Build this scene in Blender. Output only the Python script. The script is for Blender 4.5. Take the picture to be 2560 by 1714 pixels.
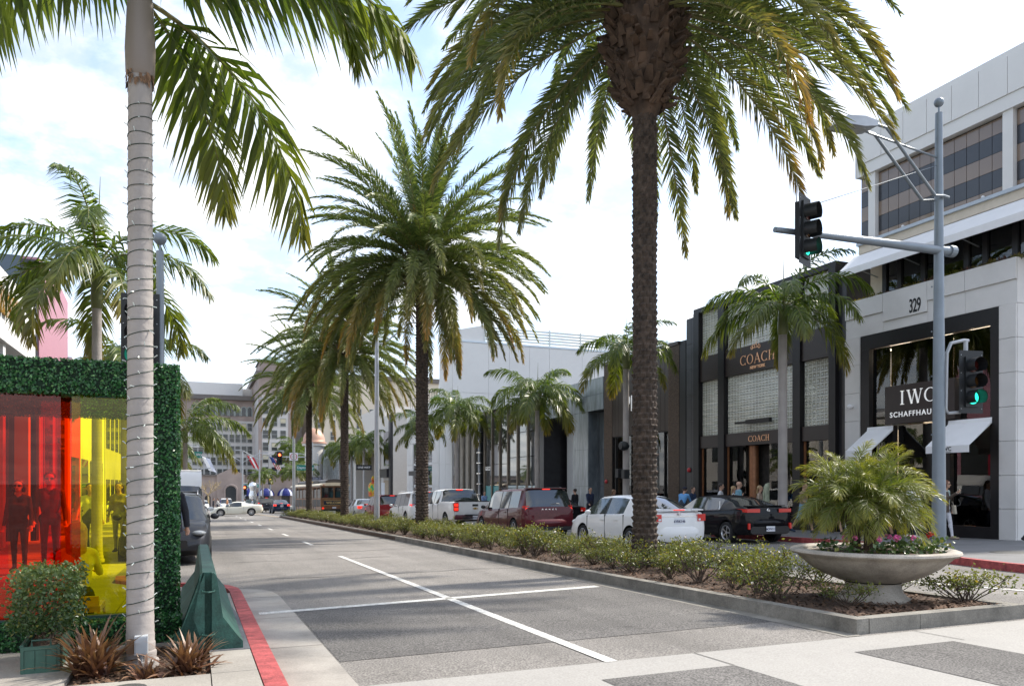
import bpy, bmesh, math, random
import numpy as np
from mathutils import Matrix, Vector, Euler
R = math.radians
scene = bpy.context.scene
for o in list(bpy.data.objects): bpy.data.objects.remove(o)

# ---------------------------------------------------------------- camera
YAW = 22.365
cam_d = bpy.data.cameras.new('camera'); cam = bpy.data.objects.new('camera', cam_d)
scene.collection.objects.link(cam); scene.camera = cam
cam.location = (0, 0, 1.4); cam.rotation_euler = (R(90), 0, -R(YAW))
cam_d.lens = 27.0; cam_d.sensor_width = 36.0; cam_d.shift_y = 0.1379
cam_d.clip_start = 0.05; cam_d.clip_end = 6000

# ---------------------------------------------------------------- sky, sun, exposure
SUN_EL, SUN_AZ = 47.0, 84.0           # azimuth measured from +Y towards +X
world = bpy.data.worlds.new('World'); scene.world = world; world.use_nodes = True
wt = world.node_tree; wt.nodes.clear()
def wn(t, **k):
    n = wt.nodes.new(t)
    for a, b in k.items(): setattr(n, a, b)
    return n
wout = wn('ShaderNodeOutputWorld'); wbg = wn('ShaderNodeBackground'); wbg.inputs[1].default_value = 0.15
sky = wn('ShaderNodeTexSky', sky_type='NISHITA', sun_disc=False)
sky.sun_elevation = R(SUN_EL); sky.sun_rotation = R(SUN_AZ); sky.air_density = 1.0; sky.dust_density = 1.2; sky.ozone_density = 1.5
tc = wn('ShaderNodeTexCoord'); sep = wn('ShaderNodeSeparateXYZ'); wt.links.new(tc.outputs['Generated'], sep.inputs[0])
# project the view direction on a cloud layer: (x, y) / (z + 0.25)
az = wn('ShaderNodeMath', operation='ADD'); az.inputs[1].default_value = 0.22; wt.links.new(sep.outputs[2], az.inputs[0])
am = wn('ShaderNodeMath', operation='MAXIMUM'); am.inputs[1].default_value = 0.05; wt.links.new(az.outputs[0], am.inputs[0])
dv = wn('ShaderNodeVectorMath', operation='DIVIDE'); wt.links.new(tc.outputs['Generated'], dv.inputs[0])
cb = wn('ShaderNodeCombineXYZ')
for i in range(3): wt.links.new(am.outputs[0], cb.inputs[i])
wt.links.new(cb.outputs[0], dv.inputs[1])
n1 = wn('ShaderNodeTexNoise'); n1.inputs['Scale'].default_value = 2.1; n1.inputs['Detail'].default_value = 9; n1.inputs['Roughness'].default_value = 0.58; n1.inputs['Distortion'].default_value = 0.35
n2 = wn('ShaderNodeTexNoise'); n2.inputs['Scale'].default_value = 5.0; n2.inputs['Detail'].default_value = 6; n2.inputs['Roughness'].default_value = 0.6
wt.links.new(dv.outputs[0], n1.inputs['Vector']); wt.links.new(dv.outputs[0], n2.inputs['Vector'])
mx = wn('ShaderNodeMath', operation='MULTIPLY_ADD'); mx.inputs[1].default_value = 0.35; wt.links.new(n2.outputs[0], mx.inputs[0]); wt.links.new(n1.outputs[0], mx.inputs[2])
ramp = wn('ShaderNodeMapRange'); ramp.inputs[1].default_value = 0.55; ramp.inputs[2].default_value = 0.84; ramp.inputs[3].default_value = 0.15; ramp.inputs[4].default_value = 1.0
ramp.interpolation_type = 'SMOOTHSTEP'; wt.links.new(mx.outputs[0], ramp.inputs[0])
low = wn('ShaderNodeMapRange'); low.interpolation_type = 'SMOOTHSTEP'; low.inputs[1].default_value = 0.04; low.inputs[2].default_value = 0.36; low.inputs[3].default_value = 0.85; low.inputs[4].default_value = 0.0
wt.links.new(sep.outputs[2], low.inputs[0])                      # the cloud sheet closes up towards the horizon
mxx = wn('ShaderNodeMath', operation='MAXIMUM'); wt.links.new(low.outputs[0], mxx.inputs[0]); wt.links.new(ramp.outputs[0], mxx.inputs[1])
mixc = wn('ShaderNodeMix', data_type='RGBA'); wt.links.new(mxx.outputs[0], mixc.inputs['Factor'])
ccl = wn('ShaderNodeMix', data_type='RGBA'); ccl.inputs['A'].default_value = (2.9, 3.1, 3.4, 1); ccl.inputs['B'].default_value = (4.9, 4.9, 4.9, 1)   # grey and bright parts of the cloud
crg = wn('ShaderNodeMapRange'); crg.inputs[1].default_value = .40; crg.inputs[2].default_value = .62; wt.links.new(n2.outputs[0], crg.inputs[0]); wt.links.new(crg.outputs[0], ccl.inputs['Factor'])
wt.links.new(sky.outputs[0], mixc.inputs['A']); wt.links.new(ccl.outputs['Result'], mixc.inputs['B'])
wt.links.new(mixc.outputs['Result'], wbg.inputs[0]); wt.links.new(wbg.outputs[0], wout.inputs[0])

sl = bpy.data.lights.new('sun', 'SUN'); sun = bpy.data.objects.new('sun', sl); scene.collection.objects.link(sun)
sl.energy = 2.7; sl.angle = R(2.5); sl.color = (1.0, 0.93, 0.82)
sd = Vector((math.sin(R(SUN_AZ)) * math.cos(R(SUN_EL)), math.cos(R(SUN_AZ)) * math.cos(R(SUN_EL)), math.sin(R(SUN_EL))))
sun.rotation_euler = sd.to_track_quat('Z', 'Y').to_euler(); sun.location = (30, 0, 40)
vs = scene.view_settings; vs.view_transform = 'Standard'; vs.look = 'None'; vs.gamma = 1.0; vs.exposure = 1.22
scene.render.engine = 'CYCLES'
scene.cycles.max_bounces = 8; scene.cycles.transparent_max_bounces = 12; scene.cycles.caustics_reflective = False; scene.cycles.caustics_refractive = False

# ---------------------------------------------------------------- helpers
COL = scene.collection
rng = random.Random(7)
def G(y): return -0.02 * max(-60.0, min(260.0, y))      # street falls gently away from the camera
MATS = {}
def M(name, col=(.5,.5,.5), rough=.6, metal=0, var=.12, scale=6.0, bump=0.0, bscale=None, coat=0, spec=.5, emit=None, es=1.0, speck=0, stain=0, track=0, sscale=.6, world=False, trans=0):
    if name in MATS: return MATS[name]
    m = bpy.data.materials.new(name); m.use_nodes = True; nt = m.node_tree; b = nt.nodes['Principled BSDF']
    L = nt.links.new
    b.inputs['Roughness'].default_value = rough; b.inputs['Metallic'].default_value = metal
    b.inputs['Specular IOR Level'].default_value = spec
    if coat: b.inputs['Coat Weight'].default_value = coat; b.inputs['Coat Roughness'].default_value = .03
    if trans: b.inputs['Transmission Weight'].default_value = trans
    c = Vector(col)
    t = nt.nodes.new('ShaderNodeTexCoord')
    if world:
        g = nt.nodes.new('ShaderNodeNewGeometry'); vec = g.outputs['Position']
    else: vec = t.outputs['Object']
    if var or bump or speck or stain:
        n = nt.nodes.new('ShaderNodeTexNoise'); n.inputs['Scale'].default_value = scale; n.inputs['Detail'].default_value = 5; L(vec, n.inputs['Vector'])
        mr = nt.nodes.new('ShaderNodeMapRange'); mr.inputs[1].default_value = .3; mr.inputs[2].default_value = .7; L(n.outputs[0], mr.inputs[0])
        mix = nt.nodes.new('ShaderNodeMix'); mix.data_type = 'RGBA'; L(mr.outputs[0], mix.inputs['Factor'])
        mix.inputs['A'].default_value = (*(c * (1 - var)), 1); mix.inputs['B'].default_value = (*[min(1, q * (1 + var)) for q in c], 1)
        out = mix.outputs['Result']
        if speck:
            n3 = nt.nodes.new('ShaderNodeTexNoise'); n3.inputs['Scale'].default_value = 62; n3.inputs['Detail'].default_value = 2; L(vec, n3.inputs['Vector'])
            r3 = nt.nodes.new('ShaderNodeMapRange'); r3.inputs[1].default_value = .38; r3.inputs[2].default_value = .64; r3.inputs[3].default_value = 1 - speck; r3.inputs[4].default_value = 1 + speck; L(n3.outputs[0], r3.inputs[0])
            mm = nt.nodes.new('ShaderNodeVectorMath'); mm.operation = 'SCALE'; L(out, mm.inputs[0]); L(r3.outputs[0], mm.inputs['Scale']); out = mm.outputs[0]
        if stain:
            n4 = nt.nodes.new('ShaderNodeTexNoise'); n4.inputs['Scale'].default_value = sscale; n4.inputs['Detail'].default_value = 7; n4.inputs['Roughness'].default_value = .65; L(vec, n4.inputs['Vector'])
            r4 = nt.nodes.new('ShaderNodeMapRange'); r4.inputs[1].default_value = .4; r4.inputs[2].default_value = .72; r4.inputs[3].default_value = 1.0; r4.inputs[4].default_value = 1 - stain; L(n4.outputs[0], r4.inputs[0])
            mm = nt.nodes.new('ShaderNodeVectorMath'); mm.operation = 'SCALE'; L(out, mm.inputs[0]); L(r4.outputs[0], mm.inputs['Scale']); out = mm.outputs[0]
        if track:      # long worn streaks along the driving direction
            mp = nt.nodes.new('ShaderNodeMapping'); mp.inputs['Scale'].default_value = (1.5, .045, 1); L(vec, mp.inputs[0])
            n5 = nt.nodes.new('ShaderNodeTexNoise'); n5.inputs['Scale'].default_value = 1.0; n5.inputs['Detail'].default_value = 4; L(mp.outputs[0], n5.inputs['Vector'])
            r5 = nt.nodes.new('ShaderNodeMapRange'); r5.inputs[1].default_value = .36; r5.inputs[2].default_value = .62; r5.inputs[3].default_value = 1-track; r5.inputs[4].default_value = 1+track*.5; L(n5.outputs[0], r5.inputs[0])
            v5 = nt.nodes.new('ShaderNodeTexVoronoi'); v5.inputs['Scale'].default_value = 1.1; v5.inputs['Randomness'].default_value = 1; L(vec, v5.inputs['Vector'])
            q5 = nt.nodes.new('ShaderNodeMapRange'); q5.inputs[1].default_value = .02; q5.inputs[2].default_value = .09; q5.inputs[3].default_value = .55; q5.inputs[4].default_value = 1.0; L(v5.outputs['Distance'], q5.inputs[0])
            for k5 in (r5, q5):
                mm = nt.nodes.new('ShaderNodeVectorMath'); mm.operation = 'SCALE'; L(out, mm.inputs[0]); L(k5.outputs[0], mm.inputs['Scale']); out = mm.outputs[0]
        L(out, b.inputs['Base Color'])
        if bump:
            n2 = nt.nodes.new('ShaderNodeTexNoise'); n2.inputs['Scale'].default_value = bscale or scale * 8; n2.inputs['Detail'].default_value = 4; L(vec, n2.inputs['Vector'])
            bp = nt.nodes.new('ShaderNodeBump'); bp.inputs['Strength'].default_value = bump; bp.inputs['Distance'].default_value = .01; L(n2.outputs[0], bp.inputs['Height']); L(bp.outputs[0], b.inputs['Normal'])
    else: b.inputs['Base Color'].default_value = (*c, 1)
    if emit: b.inputs['Emission Color'].default_value = (*emit, 1); b.inputs['Emission Strength'].default_value = es
    MATS[name] = m; return m
def Mglass(name, col, gloss=1.0, rough=0.0, ior=1.5, body=0.0, bcol=(.02,.02,.02)):
    """thin pane: tinted see-through plus a fresnel mirror coat"""
    if name in MATS: return MATS[name]
    m = bpy.data.materials.new(name); m.use_nodes = True; nt = m.node_tree; nt.nodes.clear(); L = nt.links.new
    out = nt.nodes.new('ShaderNodeOutputMaterial'); tr = nt.nodes.new('ShaderNodeBsdfTransparent'); tr.inputs[0].default_value = (*col, 1)
    gl = nt.nodes.new('ShaderNodeBsdfGlossy'); gl.inputs['Roughness'].default_value = rough; gl.inputs[0].default_value = (gloss, gloss, gloss, 1)
    fr = nt.nodes.new('ShaderNodeFresnel'); fr.inputs[0].default_value = ior
    mx = nt.nodes.new('ShaderNodeMixShader'); L(fr.outputs[0], mx.inputs[0])
    if body:
        df = nt.nodes.new('ShaderNodeBsdfDiffuse'); df.inputs[0].default_value = (*bcol, 1); m2 = nt.nodes.new('ShaderNodeMixShader'); m2.inputs[0].default_value = body
        L(tr.outputs[0], m2.inputs[1]); L(df.outputs[0], m2.inputs[2]); L(m2.outputs[0], mx.inputs[1])
    else: L(tr.outputs[0], mx.inputs[1])
    L(gl.outputs[0], mx.inputs[2]); L(mx.outputs[0], out.inputs[0]); MATS[name] = m; return m
def Mleaf(name, c0, c1, ctip, rough=.45, trans=.35):
    """leaf: base colours by per-leaf attribute 'lv', dry tips by attribute 'tipc'"""
    if name in MATS: return MATS[name]
    m = bpy.data.materials.new(name); m.use_nodes = True; nt = m.node_tree; b = nt.nodes['Principled BSDF']; L = nt.links.new
    a = nt.nodes.new('ShaderNodeAttribute'); a.attribute_name = 'lv'; t = nt.nodes.new('ShaderNodeAttribute'); t.attribute_name = 'tipc'
    m1 = nt.nodes.new('ShaderNodeMix'); m1.data_type = 'RGBA'; m1.inputs['A'].default_value = (*c0, 1); m1.inputs['B'].default_value = (*c1, 1); L(a.outputs['Fac'], m1.inputs['Factor'])
    m2 = nt.nodes.new('ShaderNodeMix'); m2.data_type = 'RGBA'; L(m1.outputs['Result'], m2.inputs['A']); m2.inputs['B'].default_value = (*ctip, 1); L(t.outputs['Fac'], m2.inputs['Factor'])
    L(m2.outputs['Result'], b.inputs['Base Color']); b.inputs['Roughness'].default_value = rough
    tl = nt.nodes.new('ShaderNodeBsdfTranslucent'); vm = nt.nodes.new('ShaderNodeVectorMath'); vm.operation = 'MULTIPLY'; vm.inputs[1].default_value = (1.7, 1.6, .7); L(m2.outputs['Result'], vm.inputs[0]); L(vm.outputs[0], tl.inputs[0])
    ms = nt.nodes.new('ShaderNodeMixShader'); ms.inputs[0].default_value = trans; L(b.outputs[0], ms.inputs[1]); L(tl.outputs[0], ms.inputs[2])
    L(ms.outputs[0], nt.nodes['Material Output'].inputs[0]); MATS[name] = m; return m

def tag(o, label=None, cat=None, group=None, kind=None):
    if label: o['label'] = label
    if cat: o['category'] = cat
    if group: o['group'] = group
    if kind: o['kind'] = kind
    return o
def thing(name, label, cat, loc=(0,0,0), rz=0, group=None, rx=0):
    o = bpy.data.objects.new(name, None); COL.objects.link(o); o.empty_display_size = .1
    o.location = loc; o.rotation_euler = (rx, 0, rz); return tag(o, label, cat, group)
def link(name, me, parent=None, loc=(0,0,0), rot=(0,0,0), scale=None):
    o = bpy.data.objects.new(name, me); COL.objects.link(o); o.location = loc; o.rotation_euler = rot
    if scale is not None: o.scale = scale if hasattr(scale, '__len__') else (scale,)*3
    if parent is not None: o.parent = parent
    return o
KIDS = {}
def copy_tree(o, parent=None, loc=None, rz=None, label=None, group=None):
    c = o.copy(); COL.objects.link(c); c.parent = parent
    if loc is not None: c.location = loc
    if rz is not None: c.rotation_euler[2] = rz
    if label: c['label'] = label
    if group: c['group'] = group
    for ch in o.children: copy_tree(ch, c)
    return c
class MB:
    def __init__(s): s.v = []; s.f = []; s.m = []; s.c = 0; s.at = {}
    def add(s, vs, fs, T=None):
        n = len(s.v)
        s.v += [tuple(T @ Vector(p)) for p in vs] if T is not None else [tuple(p) for p in vs]
        s.f += [tuple(i + n for i in f) for f in fs]; s.m += [s.c] * len(fs); return n
    def box(s, x0, x1, y0, y1, z0, z1, T=None):
        if x0 > x1: x0, x1 = x1, x0
        if y0 > y1: y0, y1 = y1, y0
        if z0 > z1: z0, z1 = z1, z0
        s.add([(x0,y0,z0),(x1,y0,z0),(x1,y1,z0),(x0,y1,z0),(x0,y0,z1),(x1,y0,z1),(x1,y1,z1),(x0,y1,z1)],
              [(0,3,2,1),(4,5,6,7),(0,1,5,4),(1,2,6,5),(2,3,7,6),(3,0,4,7)], T); return s
    def quad(s, a, b, c, d, T=None): s.add([a,b,c,d], [(0,1,2,3)], T); return s
    def prism(s, pts, d, T=None):
        """closed polygon (list of 3D points) extruded by vector d"""
        n = len(pts); d = Vector(d); top = [tuple(Vector(p) + d) for p in pts]
        s.add(list(pts) + top, [tuple(range(n))[::-1], tuple(range(n, 2*n))] + [(i, (i+1) % n, n + (i+1) % n, n + i) for i in range(n)], T); return s
    def tube(s, pts, rad, n=8, caps=True, T=None, flat=None):
        pts = [Vector(p) for p in pts]; k = len(pts)
        if not hasattr(rad, '__len__'): rad = [rad] * k
        vs = []; up = Vector((0, 0, 1)); prev = None
        for i, p in enumerate(pts):
            t = (pts[min(i+1, k-1)] - pts[max(i-1, 0)]);  t = t.normalized() if t.length > 1e-9 else Vector((0,0,1))
            if prev is None:
                a = t.cross(up if abs(t.z) < .95 else Vector((1,0,0))).normalized()
            else:
                a = (prev - t * prev.dot(t)).normalized()
            prev = a; b = t.cross(a)
            for j in range(n):
                q = 2 * math.pi * j / n; vs.append(p + (a * math.cos(q) + b * math.sin(q) * (flat or 1)) * rad[i])
        fs = [(i*n + j, i*n + (j+1) % n, (i+1)*n + (j+1) % n, (i+1)*n + j) for i in range(k-1) for j in range(n)]
        if caps: fs += [tuple(range(n))[::-1], tuple(range((k-1)*n, k*n))]
        s.add(vs, fs, T); return s
    def lathe(s, prof, n=24, c=(0,0,0), axis='z', T=None, a0=0, a1=2*math.pi):
        full = abs(a1 - a0 - 2*math.pi) < 1e-6; m = n if full else n + 1; vs = []
        for r, z in prof:
            for j in range(m):
                q = a0 + (a1 - a0) * j / n; x, y = r*math.cos(q), r*math.sin(q)
                p = (x, y, z) if axis == 'z' else ((z, x, y) if axis == 'x' else (x, z, y))
                vs.append((p[0]+c[0], p[1]+c[1], p[2]+c[2]))
        fs = [(i*m + j, i*m + (j+1) % m, (i+1)*m + (j+1) % m, (i+1)*m + j) for i in range(len(prof)-1) for j in range(n)]
        s.add(vs, fs, T); return s
    def sph(s, c, r, nu=12, nv=8, T=None):
        if not hasattr(r, '__len__'): r = (r, r, r)
        vs = [(c[0], c[1], c[2]-r[2])]; fs = []
        for i in range(1, nv):
            ph = math.pi * i / nv
            for j in range(nu):
                q = 2*math.pi*j/nu; vs.append((c[0]+r[0]*math.sin(ph)*math.cos(q), c[1]+r[1]*math.sin(ph)*math.sin(q), c[2]-r[2]*math.cos(ph)))
        vs.append((c[0], c[1], c[2]+r[2])); t = len(vs)-1
        fs += [(0, 1+(j+1) % nu, 1+j) for j in range(nu)]
        fs += [(1+i*nu+j, 1+i*nu+(j+1) % nu, 1+(i+1)*nu+(j+1) % nu, 1+(i+1)*nu+j) for i in range(nv-2) for j in range(nu)]
        fs += [(1+(nv-2)*nu+j, 1+(nv-2)*nu+(j+1) % nu, t) for j in range(nu)]
        s.add(vs, fs, T); return s
    def disc(s, c, r, nrm, n=20, T=None):
        nrm = Vector(nrm).normalized(); a = nrm.orthogonal().normalized(); b = nrm.cross(a)
        s.add([Vector(c) + (a*math.cos(2*math.pi*j/n) + b*math.sin(2*math.pi*j/n))*r for j in range(n)], [tuple(range(n))], T); return s
    def mesh(s, name, mats, smooth=None, off=None):
        me = bpy.data.meshes.new(name); vs = s.v
        if off is not None: vs = [(p[0]-off[0], p[1]-off[1], p[2]-off[2]) for p in vs]
        me.from_pydata(vs, [], s.f)
        for m in (mats if isinstance(mats, (list, tuple)) else [mats]): me.materials.append(m)
        if any(s.m): me.polygons.foreach_set('material_index', s.m)
        for k, val in s.at.items():
            a = me.attributes.new(k, 'FLOAT', 'POINT'); a.data.foreach_set('value', val)
        if smooth is not None:
            me.polygons.foreach_set('use_smooth', [True]*len(me.polygons)); me.set_sharp_from_angle(angle=R(smooth))
        me.update(); return me
    def build(s, name, mats, parent=None, smooth=None, loc=None, rot=(0,0,0), world=False, kind=None, label=None):
        off = None
        if world and parent is not None: off = parent.location
        me = s.mesh(name, mats, smooth, off)
        o = link(name, me, parent, loc or (0,0,0), rot)
        if kind: o['kind'] = kind
        if label: o['label'] = label
        return o
def struct(name, mb, mats, smooth=None, parent=None):
    o = mb.build(name, mats, parent, smooth); 
    if parent is None: o['kind'] = 'structure'
    return o
def boxpart(name, mat, parent, x0, x1, y0, y1, z0, z1, label=None):
    return MB().box(x0, x1, y0, y1, z0, z1).build(name, mat, parent, world=True, label=label)
TMP = bpy.data.scenes.new('tmp')
def baked(me, *mods, extra=None):
    """mesh or curve run through modifiers in a small scene of its own"""
    o = bpy.data.objects.new('tmp', me); TMP.collection.objects.link(o)
    if extra: e = bpy.data.objects.new('tmp2', extra); TMP.collection.objects.link(e)
    for typ, kw in mods:
        m = o.modifiers.new('m', typ)
        for k, v in kw.items(): setattr(m, k, v)
        if typ == 'BOOLEAN': m.object = e
    TMP.view_layers[0].update(); dg = TMP.view_layers[0].depsgraph; res = bpy.data.meshes.new_from_object(o.evaluated_get(dg))
    bpy.data.objects.remove(o)
    if extra: bpy.data.objects.remove(e)
    return res
def text_mesh(s, size, depth=.004, mat=None, bold=0, spacing=1.0):
    cu = bpy.data.curves.new('lettering', 'FONT'); cu.body = s; cu.size = size; cu.extrude = depth; cu.align_x = 'CENTER'; cu.align_y = 'CENTER'
    cu.offset = bold; cu.space_character = spacing; cu.resolution_u = 3
    me = baked(cu)
    if mat: me.materials.clear(); me.materials.append(mat)
    return me
FACE = {'-x': (R(90), 0, R(-90)), '+x': (R(90), 0, R(90)), '-y': (R(90), 0, 0), '+y': (R(90), 0, R(180))}
def text(s, size, loc, face, mat, parent, depth=.004, bold=0, spacing=1.0, name='lettering', sx=1.0):
    me = text_mesh(s, size, depth, mat, bold, spacing); l = Vector(loc)
    if parent is not None: l = l - parent.location
    return link(name, me, parent, l, FACE[face], (sx, 1, 1))
def lerp(a, b, t): return a + (b - a) * t
# ---------------------------------------------------------------- materials of the setting
m_asph = M('asphalt', (.225,.210,.193), .9, var=.10, scale=.55, bump=.5, bscale=120, speck=.42, stain=.25, sscale=.35, track=.14, world=True)
m_asph2 = M('asphalt_dark', (.135,.128,.121), .9, var=.12, scale=.9, bump=.5, bscale=120, speck=.55, stain=.25, sscale=.5, track=.16, world=True)
m_ground = M('ground_far', (.16,.15,.14), .95, var=.2, scale=.05, world=True)
m_conc = M('concrete_walk', (.335,.312,.277), .85, var=.08, scale=1.2, bump=.25, bscale=70, stain=.25, sscale=1.3, speck=.08, world=True)
m_conc2 = M('concrete_crosswalk', (.345,.332,.31), .85, var=.07, scale=1.0, bump=.25, bscale=80, stain=.2, sscale=1.0, speck=.10, world=True)
m_gut = M('gutter_concrete', (.36,.335,.30), .85, var=.10, scale=2.0, bump=.25, bscale=60, stain=.35, sscale=1.6, speck=.08, world=True)
m_kerb = M('kerb_concrete', (.25,.235,.205), .9, var=.18, scale=3.0, bump=.4, bscale=50, stain=.5, sscale=2.5, speck=.12, world=True)
m_red = M('red_kerb_paint', (.44,.085,.085), .75, var=.25, scale=6, bump=.4, bscale=60, stain=.55, sscale=9, speck=.15, world=True)
m_walkR = M('dark_paving', (.17,.17,.172), .7, var=.12, scale=1.5, stain=.2, speck=.1, world=True)
m_white = M('road_paint', (.72,.71,.67), .7, var=.06, scale=5, bump=.2, bscale=90, stain=.5, sscale=11, speck=.25, world=True)
m_yellow = M('yellow_paint', (.55,.36,.14), .7, var=.1, scale=5, stain=.3, sscale=8, world=True)
m_soil = M('bed_soil', (.085,.055,.038), .95, var=.35, scale=5, bump=.8, bscale=35, speck=.3, world=True)
m_chip = M('mulch_chip', (.115,.066,.040), .9, var=.4, scale=2)

def slab(poly, top, bot, mb=None):
    """polygon in plan, top and bottom measured from the falling street plane"""
    mb = mb or MB(); n = len(poly)
    mb.add([(x, y, G(y)+bot) for x, y in poly] + [(x, y, G(y)+top) for x, y in poly],
           [tuple(range(n))[::-1], tuple(range(n, 2*n))] + [(i, (i+1) % n, n+(i+1) % n, n+i) for i in range(n)])
    return mb
def sheet(poly, h, mb=None):
    mb = mb or MB(); mb.add([(x, y, G(y)+h) for x, y in poly], [tuple(range(len(poly)))]); return mb
def rect(x0, x1, y0, y1): return [(x0,y0),(x1,y0),(x1,y1),(x0,y1)]

g = MB()
ys = [-2500, -60, 260, 3500]
for a, b in zip(ys[:-1], ys[1:]): g.quad((-2500,a,G(a)-.06),(2500,a,G(a)-.06),(2500,b,G(b)-.06),(-2500,b,G(b)-.06))
struct('ground', g, m_ground)
g = MB()
for x0, x1, y0, y1 in [(-60,80,-60,5.75),(-60,80,5.75,260)]: g.quad((x0,y0,G(y0)),(x1,y0,G(y0)),(x1,y1,G(y1)),(x0,y1,G(y1)))
struct('road', g, m_asph)
# older darker asphalt between the stop line and the crosswalk
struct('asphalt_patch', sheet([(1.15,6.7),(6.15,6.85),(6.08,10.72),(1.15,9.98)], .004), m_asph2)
# crosswalk: concrete with dark asphalt panels
cwk = MB()
struct('crosswalk', sheet(rect(.58,22,1.6,5.75), .004), m_conc2)
cw = bpy.data.objects['crosswalk']
for i in range(7):
    x0 = 2.88 + i*2.57 - 2.57
    for (a, b) in [(x0, x0+1.25), ]:
        if a < .7: a = .75
        sheet(rect(a, b, 2.0, 5.19), .008).build('asphalt_panel', m_asph2, cw)
jt = M('joint_dark', (.09,.085,.08), .95, var=.2)
for i in range(6):
    a = 4.13 + i*2.72
    sheet(rect(a-.006, a+.006, 5.19, 5.75), .0085).build('joint', jt, cw)
# road markings
mk = lambda poly, name='lane_marking', mat=m_white: tag(sheet(poly, .0075).build(name, mat), kind='structure')
mk([(3.22,5.73),(3.34,5.73),(3.36,19.3),(3.25,19.3)], 'centre_line')
mk([(.72,9.86),(5.86,10.62),(5.86,10.80),(.72,10.04)], 'stop_line')
for i in range(9):
    y = 24.4 + 6.72*i
    if y < 73: mk(rect(3.28, 3.40, y, y+2.2), 'lane_dash')
mk([(10.45,9.9),(10.57,9.9),(11.42,6.6),(11.30,6.6)], 'lane_line')
mk(rect(13.9,14.0,13,64), 'lane_line')
mk([(6.3,66.5),(6.42,66.5),(5.4,90),(5.28,90)], 'yellow_line', m_yellow)
m_dark_line = M('dark_line', (.05,.048,.046), .7, var=.3, scale=3, world=True)  # thin wavy dark lines running across the lanes
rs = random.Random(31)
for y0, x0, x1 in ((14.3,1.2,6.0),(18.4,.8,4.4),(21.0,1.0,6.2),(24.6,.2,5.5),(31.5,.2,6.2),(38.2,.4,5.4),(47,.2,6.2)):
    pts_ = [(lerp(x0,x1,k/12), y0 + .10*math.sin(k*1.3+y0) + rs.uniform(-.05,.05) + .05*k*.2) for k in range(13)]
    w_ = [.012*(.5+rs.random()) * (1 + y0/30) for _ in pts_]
    tag(sheet([(x, y-w) for (x, y), w in zip(pts_, w_)] + [(x, y+w) for (x, y), w in zip(pts_[::-1], w_[::-1])], .005).build('dark_line', m_dark_line), kind='structure')
# left gutter and kerb (red) with rounded far end
gut = [(.58,1.6),(1.13,1.6),(1.13,11.7),(1.08,12.3),(.95,12.65),(.70,12.85),(.35,13.15),(-.5,13.6),(-.62,13.3),(.2,12.5),(.45,12.1),(.58,11.6)]
struct('gutter', sheet(gut, .006), m_gut)
gt = bpy.data.objects['gutter']
for y in (4.0, 7.55, 9.5, 11.6): sheet(rect(.585, 1.125, y, y+.012), .0075).build('joint', jt, gt)
def stroke_poly(path, w):
    """offset band to the left of path"""
    l = []; 
    for i, (x, y) in enumerate(path):
        a = path[max(0,i-1)]; b = path[min(len(path)-1,i+1)]; d = Vector((b[0]-a[0], b[1]-a[1])).normalized(); l.append((x - d.y*w, y + d.x*w))
    return l
kp = [(.58,1.0),(.58,3.1),(.58,5.2),(.58,7.3),(.58,9.4),(.58,11.3),(.56,11.7),(.47,12.1),(.28,12.45),(-.1,12.8),(-.7,13.2),(-1.05,13.8),(-1.1,14.5)]
ki = stroke_poly(kp, .15)
kerbL = struct('red_kerb', MB(), m_red)
for i in range(len(kp)-1):
    e = .003
    a, b = Vector(kp[i]), Vector(kp[i+1]); c, d = Vector(ki[i+1]), Vector(ki[i]); 
    t = (b-a).normalized()*e
    slab([tuple(a+t), tuple(b-t), tuple(c-t), tuple(d+t)], .15, -.05).build('kerb_stone', m_red, kerbL)
kerbL2 = struct('bay_kerb', slab(rect(-1.25,-1.1,14.5,66), .15, -.05), m_kerb)
# left pavement: base plus slabs in the part one sees
base = [(-40,1.0),(.42,1.0),(.42,11.2),(.40,11.65),(.32,12.0),(.15,12.3),(-.2,12.65),(-.85,13.1),(-1.25,13.8),(-1.26,66),(-40,66)]
pit = (-.84,.10,5.98,7.42)
wl = struct('sidewalk', slab(base, .10, -.05), m_conc)
def pav(x0, x1, y0, y1, mat=m_conc, top=.15):
    return slab(rect(x0+.004, x1-.004, y0+.004, y1-.004), top, .02).build('paving_slab', mat, wl)
pav(.10,.425,5.98,7.2); pav(.10,.425,7.2,9.1); pav(.10,.425,9.1,11.1)
for y0, y1 in ((4.4,5.98),(2.8,4.4),(1.1,2.8)):
    for x0, x1 in ((.10,.425),(-1.45,.10),(-3.0,-1.45),(-4.5,-3.0)): pav(x0,x1,y0,y1)
for y0, y1 in ((5.98,7.42),(7.42,8.9),(8.9,10.5),(10.5,12.0)):
    for x0, x1 in ((-2.0,-.84),(-3.4,-2.0),(-4.8,-3.4),(-6.2,-4.8)): pav(x0,x1,y0,y1, m_gut)
for y0, y1 in ((7.42,8.9),(8.9,10.5),(10.5,12.0)): pav(-.84,.10,y0,y1, m_gut)
patch_m = M('dark_patch_grey', (.115,.118,.13), .85, var=.1, scale=3, speck=.2, world=True)
slab([(.1,6.84),(.425,6.84),(.425,9.0),(.30,11.2),(.1,11.2)], .154, .12).build('dark_patch', patch_m, wl)  # darker grey strip beside the barrier
pm = sheet(rect(pit[0],pit[1],pit[2],pit[3]), .112); struct('tree_pit', pm, m_soil)
mb = MB(); mb.lathe([(0,.006),(.085,.006),(.09,.002),(.11,.002),(.115,0)], 20)
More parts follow.
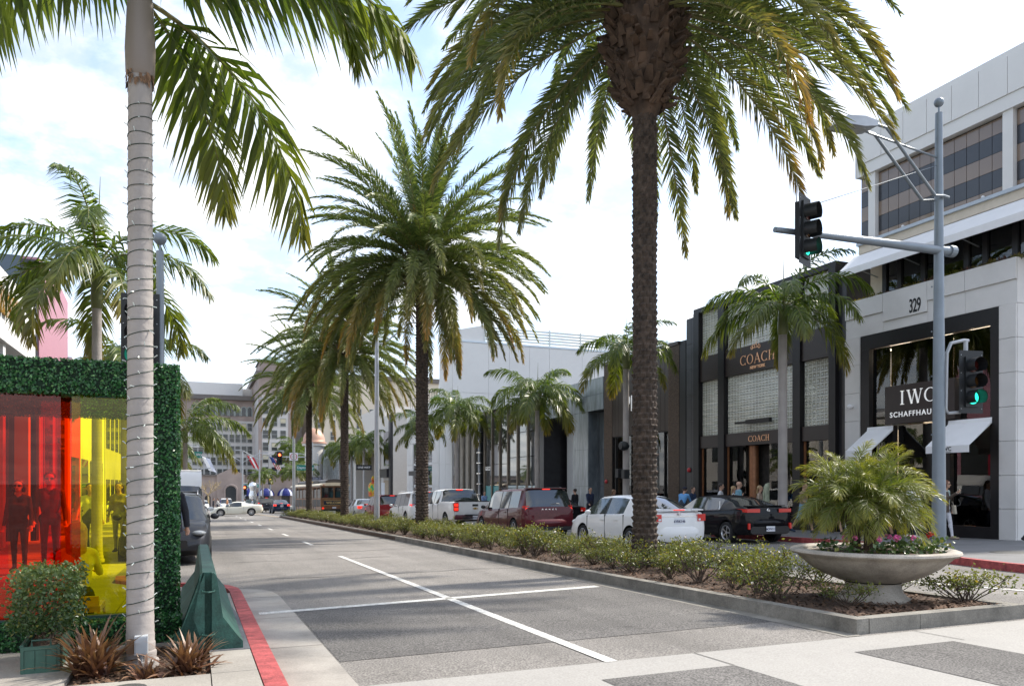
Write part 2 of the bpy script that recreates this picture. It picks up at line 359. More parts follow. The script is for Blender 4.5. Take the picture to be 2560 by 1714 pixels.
hole = mb.build('manhole_cover', M('cast_iron', (.10,.10,.095), .6, .4, var=.3, scale=30)); hole.location = (-.42,5.74,G(5.74)+.153); tag(hole, 'small round dark iron cover set in the pavement before the tree pit', 'manhole cover')
# left pavement beyond the side street, right pavements
struct('sidewalk_far_left', slab([(-40,86),(-1.0,86),(.2,88),(.2,190),(-40,190)], .15, -.05), m_conc)
wr_poly = [(13.75,1.0),(13.75,8.6),(13.9,9.6),(14.6,11.7),(15.4,13.2),(16.5,14.6),(17.05,15.6),(17.1,64),(17.6,66.0),(19,67.5),(45,67.5),(45,1.0)]
wr = struct('sidewalk_right', slab(wr_poly, .15, -.05), m_walkR)
krp = wr_poly[:10]; kro = [(x-.16 if i < 8 else x-.1, y+(0 if i < 8 else .12)) for i, (x, y) in enumerate(krp)]
kr = struct('red_kerb_right', MB(), m_red)
for i in range(9):
    n = 1 if i != 6 else 14
    for k in range(n):
        P = lambda q, t: (lerp(q[i][0], q[i+1][0], t), lerp(q[i][1], q[i+1][1], t))
        a, b = k/n + (.0006 if n > 1 else 0), (k+1)/n - (.0006 if n > 1 else 0)
        slab([P(kro,a), P(kro,b), P(krp,b), P(krp,a)], .152, -.05).build('kerb_stone', m_red if i < 7 and (i < 6 or k < 2) else m_kerb, kr)
for i in range(5):
    sheet(rect(17.0+i*.0, 20.8, 17.5+i*9.5, 17.52+i*9.5), .1535).build('joint', jt, wr)
mb = MB(); mb.lathe([(0,.004),(.45,.004),(.5,0)], 28); o = mb.build('manhole_cover', MATS['cast_iron']); o.location = (16.4,11.2,G(11.2)+.152); tag(o, 'large dark round cover in the grey pavement near the signal pole', 'manhole cover')
struct('sidewalk_far_right', slab([(19,86),(90,86),(90,190),(17.3,190),(17.3,88)], .15, -.05), m_conc)
# median: kerb stones, soil, mulch
med = struct('median_bed', slab(rect(6.30,8.55,5.98,65.2), .125, -.05), m_soil)
mkb = struct('median_kerb', MB(), m_kerb)
def kxl(y): return 6.17 + (0 if y < 14 else min(1, (y-14)/20)*.22)     # kerb line swings a little
yy = 5.84
while yy < 64.5:
    y2 = min(yy + (3.05 if yy > 6 else 3.0), 65.0)
    slab([(kxl(yy),yy+.006),(kxl(yy)+.16,yy+.006),(kxl(y2)+.16,y2-.006),(kxl(y2),y2-.006)], .155, -.05).build('kerb_stone', m_kerb, mkb)
    slab(rect(8.56,8.72,yy+.006,y2-.006), .155, -.05).build('kerb_stone', m_kerb, mkb)
    yy = y2
xs = [6.335, 7.05, 8.555]
for a, b in zip(xs[:-1], xs[1:]): slab(rect(a+.004, b-.004, 5.84, 6.0), .155, -.05).build('kerb_stone', m_kerb, mkb)
for i in range(8):
    t0, t1 = math.pi*i/8, math.pi*(i+1)/8; cx, cy = 7.53, 65.0
    q = lambda t, r: (cx - r*math.cos(t)*(1.155/1.17), cy + r*.8*math.sin(t))
    slab([q(t0,1.16), q(t1,1.16), q(t1,1.0), q(t0,1.0)][::-1], .155, -.05).build('kerb_stone', m_kerb, mkb)
# thin gutter strip along the median
struct('median_gutter', sheet([(kxl(5.85)-.20,5.78),(kxl(5.85),5.78),(kxl(14),14),(kxl(34),34),(kxl(34),65),(kxl(34)-.20,65),(kxl(34)-.2,34),(kxl(14)-.2,14)], .005), m_kerb)
# mulch chips on the near part of the bed
r2 = random.Random(3); mb = MB()
for i in range(9000):
    y = 6.02 + (r2.random()**1.6)*20; x = r2.uniform(6.36, 8.5); z = G(y)+.125+r2.uniform(0,.02); l = r2.uniform(.012,.04); w = l*r2.uniform(.25,.5)
    a = r2.uniform(0, 6.28); t = r2.uniform(-.5,.5); ca, sa = math.cos(a), math.sin(a)
    p = lambda u, v: (x+u*ca-v*sa, y+u*sa+v*ca, z+.008+u*t)
    mb.add([p(-l,-w),p(l,-w),p(l,w),p(-l,w)], [(0,1,2,3)])
tag(mb.build('mulch', m_chip), 'loose brown bark mulch over the median bed', 'mulch', kind='stuff')
mb = MB()
for i in range(900):
    y = r2.uniform(6.0,7.4); x = r2.uniform(-.82,.08); z = G(y)+.118; l = r2.uniform(.008,.03); w = l*.4; a = r2.uniform(0,6.28); ca, sa = math.cos(a), math.sin(a); t = r2.uniform(-.5,.5)
    p = lambda u, v: (x+u*ca-v*sa, y+u*sa+v*ca, z+.006+u*t)
    mb.add([p(-l,-w),p(l,-w),p(l,w),p(-l,w)], [(0,1,2,3)])
tag(mb.build('leaf_litter', m_chip), 'dry leaf litter in the tree pit', 'litter', kind='stuff')
# ---------------------------------------------------------------- palms
lf_date = Mleaf('date_leaf', (.055,.100,.034), (.17,.215,.070), (.46,.22,.045), .42, .32)
lf_king = Mleaf('king_leaf', (.038,.085,.014), (.125,.18,.028), (.33,.20,.03), .38, .38)
lf_pyg = Mleaf('pygmy_leaf', (.040,.085,.015), (.13,.17,.035), (.38,.33,.05), .40, .35)
m_rach = M('rachis', (.16,.15,.05), .6, var=.2)
m_dtrunk = M('date_trunk', (.060,.043,.032), .9, var=.6, scale=9, bump=1.0, bscale=30)
m_boot = M('leaf_boot', (.085,.054,.036), .9, var=.7, scale=3.5, bump=.8, bscale=40)
m_ktrunk = M('king_trunk', (.36,.33,.31), .85, var=.16, scale=5, bump=.5, bscale=26, stain=.3, sscale=2.5)
m_kshaft = M('crownshaft', (.15,.17,.065), .45, var=.25, scale=2.5)
m_kshaft2 = M('crownshaft_brown', (.25,.21,.18), .45, var=.3, scale=2.0, stain=.3, sscale=2)

def frond_mesh(name, L, elev, bend, n, ll, lw, vee, droop, seed, tip=.3, petiole=.12, phi0=62, phi1=22, rr=.028, mat=lf_date, pw=1.25, twist=0, spiky=.12, vr=42):
    r = random.Random(seed); N = 15; pts = [Vector((0,0,0))]; ang = []; p = Vector((0,0,0))
    for i in range(N):
        s = (i + .5)/N; th = R(elev - bend*s**pw); ang.append(th); q = R(twist)*s
        p = p + Vector((math.cos(th)*math.cos(q), math.cos(th)*math.sin(q), math.sin(th)))*(L/N); pts.append(p.copy())
    mb = MB(); mb.c = 1
    mb.tube(pts, [rr*(1-.85*i/N) for i in range(N+1)], 5, caps=False)
    lv = [0.5]*len(mb.v); tc_ = [0.0]*len(mb.v); mb.c = 0
    for i in range(n):
        for sd in (-1, 1):
            s = petiole + (1-petiole)*((i + r.uniform(.1,.9))/n); f = s*N; k = min(int(f), N-1); b = pts[k].lerp(pts[k+1], f-k)
            T = (pts[k+1]-pts[k]).normalized(); S = Vector((-T.y, T.x, 0)); S = S.normalized() if S.length > 1e-4 else Vector((0,1,0)); U = T.cross(S)*-1
            if U.z < 0: U = -U
            ph = R(lerp(phi0, phi1, s) + r.uniform(-7,7)); v = R(vee + r.uniform(-vr,vr))
            d = (T*math.cos(ph) + S*(sd*math.sin(ph)*math.cos(v)) + U*(math.sin(ph)*math.sin(v))).normalized()
            l = ll*(math.sin(math.pi*min(1, .16 + .80*s))**.7)*r.uniform(1-spiky, 1+spiky)
            w = lw*(.8+.4*r.random())*.5; W = (T - d*T.dot(d)); W = W.normalized() if W.length > 1e-3 else U
            W = (W + U*r.uniform(-.5,.5)).normalized()
            m1 = b + d*l*.45 + Vector((0,0,-droop*l*.16)); t = b + d*l*(1-.12*droop) + Vector((0,0,-droop*l*.75))
            k0 = mb.add([b - W*w*.5, b + W*w*.5, m1 + W*w, m1 - W*w, t], [(0,1,2,3),(3,2,4)])
            x = r.random(); lv += [x]*5; c = max(0, tip*(s**2.2)*1.3 + r.uniform(-.1,.1)*tip); e = min(1, c*1.6+ (.25*tip))
            tc_ += [min(1,c*.5)]*2 + [min(1,c)]*2 + [e]
    mb.at = {'lv': lv, 'tipc': tc_}
    return mb.mesh(name, [mat, m_rach], None)

DATE = []     # (elevation class, mesh)
for i, (el, bd, tp) in enumerate([(86,12,.0),(76,34,.0),(66,50,.0),(54,60,.02),(42,70,.04),(30,74,.05),(18,74,.10),(6,70,.17),(-8,64,.27),(-24,50,.45)]):
    for k in range(2):
        DATE.append((el, frond_mesh('frond', 4.9, el, bd*(1+.15*(k-.5)), 140, .56, .037, 34, .34, 40+i*7+k, tip=tp*(1 if k else .35), petiole=.10, twist=(k-.5)*16)))
def date_trunk(h, r0, seed, top=1.0):
    """trunk with spiralling leaf scars as real relief"""
    r = random.Random(seed); nz = int(h/.035); na = 44; vs = []; ph = r.random()*6
    for i in range(nz+1):
        z = h*i/nz; rad = r0*(1 + .45*math.exp(-z/.28)*top)*(1-.06*z/h)
        for j in range(na):
            a = 2*math.pi*j/na; row = z/.105; k = int(row); fr = row-k
            cell = (a/(2*math.pi)*11 + .5*(k % 2)); c = cell - math.floor(cell)
            hsh = math.sin((math.floor(cell) % 11)*12.9898 + k*78.233 + seed)*43758.5; hsh -= math.floor(hsh)
            bump = (1-abs(2*c-1)**2)*(fr**.8)*(.6+.8*hsh)
            d = rad + .050*bump + r.uniform(-.005,.005)
            vs.append((d*math.cos(a), d*math.sin(a), z))
    mb = MB(); mb.add(vs, [(i*na+j, i*na+(j+1) % na, (i+1)*na+(j+1) % na, (i+1)*na+j) for i in range(nz) for j in range(na)])
    return mb
def boots_mesh(z0, z1, r0, r1, n, seed):
    r = random.Random(seed); mb = MB()
    prof = [(.20, z0-.30), (r0*.72, z0-.02), (lerp(r0,r1,.5)*.9, lerp(z0,z1,.17)), (r1*.92, lerp(z0,z1,.5)), (r1*.8, z1), (.0, z1+.3)]
    mb.lathe(prof, 18)
    for i in range(n):
        t = (i+.5)/n; z = lerp(z0-.12, z1, t); rad = (lerp(r0*.72, r1, min(1, t*2.2)**.8) if t < .5 else lerp(r1, r1*.85, (t-.5)*2))*.93
        a = i*2.39996 + r.uniform(-.2,.2); l = r.uniform(.12,.26); w = r.uniform(.055,.10); tilt = r.uniform(.45,1.25) if r.random() < .8 else r.uniform(-.3,.3)
        T = Matrix.Translation((rad*math.cos(a), rad*math.sin(a), z)) @ Matrix.Rotation(a, 4, 'Z') @ Matrix.Rotation(-tilt+r.uniform(-.2,.2), 4, 'Y') @ Matrix.Rotation(r.uniform(-.3,.3), 4, 'X')
        mb.add([(-.02,-w,-.03),(-.02,w,-.03),(-.02,w,.03),(-.02,-w,.03),(l,-w*.55,-.018),(l,w*.55,-.018),(l,w*.5,.022),(l,-w*.5,.022)],
               [(0,3,2,1),(4,5,6,7),(0,1,5,4),(1,2,6,5),(2,3,7,6),(3,0,4,7)], T)
        if r.random() < .5:      # hanging fibre
            p = T @ Vector((l*.6,0,0)); mb.tube([p, p+Vector((r.uniform(-.08,.08),r.uniform(-.08,.08),-.12)), p+Vector((r.uniform(-.15,.15),r.uniform(-.15,.15),-.3*r.random()-.1))], .006, 3, False)
    return mb.mesh('leaf_boots', m_boot)
def shun(a, avoid):
    """turn a frond away from a kept-clear heading"""
    if avoid is None: return a
    d = (a - avoid[0] + math.pi) % (2*math.pi) - math.pi
    return a if abs(d) > avoid[1] else avoid[0] + math.copysign(avoid[1]*(1+abs(d)*.6), d)
def date_palm(loc, hz, seed, label, scale=1.0, n=92, bulb=(.38,.70,1.5), r0=.25, emin=-30, rz=0, avoid=None):
    """hz = height of the crown centre above ground"""
    r = random.Random(seed); t = thing('date_palm', label, 'palm tree', loc, rz, 'date palms planted along the median')
    th = hz - bulb[2]*.85
    date_trunk(th, r0, seed).build('trunk', m_dtrunk, t)
    link('leaf_boots', boots_mesh(th-.1, th+bulb[2], bulb[0], bulb[1], 290, seed), t)['kind'] = 'stuff'
    for i in range(n):
        f = i/(n-1); el = 88 - (88-emin)*f**.85
        cand = sorted(DATE, key=lambda q: abs(q[0]-el))[:3]; e0, me = cand[r.randrange(3)]
        a = shun(i*2.39996 + r.uniform(-.25,.25), avoid if el < 32 else None); rad = lerp(.08, bulb[1]*.75, min(1, f*1.6))
        z = hz + lerp(.35, -.45, f)
        o = link('frond', me, t, (rad*math.cos(a), rad*math.sin(a), z), (r.uniform(-.12,.12), -R(el-e0)*.7, a), scale*r.uniform(.86,1.06)*(1 if f > .25 else 1.12))
    return t
# flower stalks of the second palm
date_palm((7.7,12.24,G(12.24)+.12), 10.55, 1, 'closest tall date palm with a thick bulb of old leaf bases under the crown', .98, 118, (.46,.74,2.2), .205, -22, avoid=(4.15,.55))
p2 = date_palm((7.7,27.43,G(27.43)+.12), 10.05, 2, 'date palm with a full round crown and orange flower stalks behind the thick-bulbed palm', .98, 150, (.34,.58,1.3), .215, -34)
mfl = M('flower_stalk', (.55,.27,.05), .7, var=.3)
r = random.Random(5)
for k in range(4):
    a = [.3,2.2,4.0,5.2][k]; mb = MB(); c = Vector((math.cos(a),math.sin(a),0))
    mb.tube([c*.15+Vector((0,0,10.2)), c*.4+Vector((0,0,11.1)), c*.62+Vector((0,0,11.8))], [.035,.03,.02], 6)
    for j in range(46):
        d = Vector((r.gauss(0,.13), r.gauss(0,.13), r.uniform(-.15,.30))); b = c*.6+Vector((0,0,11.7)); mb.tube([b, b+d*.6, b+d+Vector((0,0,-.06))], .008, 3, False)
    mb.build('flower_stalk', mfl, p2)
date_palm((7.72,43.5,G(43.5)+.12), 9.75, 3, 'date palm beside the bare median lamp, third along the median', .98, 120, (.34,.56,1.2), .21, -34)
date_palm((7.72,58.2,G(58.2)+.12), 9.6, 4, 'date palm at the far end of the median bed near the bus', .98, 90, (.34,.56,1.2), .21, -34)

KING = []
for i, (el, bd, tp) in enumerate([(72,88,.02),(60,100,.05),(46,108,.06),(30,110,.10),(12,95,.18),(-12,70,.35)]):
    for k in range(2):
        KING.append((el, frond_mesh('frond', 2.9, el, bd*(1+.2*(k-.5)), 74, .66, .052, 12 if k else -8, .75, 300+i*7+k, tip=tp, petiole=.10, phi0=70, phi1=30, rr=.024, mat=lf_king, pw=1.2, twist=(k-.5)*24)))
def king_trunk(h, r0, r1):
    prof = []; z = 0
    while z < h:
        rr_ = lerp(r0, r1, z/h) + .35*r0*math.exp(-z/.10); prof += [(rr_, z), (rr_*1.018, z+.055), (rr_*.995, z+.065)]; z += .07
    prof.append((r1, h)); return MB().lathe(prof, 22)
def king_palm(loc, h, label, group, seed, n=13, scale=1.0, r0=.11, shaft=.75, smat=None, bare=False, spear=True, emin=-15, azs=None, avoid=None):
    r = random.Random(seed); t = thing('king_palm', label, 'palm tree', loc, 0, group)
    king_trunk(h, r0, r0*.86).build('trunk', m_ktrunk, t, 40)
    MB().lathe([(r0*.88,h-.01),(r0*1.06,h+.02),(r0*1.12,h+shaft*.25),(r0*.95,h+shaft*.7),(r0*.55,h+shaft),(0,h+shaft+.05)], 18).build('crownshaft', smat or m_kshaft, t, 50)
    if spear: MB().tube([(0,0,h+shaft-.05),(.03,.0,h+shaft+.8),(.06,.03,h+shaft+1.7)], [.022,.016,.004], 5).build('spear_leaf', m_rach, t)
    for i in range(n):
        f = i/(n-1); el = 70 - (70-emin)*f
        e0, me = sorted(KING, key=lambda q: abs(q[0]-el))[r.randrange(2)]
        a = azs[i] if azs and i < len(azs) else shun(i*2.39996 + seed + r.uniform(-.25,.25), avoid if el < 50 else None)
        link('frond', me, t, (.4*r0*math.cos(a), .4*r0*math.sin(a), h+shaft-.08-.12*f), (r.uniform(-.15,.15), -R(el-e0)*.6, a), scale*r.uniform(.85,1.08))
    return t
KR = 'king palms along the far pavement'
king_palm((17.8,19.92,G(19.9)+.15), 6.55, 'king palm with dead brown fronds standing before the glass block shop', KR, 11, 17, 1.02, .155, 1.0, avoid=(1.75,.75))
king_palm((17.8,29.85,G(29.9)+.15), 7.0, 'king palm carrying small speakers before the bronze panelled shop', KR, 12, 15, 1.0, .15, .95)
king_palm((17.8,39.52,G(39.5)+.15), 6.2, 'king palm before the grey marble building', KR, 13, 19, 1.15, .15, 1.0)
king_palm((17.8,53.87,G(53.9)+.15), 6.9, 'king palm before the glass shopfront with teal panels', KR, 14, 19, 1.15, .15, 1.0)
for i, (x, y, h, s) in enumerate([(17.8,63.5,6.6,1.0),(17.9,88.5,7.2,1.05),(17.9,96.0,6.6,1.0),(18.0,105,7.2,1.0)]):
    king_palm((x,y,G(y)+.15), h, ['king palm at the corner of the tall white building','king palm at the crossing before the portal with the coloured figure','king palm close to the coloured figure in the portal','king palm beside the shimmering scaled facade'][i], KR, 15+i, 17, s*1.12, .15, 1.0)
KL = 'king palms on the near pavement'
king_palm((-1.9,18.0,G(18)+.15), 5.25, 'king palm rising behind the hedge pavilion with a green crownshaft', KL, 23, 14, .98, .105, 1.05)
king_palm((-1.9,24.7,G(24.7)+.15), 4.7, 'king palm half hidden behind the signal pole and trunk with lights', KL, 24, 13, .85, .105, .7)
king_palm((-.43,36.0,G(36)+.02), 3.9, 'king palm beside the parked white van', KL, 26, 15, 1.0, .105, .7)
king_palm((-1.6,48.0,G(48)+.15), 3.6, 'king palm further down the near pavement past the van', KL, 27, 12, .9, .105, .7)
# foreground palm with string lights
lp = king_palm((-.40,6.61,G(6.61)+.11), 4.58, 'foreground palm whose pale ringed trunk is wound with green string lights', KL, 31, 11, .84, .098, .82, m_kshaft2, spear=False, emin=0,
     azs=[1.0, 3.9, 5.2, .25, 2.4, 5.75, -.30, 2.9, 3.6, 1.25, .80])
mfib = M('torn_sheath', (.22,.13,.075), .9, var=.4, scale=12)
mb = MB(); r = random.Random(8)
for i in range(70):
    a = r.uniform(0,6.28); z = 4.58+r.uniform(-.06,.02); q = .092+r.uniform(0,.012); d = r.uniform(.02,.07)
    mb.add([(q*math.cos(a),q*math.sin(a),z),(q*math.cos(a+.25),q*math.sin(a+.25),z),(q*1.05*math.cos(a+.2),q*1.05*math.sin(a+.2),z-d),(q*1.05*math.cos(a+.05),q*1.05*math.sin(a+.05),z-d*.8)], [(0,1,2,3)])
mb.build('torn_sheath', mfib, lp)
# low fronds seen in the frame: hanging ones towards the street
# string lights
m_wire = M('green_wire', (.012,.035,.022), .6, var=0); m_bulb = M('mini_bulb', (.55,.62,.60), .2, var=0, spec=.8)
sl_ = thing('string_lights', 'green wire string lights wound up the pale foreground palm trunk', 'string lights', lp.location)
pts = []; turns = 39; z0, z1 = .35, 4.36
r = random.Random(9)
for i in range(turns*16+1):
    q = 2*math.pi*i/16; z = lerp(z0, z1, i/(turns*16)); rad = lerp(.098,.0845,z/4.58)*1.02+.003; pts.append((rad*math.cos(q), rad*math.sin(q), z + .008*math.sin(q*.37)+.006*math.sin(q*1.7)))
MB().tube(pts, .0030, 4, True).build('wire', m_wire, sl_)
mbw = MB(); mbw.tube([(0,0,0),(.02,0,.004)], [.0035,.004], 5).sph((.026,0,.005), (.008,.004,.004), 6, 4); bm_ = mbw.mesh('bulb', m_bulb)
for i in range(150):
    k = int(i*len(pts)/150); p = Vector(pts[k]); q = 2*math.pi*k/16
    link('bulb', bm_, sl_, p, (r.uniform(-.5,.5), r.uniform(-.8,.8), q + r.uniform(-.7,.7)))
# socket box on the trunk foot
ob = thing('outlet_box', 'grey outlet box fixed low on the lit palm trunk', 'outlet box', (-.375,6.49,G(6.5)+.11))
m_box = M('grey_box', (.42,.45,.48), .5, var=.05); mb = MB(); mb.box(-.055,.035,-.05,.04,.13,.27); mb.build('housing', m_box, ob)
mb = MB(); mb.box(-.045,.025,-.056,-.05,.14,.26); mb.build('cover', m_box, ob)
MB().tube([(-.01,0,.13),(-.01,.01,.0)], .012, 8).build('conduit', m_box, ob)
mb = MB(); mb.box(-.11,-.058,-.02,.03,.14,.24); mb.build('wood_block', M('old_wood', (.16,.10,.06), .9), ob)
# ---------------------------------------------------------------- shrubs and planting
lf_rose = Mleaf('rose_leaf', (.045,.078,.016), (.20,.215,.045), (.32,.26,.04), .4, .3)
lf_box = Mleaf('box_leaf', (.022,.060,.016), (.12,.175,.060), (.2,.2,.05), .3, .2)
lf_hedge = Mleaf('artificial_leaf', (.014,.075,.022), (.050,.19,.055), (.15,.33,.11), .28, .15)
m_stem = M('woody_stem', (.085,.060,.045), .9, var=.35, scale=20)
m_flw = M('white_petal', (.75,.68,.60), .6, var=.08)
def leaf_cloud(n, pos, size, r, flat=0.0, aspect=.55):
    """n small kite leaves at points from pos()"""
    mb = MB(); lv = []; tc_ = []
    for i in range(n):
        p, q = pos(r); p = Vector(p); s = size*r.uniform(.65,1.25)
        nrm = Vector((r.gauss(0,1), r.gauss(0,1), r.gauss(0,1)+flat)).normalized(); a = nrm.orthogonal().normalized()
        a = (Matrix.Rotation(r.uniform(0,6.28), 3, nrm) @ a); b = nrm.cross(a)*aspect
        mb.add([p - a*s*.5, p + b*s*.5 + nrm*s*.08, p + a*s*.55, p - b*s*.5 + nrm*s*.08], [(0,1,2,3)])
        lv += [q]*4; tc_ += [1.0 if r.random() < .06 else 0.0]*4
    mb.at = {'lv': lv, 'tipc': tc_}; return mb
def bush_parts(seed, w, h, nst, nleaf):
    r = random.Random(seed); st = MB(); tips = []
    for i in range(nst):
        a = r.uniform(0,6.28); d = r.uniform(.25,1)*w*.5; top = Vector((d*math.cos(a), d*math.sin(a), h*r.uniform(.55,.95)))
        m1 = top*.45 + Vector((r.uniform(-.08,.08), r.uniform(-.08,.08), -.06*h)); m1.z = max(.06, m1.z)
        st.tube([(r.uniform(-.05,.05), r.uniform(-.05,.05), -.02), m1, top], [.012,.009,.004], 5, False); tips.append(top)
        for k in range(3):
            t = m1.lerp(top, r.uniform(.1,.8)); e = t + Vector((r.uniform(-.18,.18), r.uniform(-.18,.18), r.uniform(.02,.16))); st.tube([t, (t+e)/2 + Vector((0,0,.02)), e], [.006,.005,.003], 4, False); tips.append(e)
    def pos(r):
        t = tips[r.randrange(len(tips))]; p = t + Vector((r.gauss(0,.065), r.gauss(0,.065), r.gauss(-.015,.055)))
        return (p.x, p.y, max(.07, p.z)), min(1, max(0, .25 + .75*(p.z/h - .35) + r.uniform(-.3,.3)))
    return st.mesh('stems', m_stem), leaf_cloud(nleaf, pos, .050, r, .5).mesh('foliage', lf_rose), tips
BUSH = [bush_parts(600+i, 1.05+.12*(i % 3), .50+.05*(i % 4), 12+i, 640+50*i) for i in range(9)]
fl = MB(); rr_ = random.Random(2)
for k in range(14):
    a = rr_.uniform(0,6.28); b = rr_.uniform(.2,1.2); d = Vector((math.cos(a)*math.cos(b), math.sin(a)*math.cos(b), math.sin(b)))
    T = Matrix.Translation(d*.018) @ d.to_track_quat('Z','Y').to_matrix().to_4x4(); fl.sph((0,0,0), (.020,.020,.007), 6, 4, T)
FLW = fl.mesh('flower', m_flw, 60)
def rose(x, y, s, seed, label, grp='rose bushes along the median'):
    r = random.Random(seed); v = BUSH[seed % len(BUSH)]
    t = thing('rose_bush', label, 'bush', (x, y, G(y)+.12), r.uniform(0,6.28), grp)
    t.scale = (s, s, s*r.uniform(.85,1.12))
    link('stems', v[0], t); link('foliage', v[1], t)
    for k in range(r.choice([0,0,1,1,2])):
        p = v[2][r.randrange(len(v[2]))]; link('flower', FLW, t, p + Vector((0,0,.05)), (r.uniform(-.6,.6), r.uniform(-.6,.6), r.uniform(0,6)), r.uniform(.8,1.3))
    return t
r = random.Random(77); k = 0; y = 8.5
while y < 64.6:
    for x in (6.92, 7.58, 8.22):
        yy_ = y + r.uniform(-.25,.25) + (.35 if x > 7 and x < 8 else 0); xx = x + r.uniform(-.12,.12)
        if math.hypot(xx-7.72, yy_-6.98) < 1.15: continue
        if min(math.hypot(xx-7.7, yy_-q) for q in (12.24,27.43,43.5,58.2,35.08)) < .38: continue
        seg = ['between concrete bowl and closest palm','between the closest and second palm','between second palm and median lamp','between median lamp and third palm','between the third and last palm','past the last palm of the bed'][sum(yy_ > q for q in (12.24,27.43,35.08,43.5,58.2))]
        row = 'by the near kerb' if x < 7 else ('mid bed' if x < 8 else 'by the far kerb')
        rose(xx, yy_, r.uniform(.62,1.0), k, 'rose bush %s %s' % (row, seg)); k += 1
    y += .93
for x, y, s, lb in [(8.42,6.36,.86,'leggy rose bush alone at the corner of the bed right of the concrete bowl'),(8.40,7.35,.6,'small rose bush between the concrete bowl and the far kerb'),
                    (6.95,6.72,.66,'small rose bush growing before the stem of the concrete bowl'),(6.62,7.5,.85,'rose bush left of the concrete bowl beside the kerb'),(6.75,8.0,.8,'rose bush just behind the one touching the concrete bowl')]:
    rose(x, y, s, k, lb); k += 1
# green ground cover at the far tip of the bed
def pos(r): a = r.uniform(0,6.28); q = math.sqrt(r.random())*.8; return (q*math.cos(a)*1.2, q*math.sin(a)*.7, r.uniform(0,.16)), r.random()
gc = leaf_cloud(500, pos, .07, random.Random(4), .6).build('ground_cover', lf_box); gc.location = (7.3,65.1,G(65.1)+.13); tag(gc, 'bright low ground cover at the tip of the median', 'plants', kind='stuff')

# ---- concrete bowl planter with pygmy palm and geraniums
m_bowl = M('bowl_concrete', (.44,.40,.345), .85, var=.08, scale=4, bump=.35, bscale=55, stain=.45, sscale=3.0, speck=.1)
bl = thing('bowl_planter', 'wide shallow concrete bowl on a flared foot at the end of the median', 'planter', (7.70,7.05,G(7.05)+.12)); bl.scale = (.875,.875,.96)
prof = [(0,.0),(.50,.0),(.505,.03),(.44,.06),(.385,.12),(.36,.20),(.37,.235)]
MB().lathe(prof, 64).build('foot', m_bowl, bl, 35)
MB().lathe([(.37,.25),(.46,.265),(.66,.34),(.84,.44),(.97,.545),(1.02,.59),(1.075,.60),(1.10,.625),(1.09,.65),(1.04,.665),(.95,.66),(.91,.645),(.88,.58),(0,.56)], 72).build('bowl', m_bowl, bl, 35)
MB().lathe([(.91,.60),(.6,.635),(0,.655)], 40).build('soil', m_soil, bl, 60)
pg = thing('pygmy_palm', 'bushy pygmy palm with feathery yellow-green fronds in the concrete bowl', 'palm', (7.62,7.12,G(6.98)+.75))
PYG = [(el, frond_mesh('frond', .74, el, bd, 50, .24, .0085, 20, .4, 800+i, tip=.35, petiole=.16, phi0=62, phi1=25, rr=.009, mat=lf_pyg, pw=1.15, twist=tw)) for i, (el, bd, tw) in enumerate([(82,50,10),(66,75,-12),(52,90,14),(38,95,-8),(24,90,10),(8,80,-10),(-10,70,6)])]
r = random.Random(12)
for k, (dx, dy, lean, h) in enumerate([(-.10,.0,(-.16,.02),.56),(.10,-.03,(.10,-.04),.64),(.0,.10,(.06,.14),.68),(-.03,-.09,(-.06,-.14),.54)]):
    mb = MB(); pts = [(dx,dy,-.03),(dx+lean[0]*.5,dy+lean[1]*.5,h*.5),(dx+lean[0],dy+lean[1],h)]
    mb.tube(pts, [.05,.06,.07], 10, True)
    for i in range(60):
        t = r.random(); a = r.uniform(0,6.28); c = Vector(pts[0]).lerp(Vector(pts[2]), t); d = Vector((math.cos(a), math.sin(a), .5)); mb.add([c+d*.05+Vector((-.014*math.sin(a),.014*math.cos(a),0)), c+d*.05-Vector((-.014*math.sin(a),.014*math.cos(a),0)), c+d*.085+Vector((0,0,.02))], [(0,1,2)])
    mb.build('trunk', m_boot, pg)
    for i in range(30):
        f = i/29; el = 84 - 88*f; e0, me = sorted(PYG, key=lambda q: abs(q[0]-el))[r.randrange(2)]; a = i*2.39996 + k
        link('frond', me, pg, (dx+lean[0]+.03*math.cos(a), dy+lean[1]+.03*math.sin(a), h+.02-.05*f), (r.uniform(-.15,.15), -R(el-e0)*.6, a), r.uniform(.8,1.1))
m_pink = M('pink_petal', (.62,.10,.30), .6, var=.15); m_redp = M('red_petal', (.55,.02,.015), .6, var=.15)
pf = MB(); rr_ = random.Random(3)
for i in range(16):
    d = Vector((rr_.gauss(0,1), rr_.gauss(0,1), rr_.gauss(.6,.8))).normalized(); T = Matrix.Translation(d*.03) @ d.to_track_quat('Z','Y').to_matrix().to_4x4(); pf.sph((0,0,0), (.014,.014,.005), 6, 4, T)
pinkm = pf.mesh('flower', m_pink, 60); redm = pf.mesh('flower', m_redp, 60)
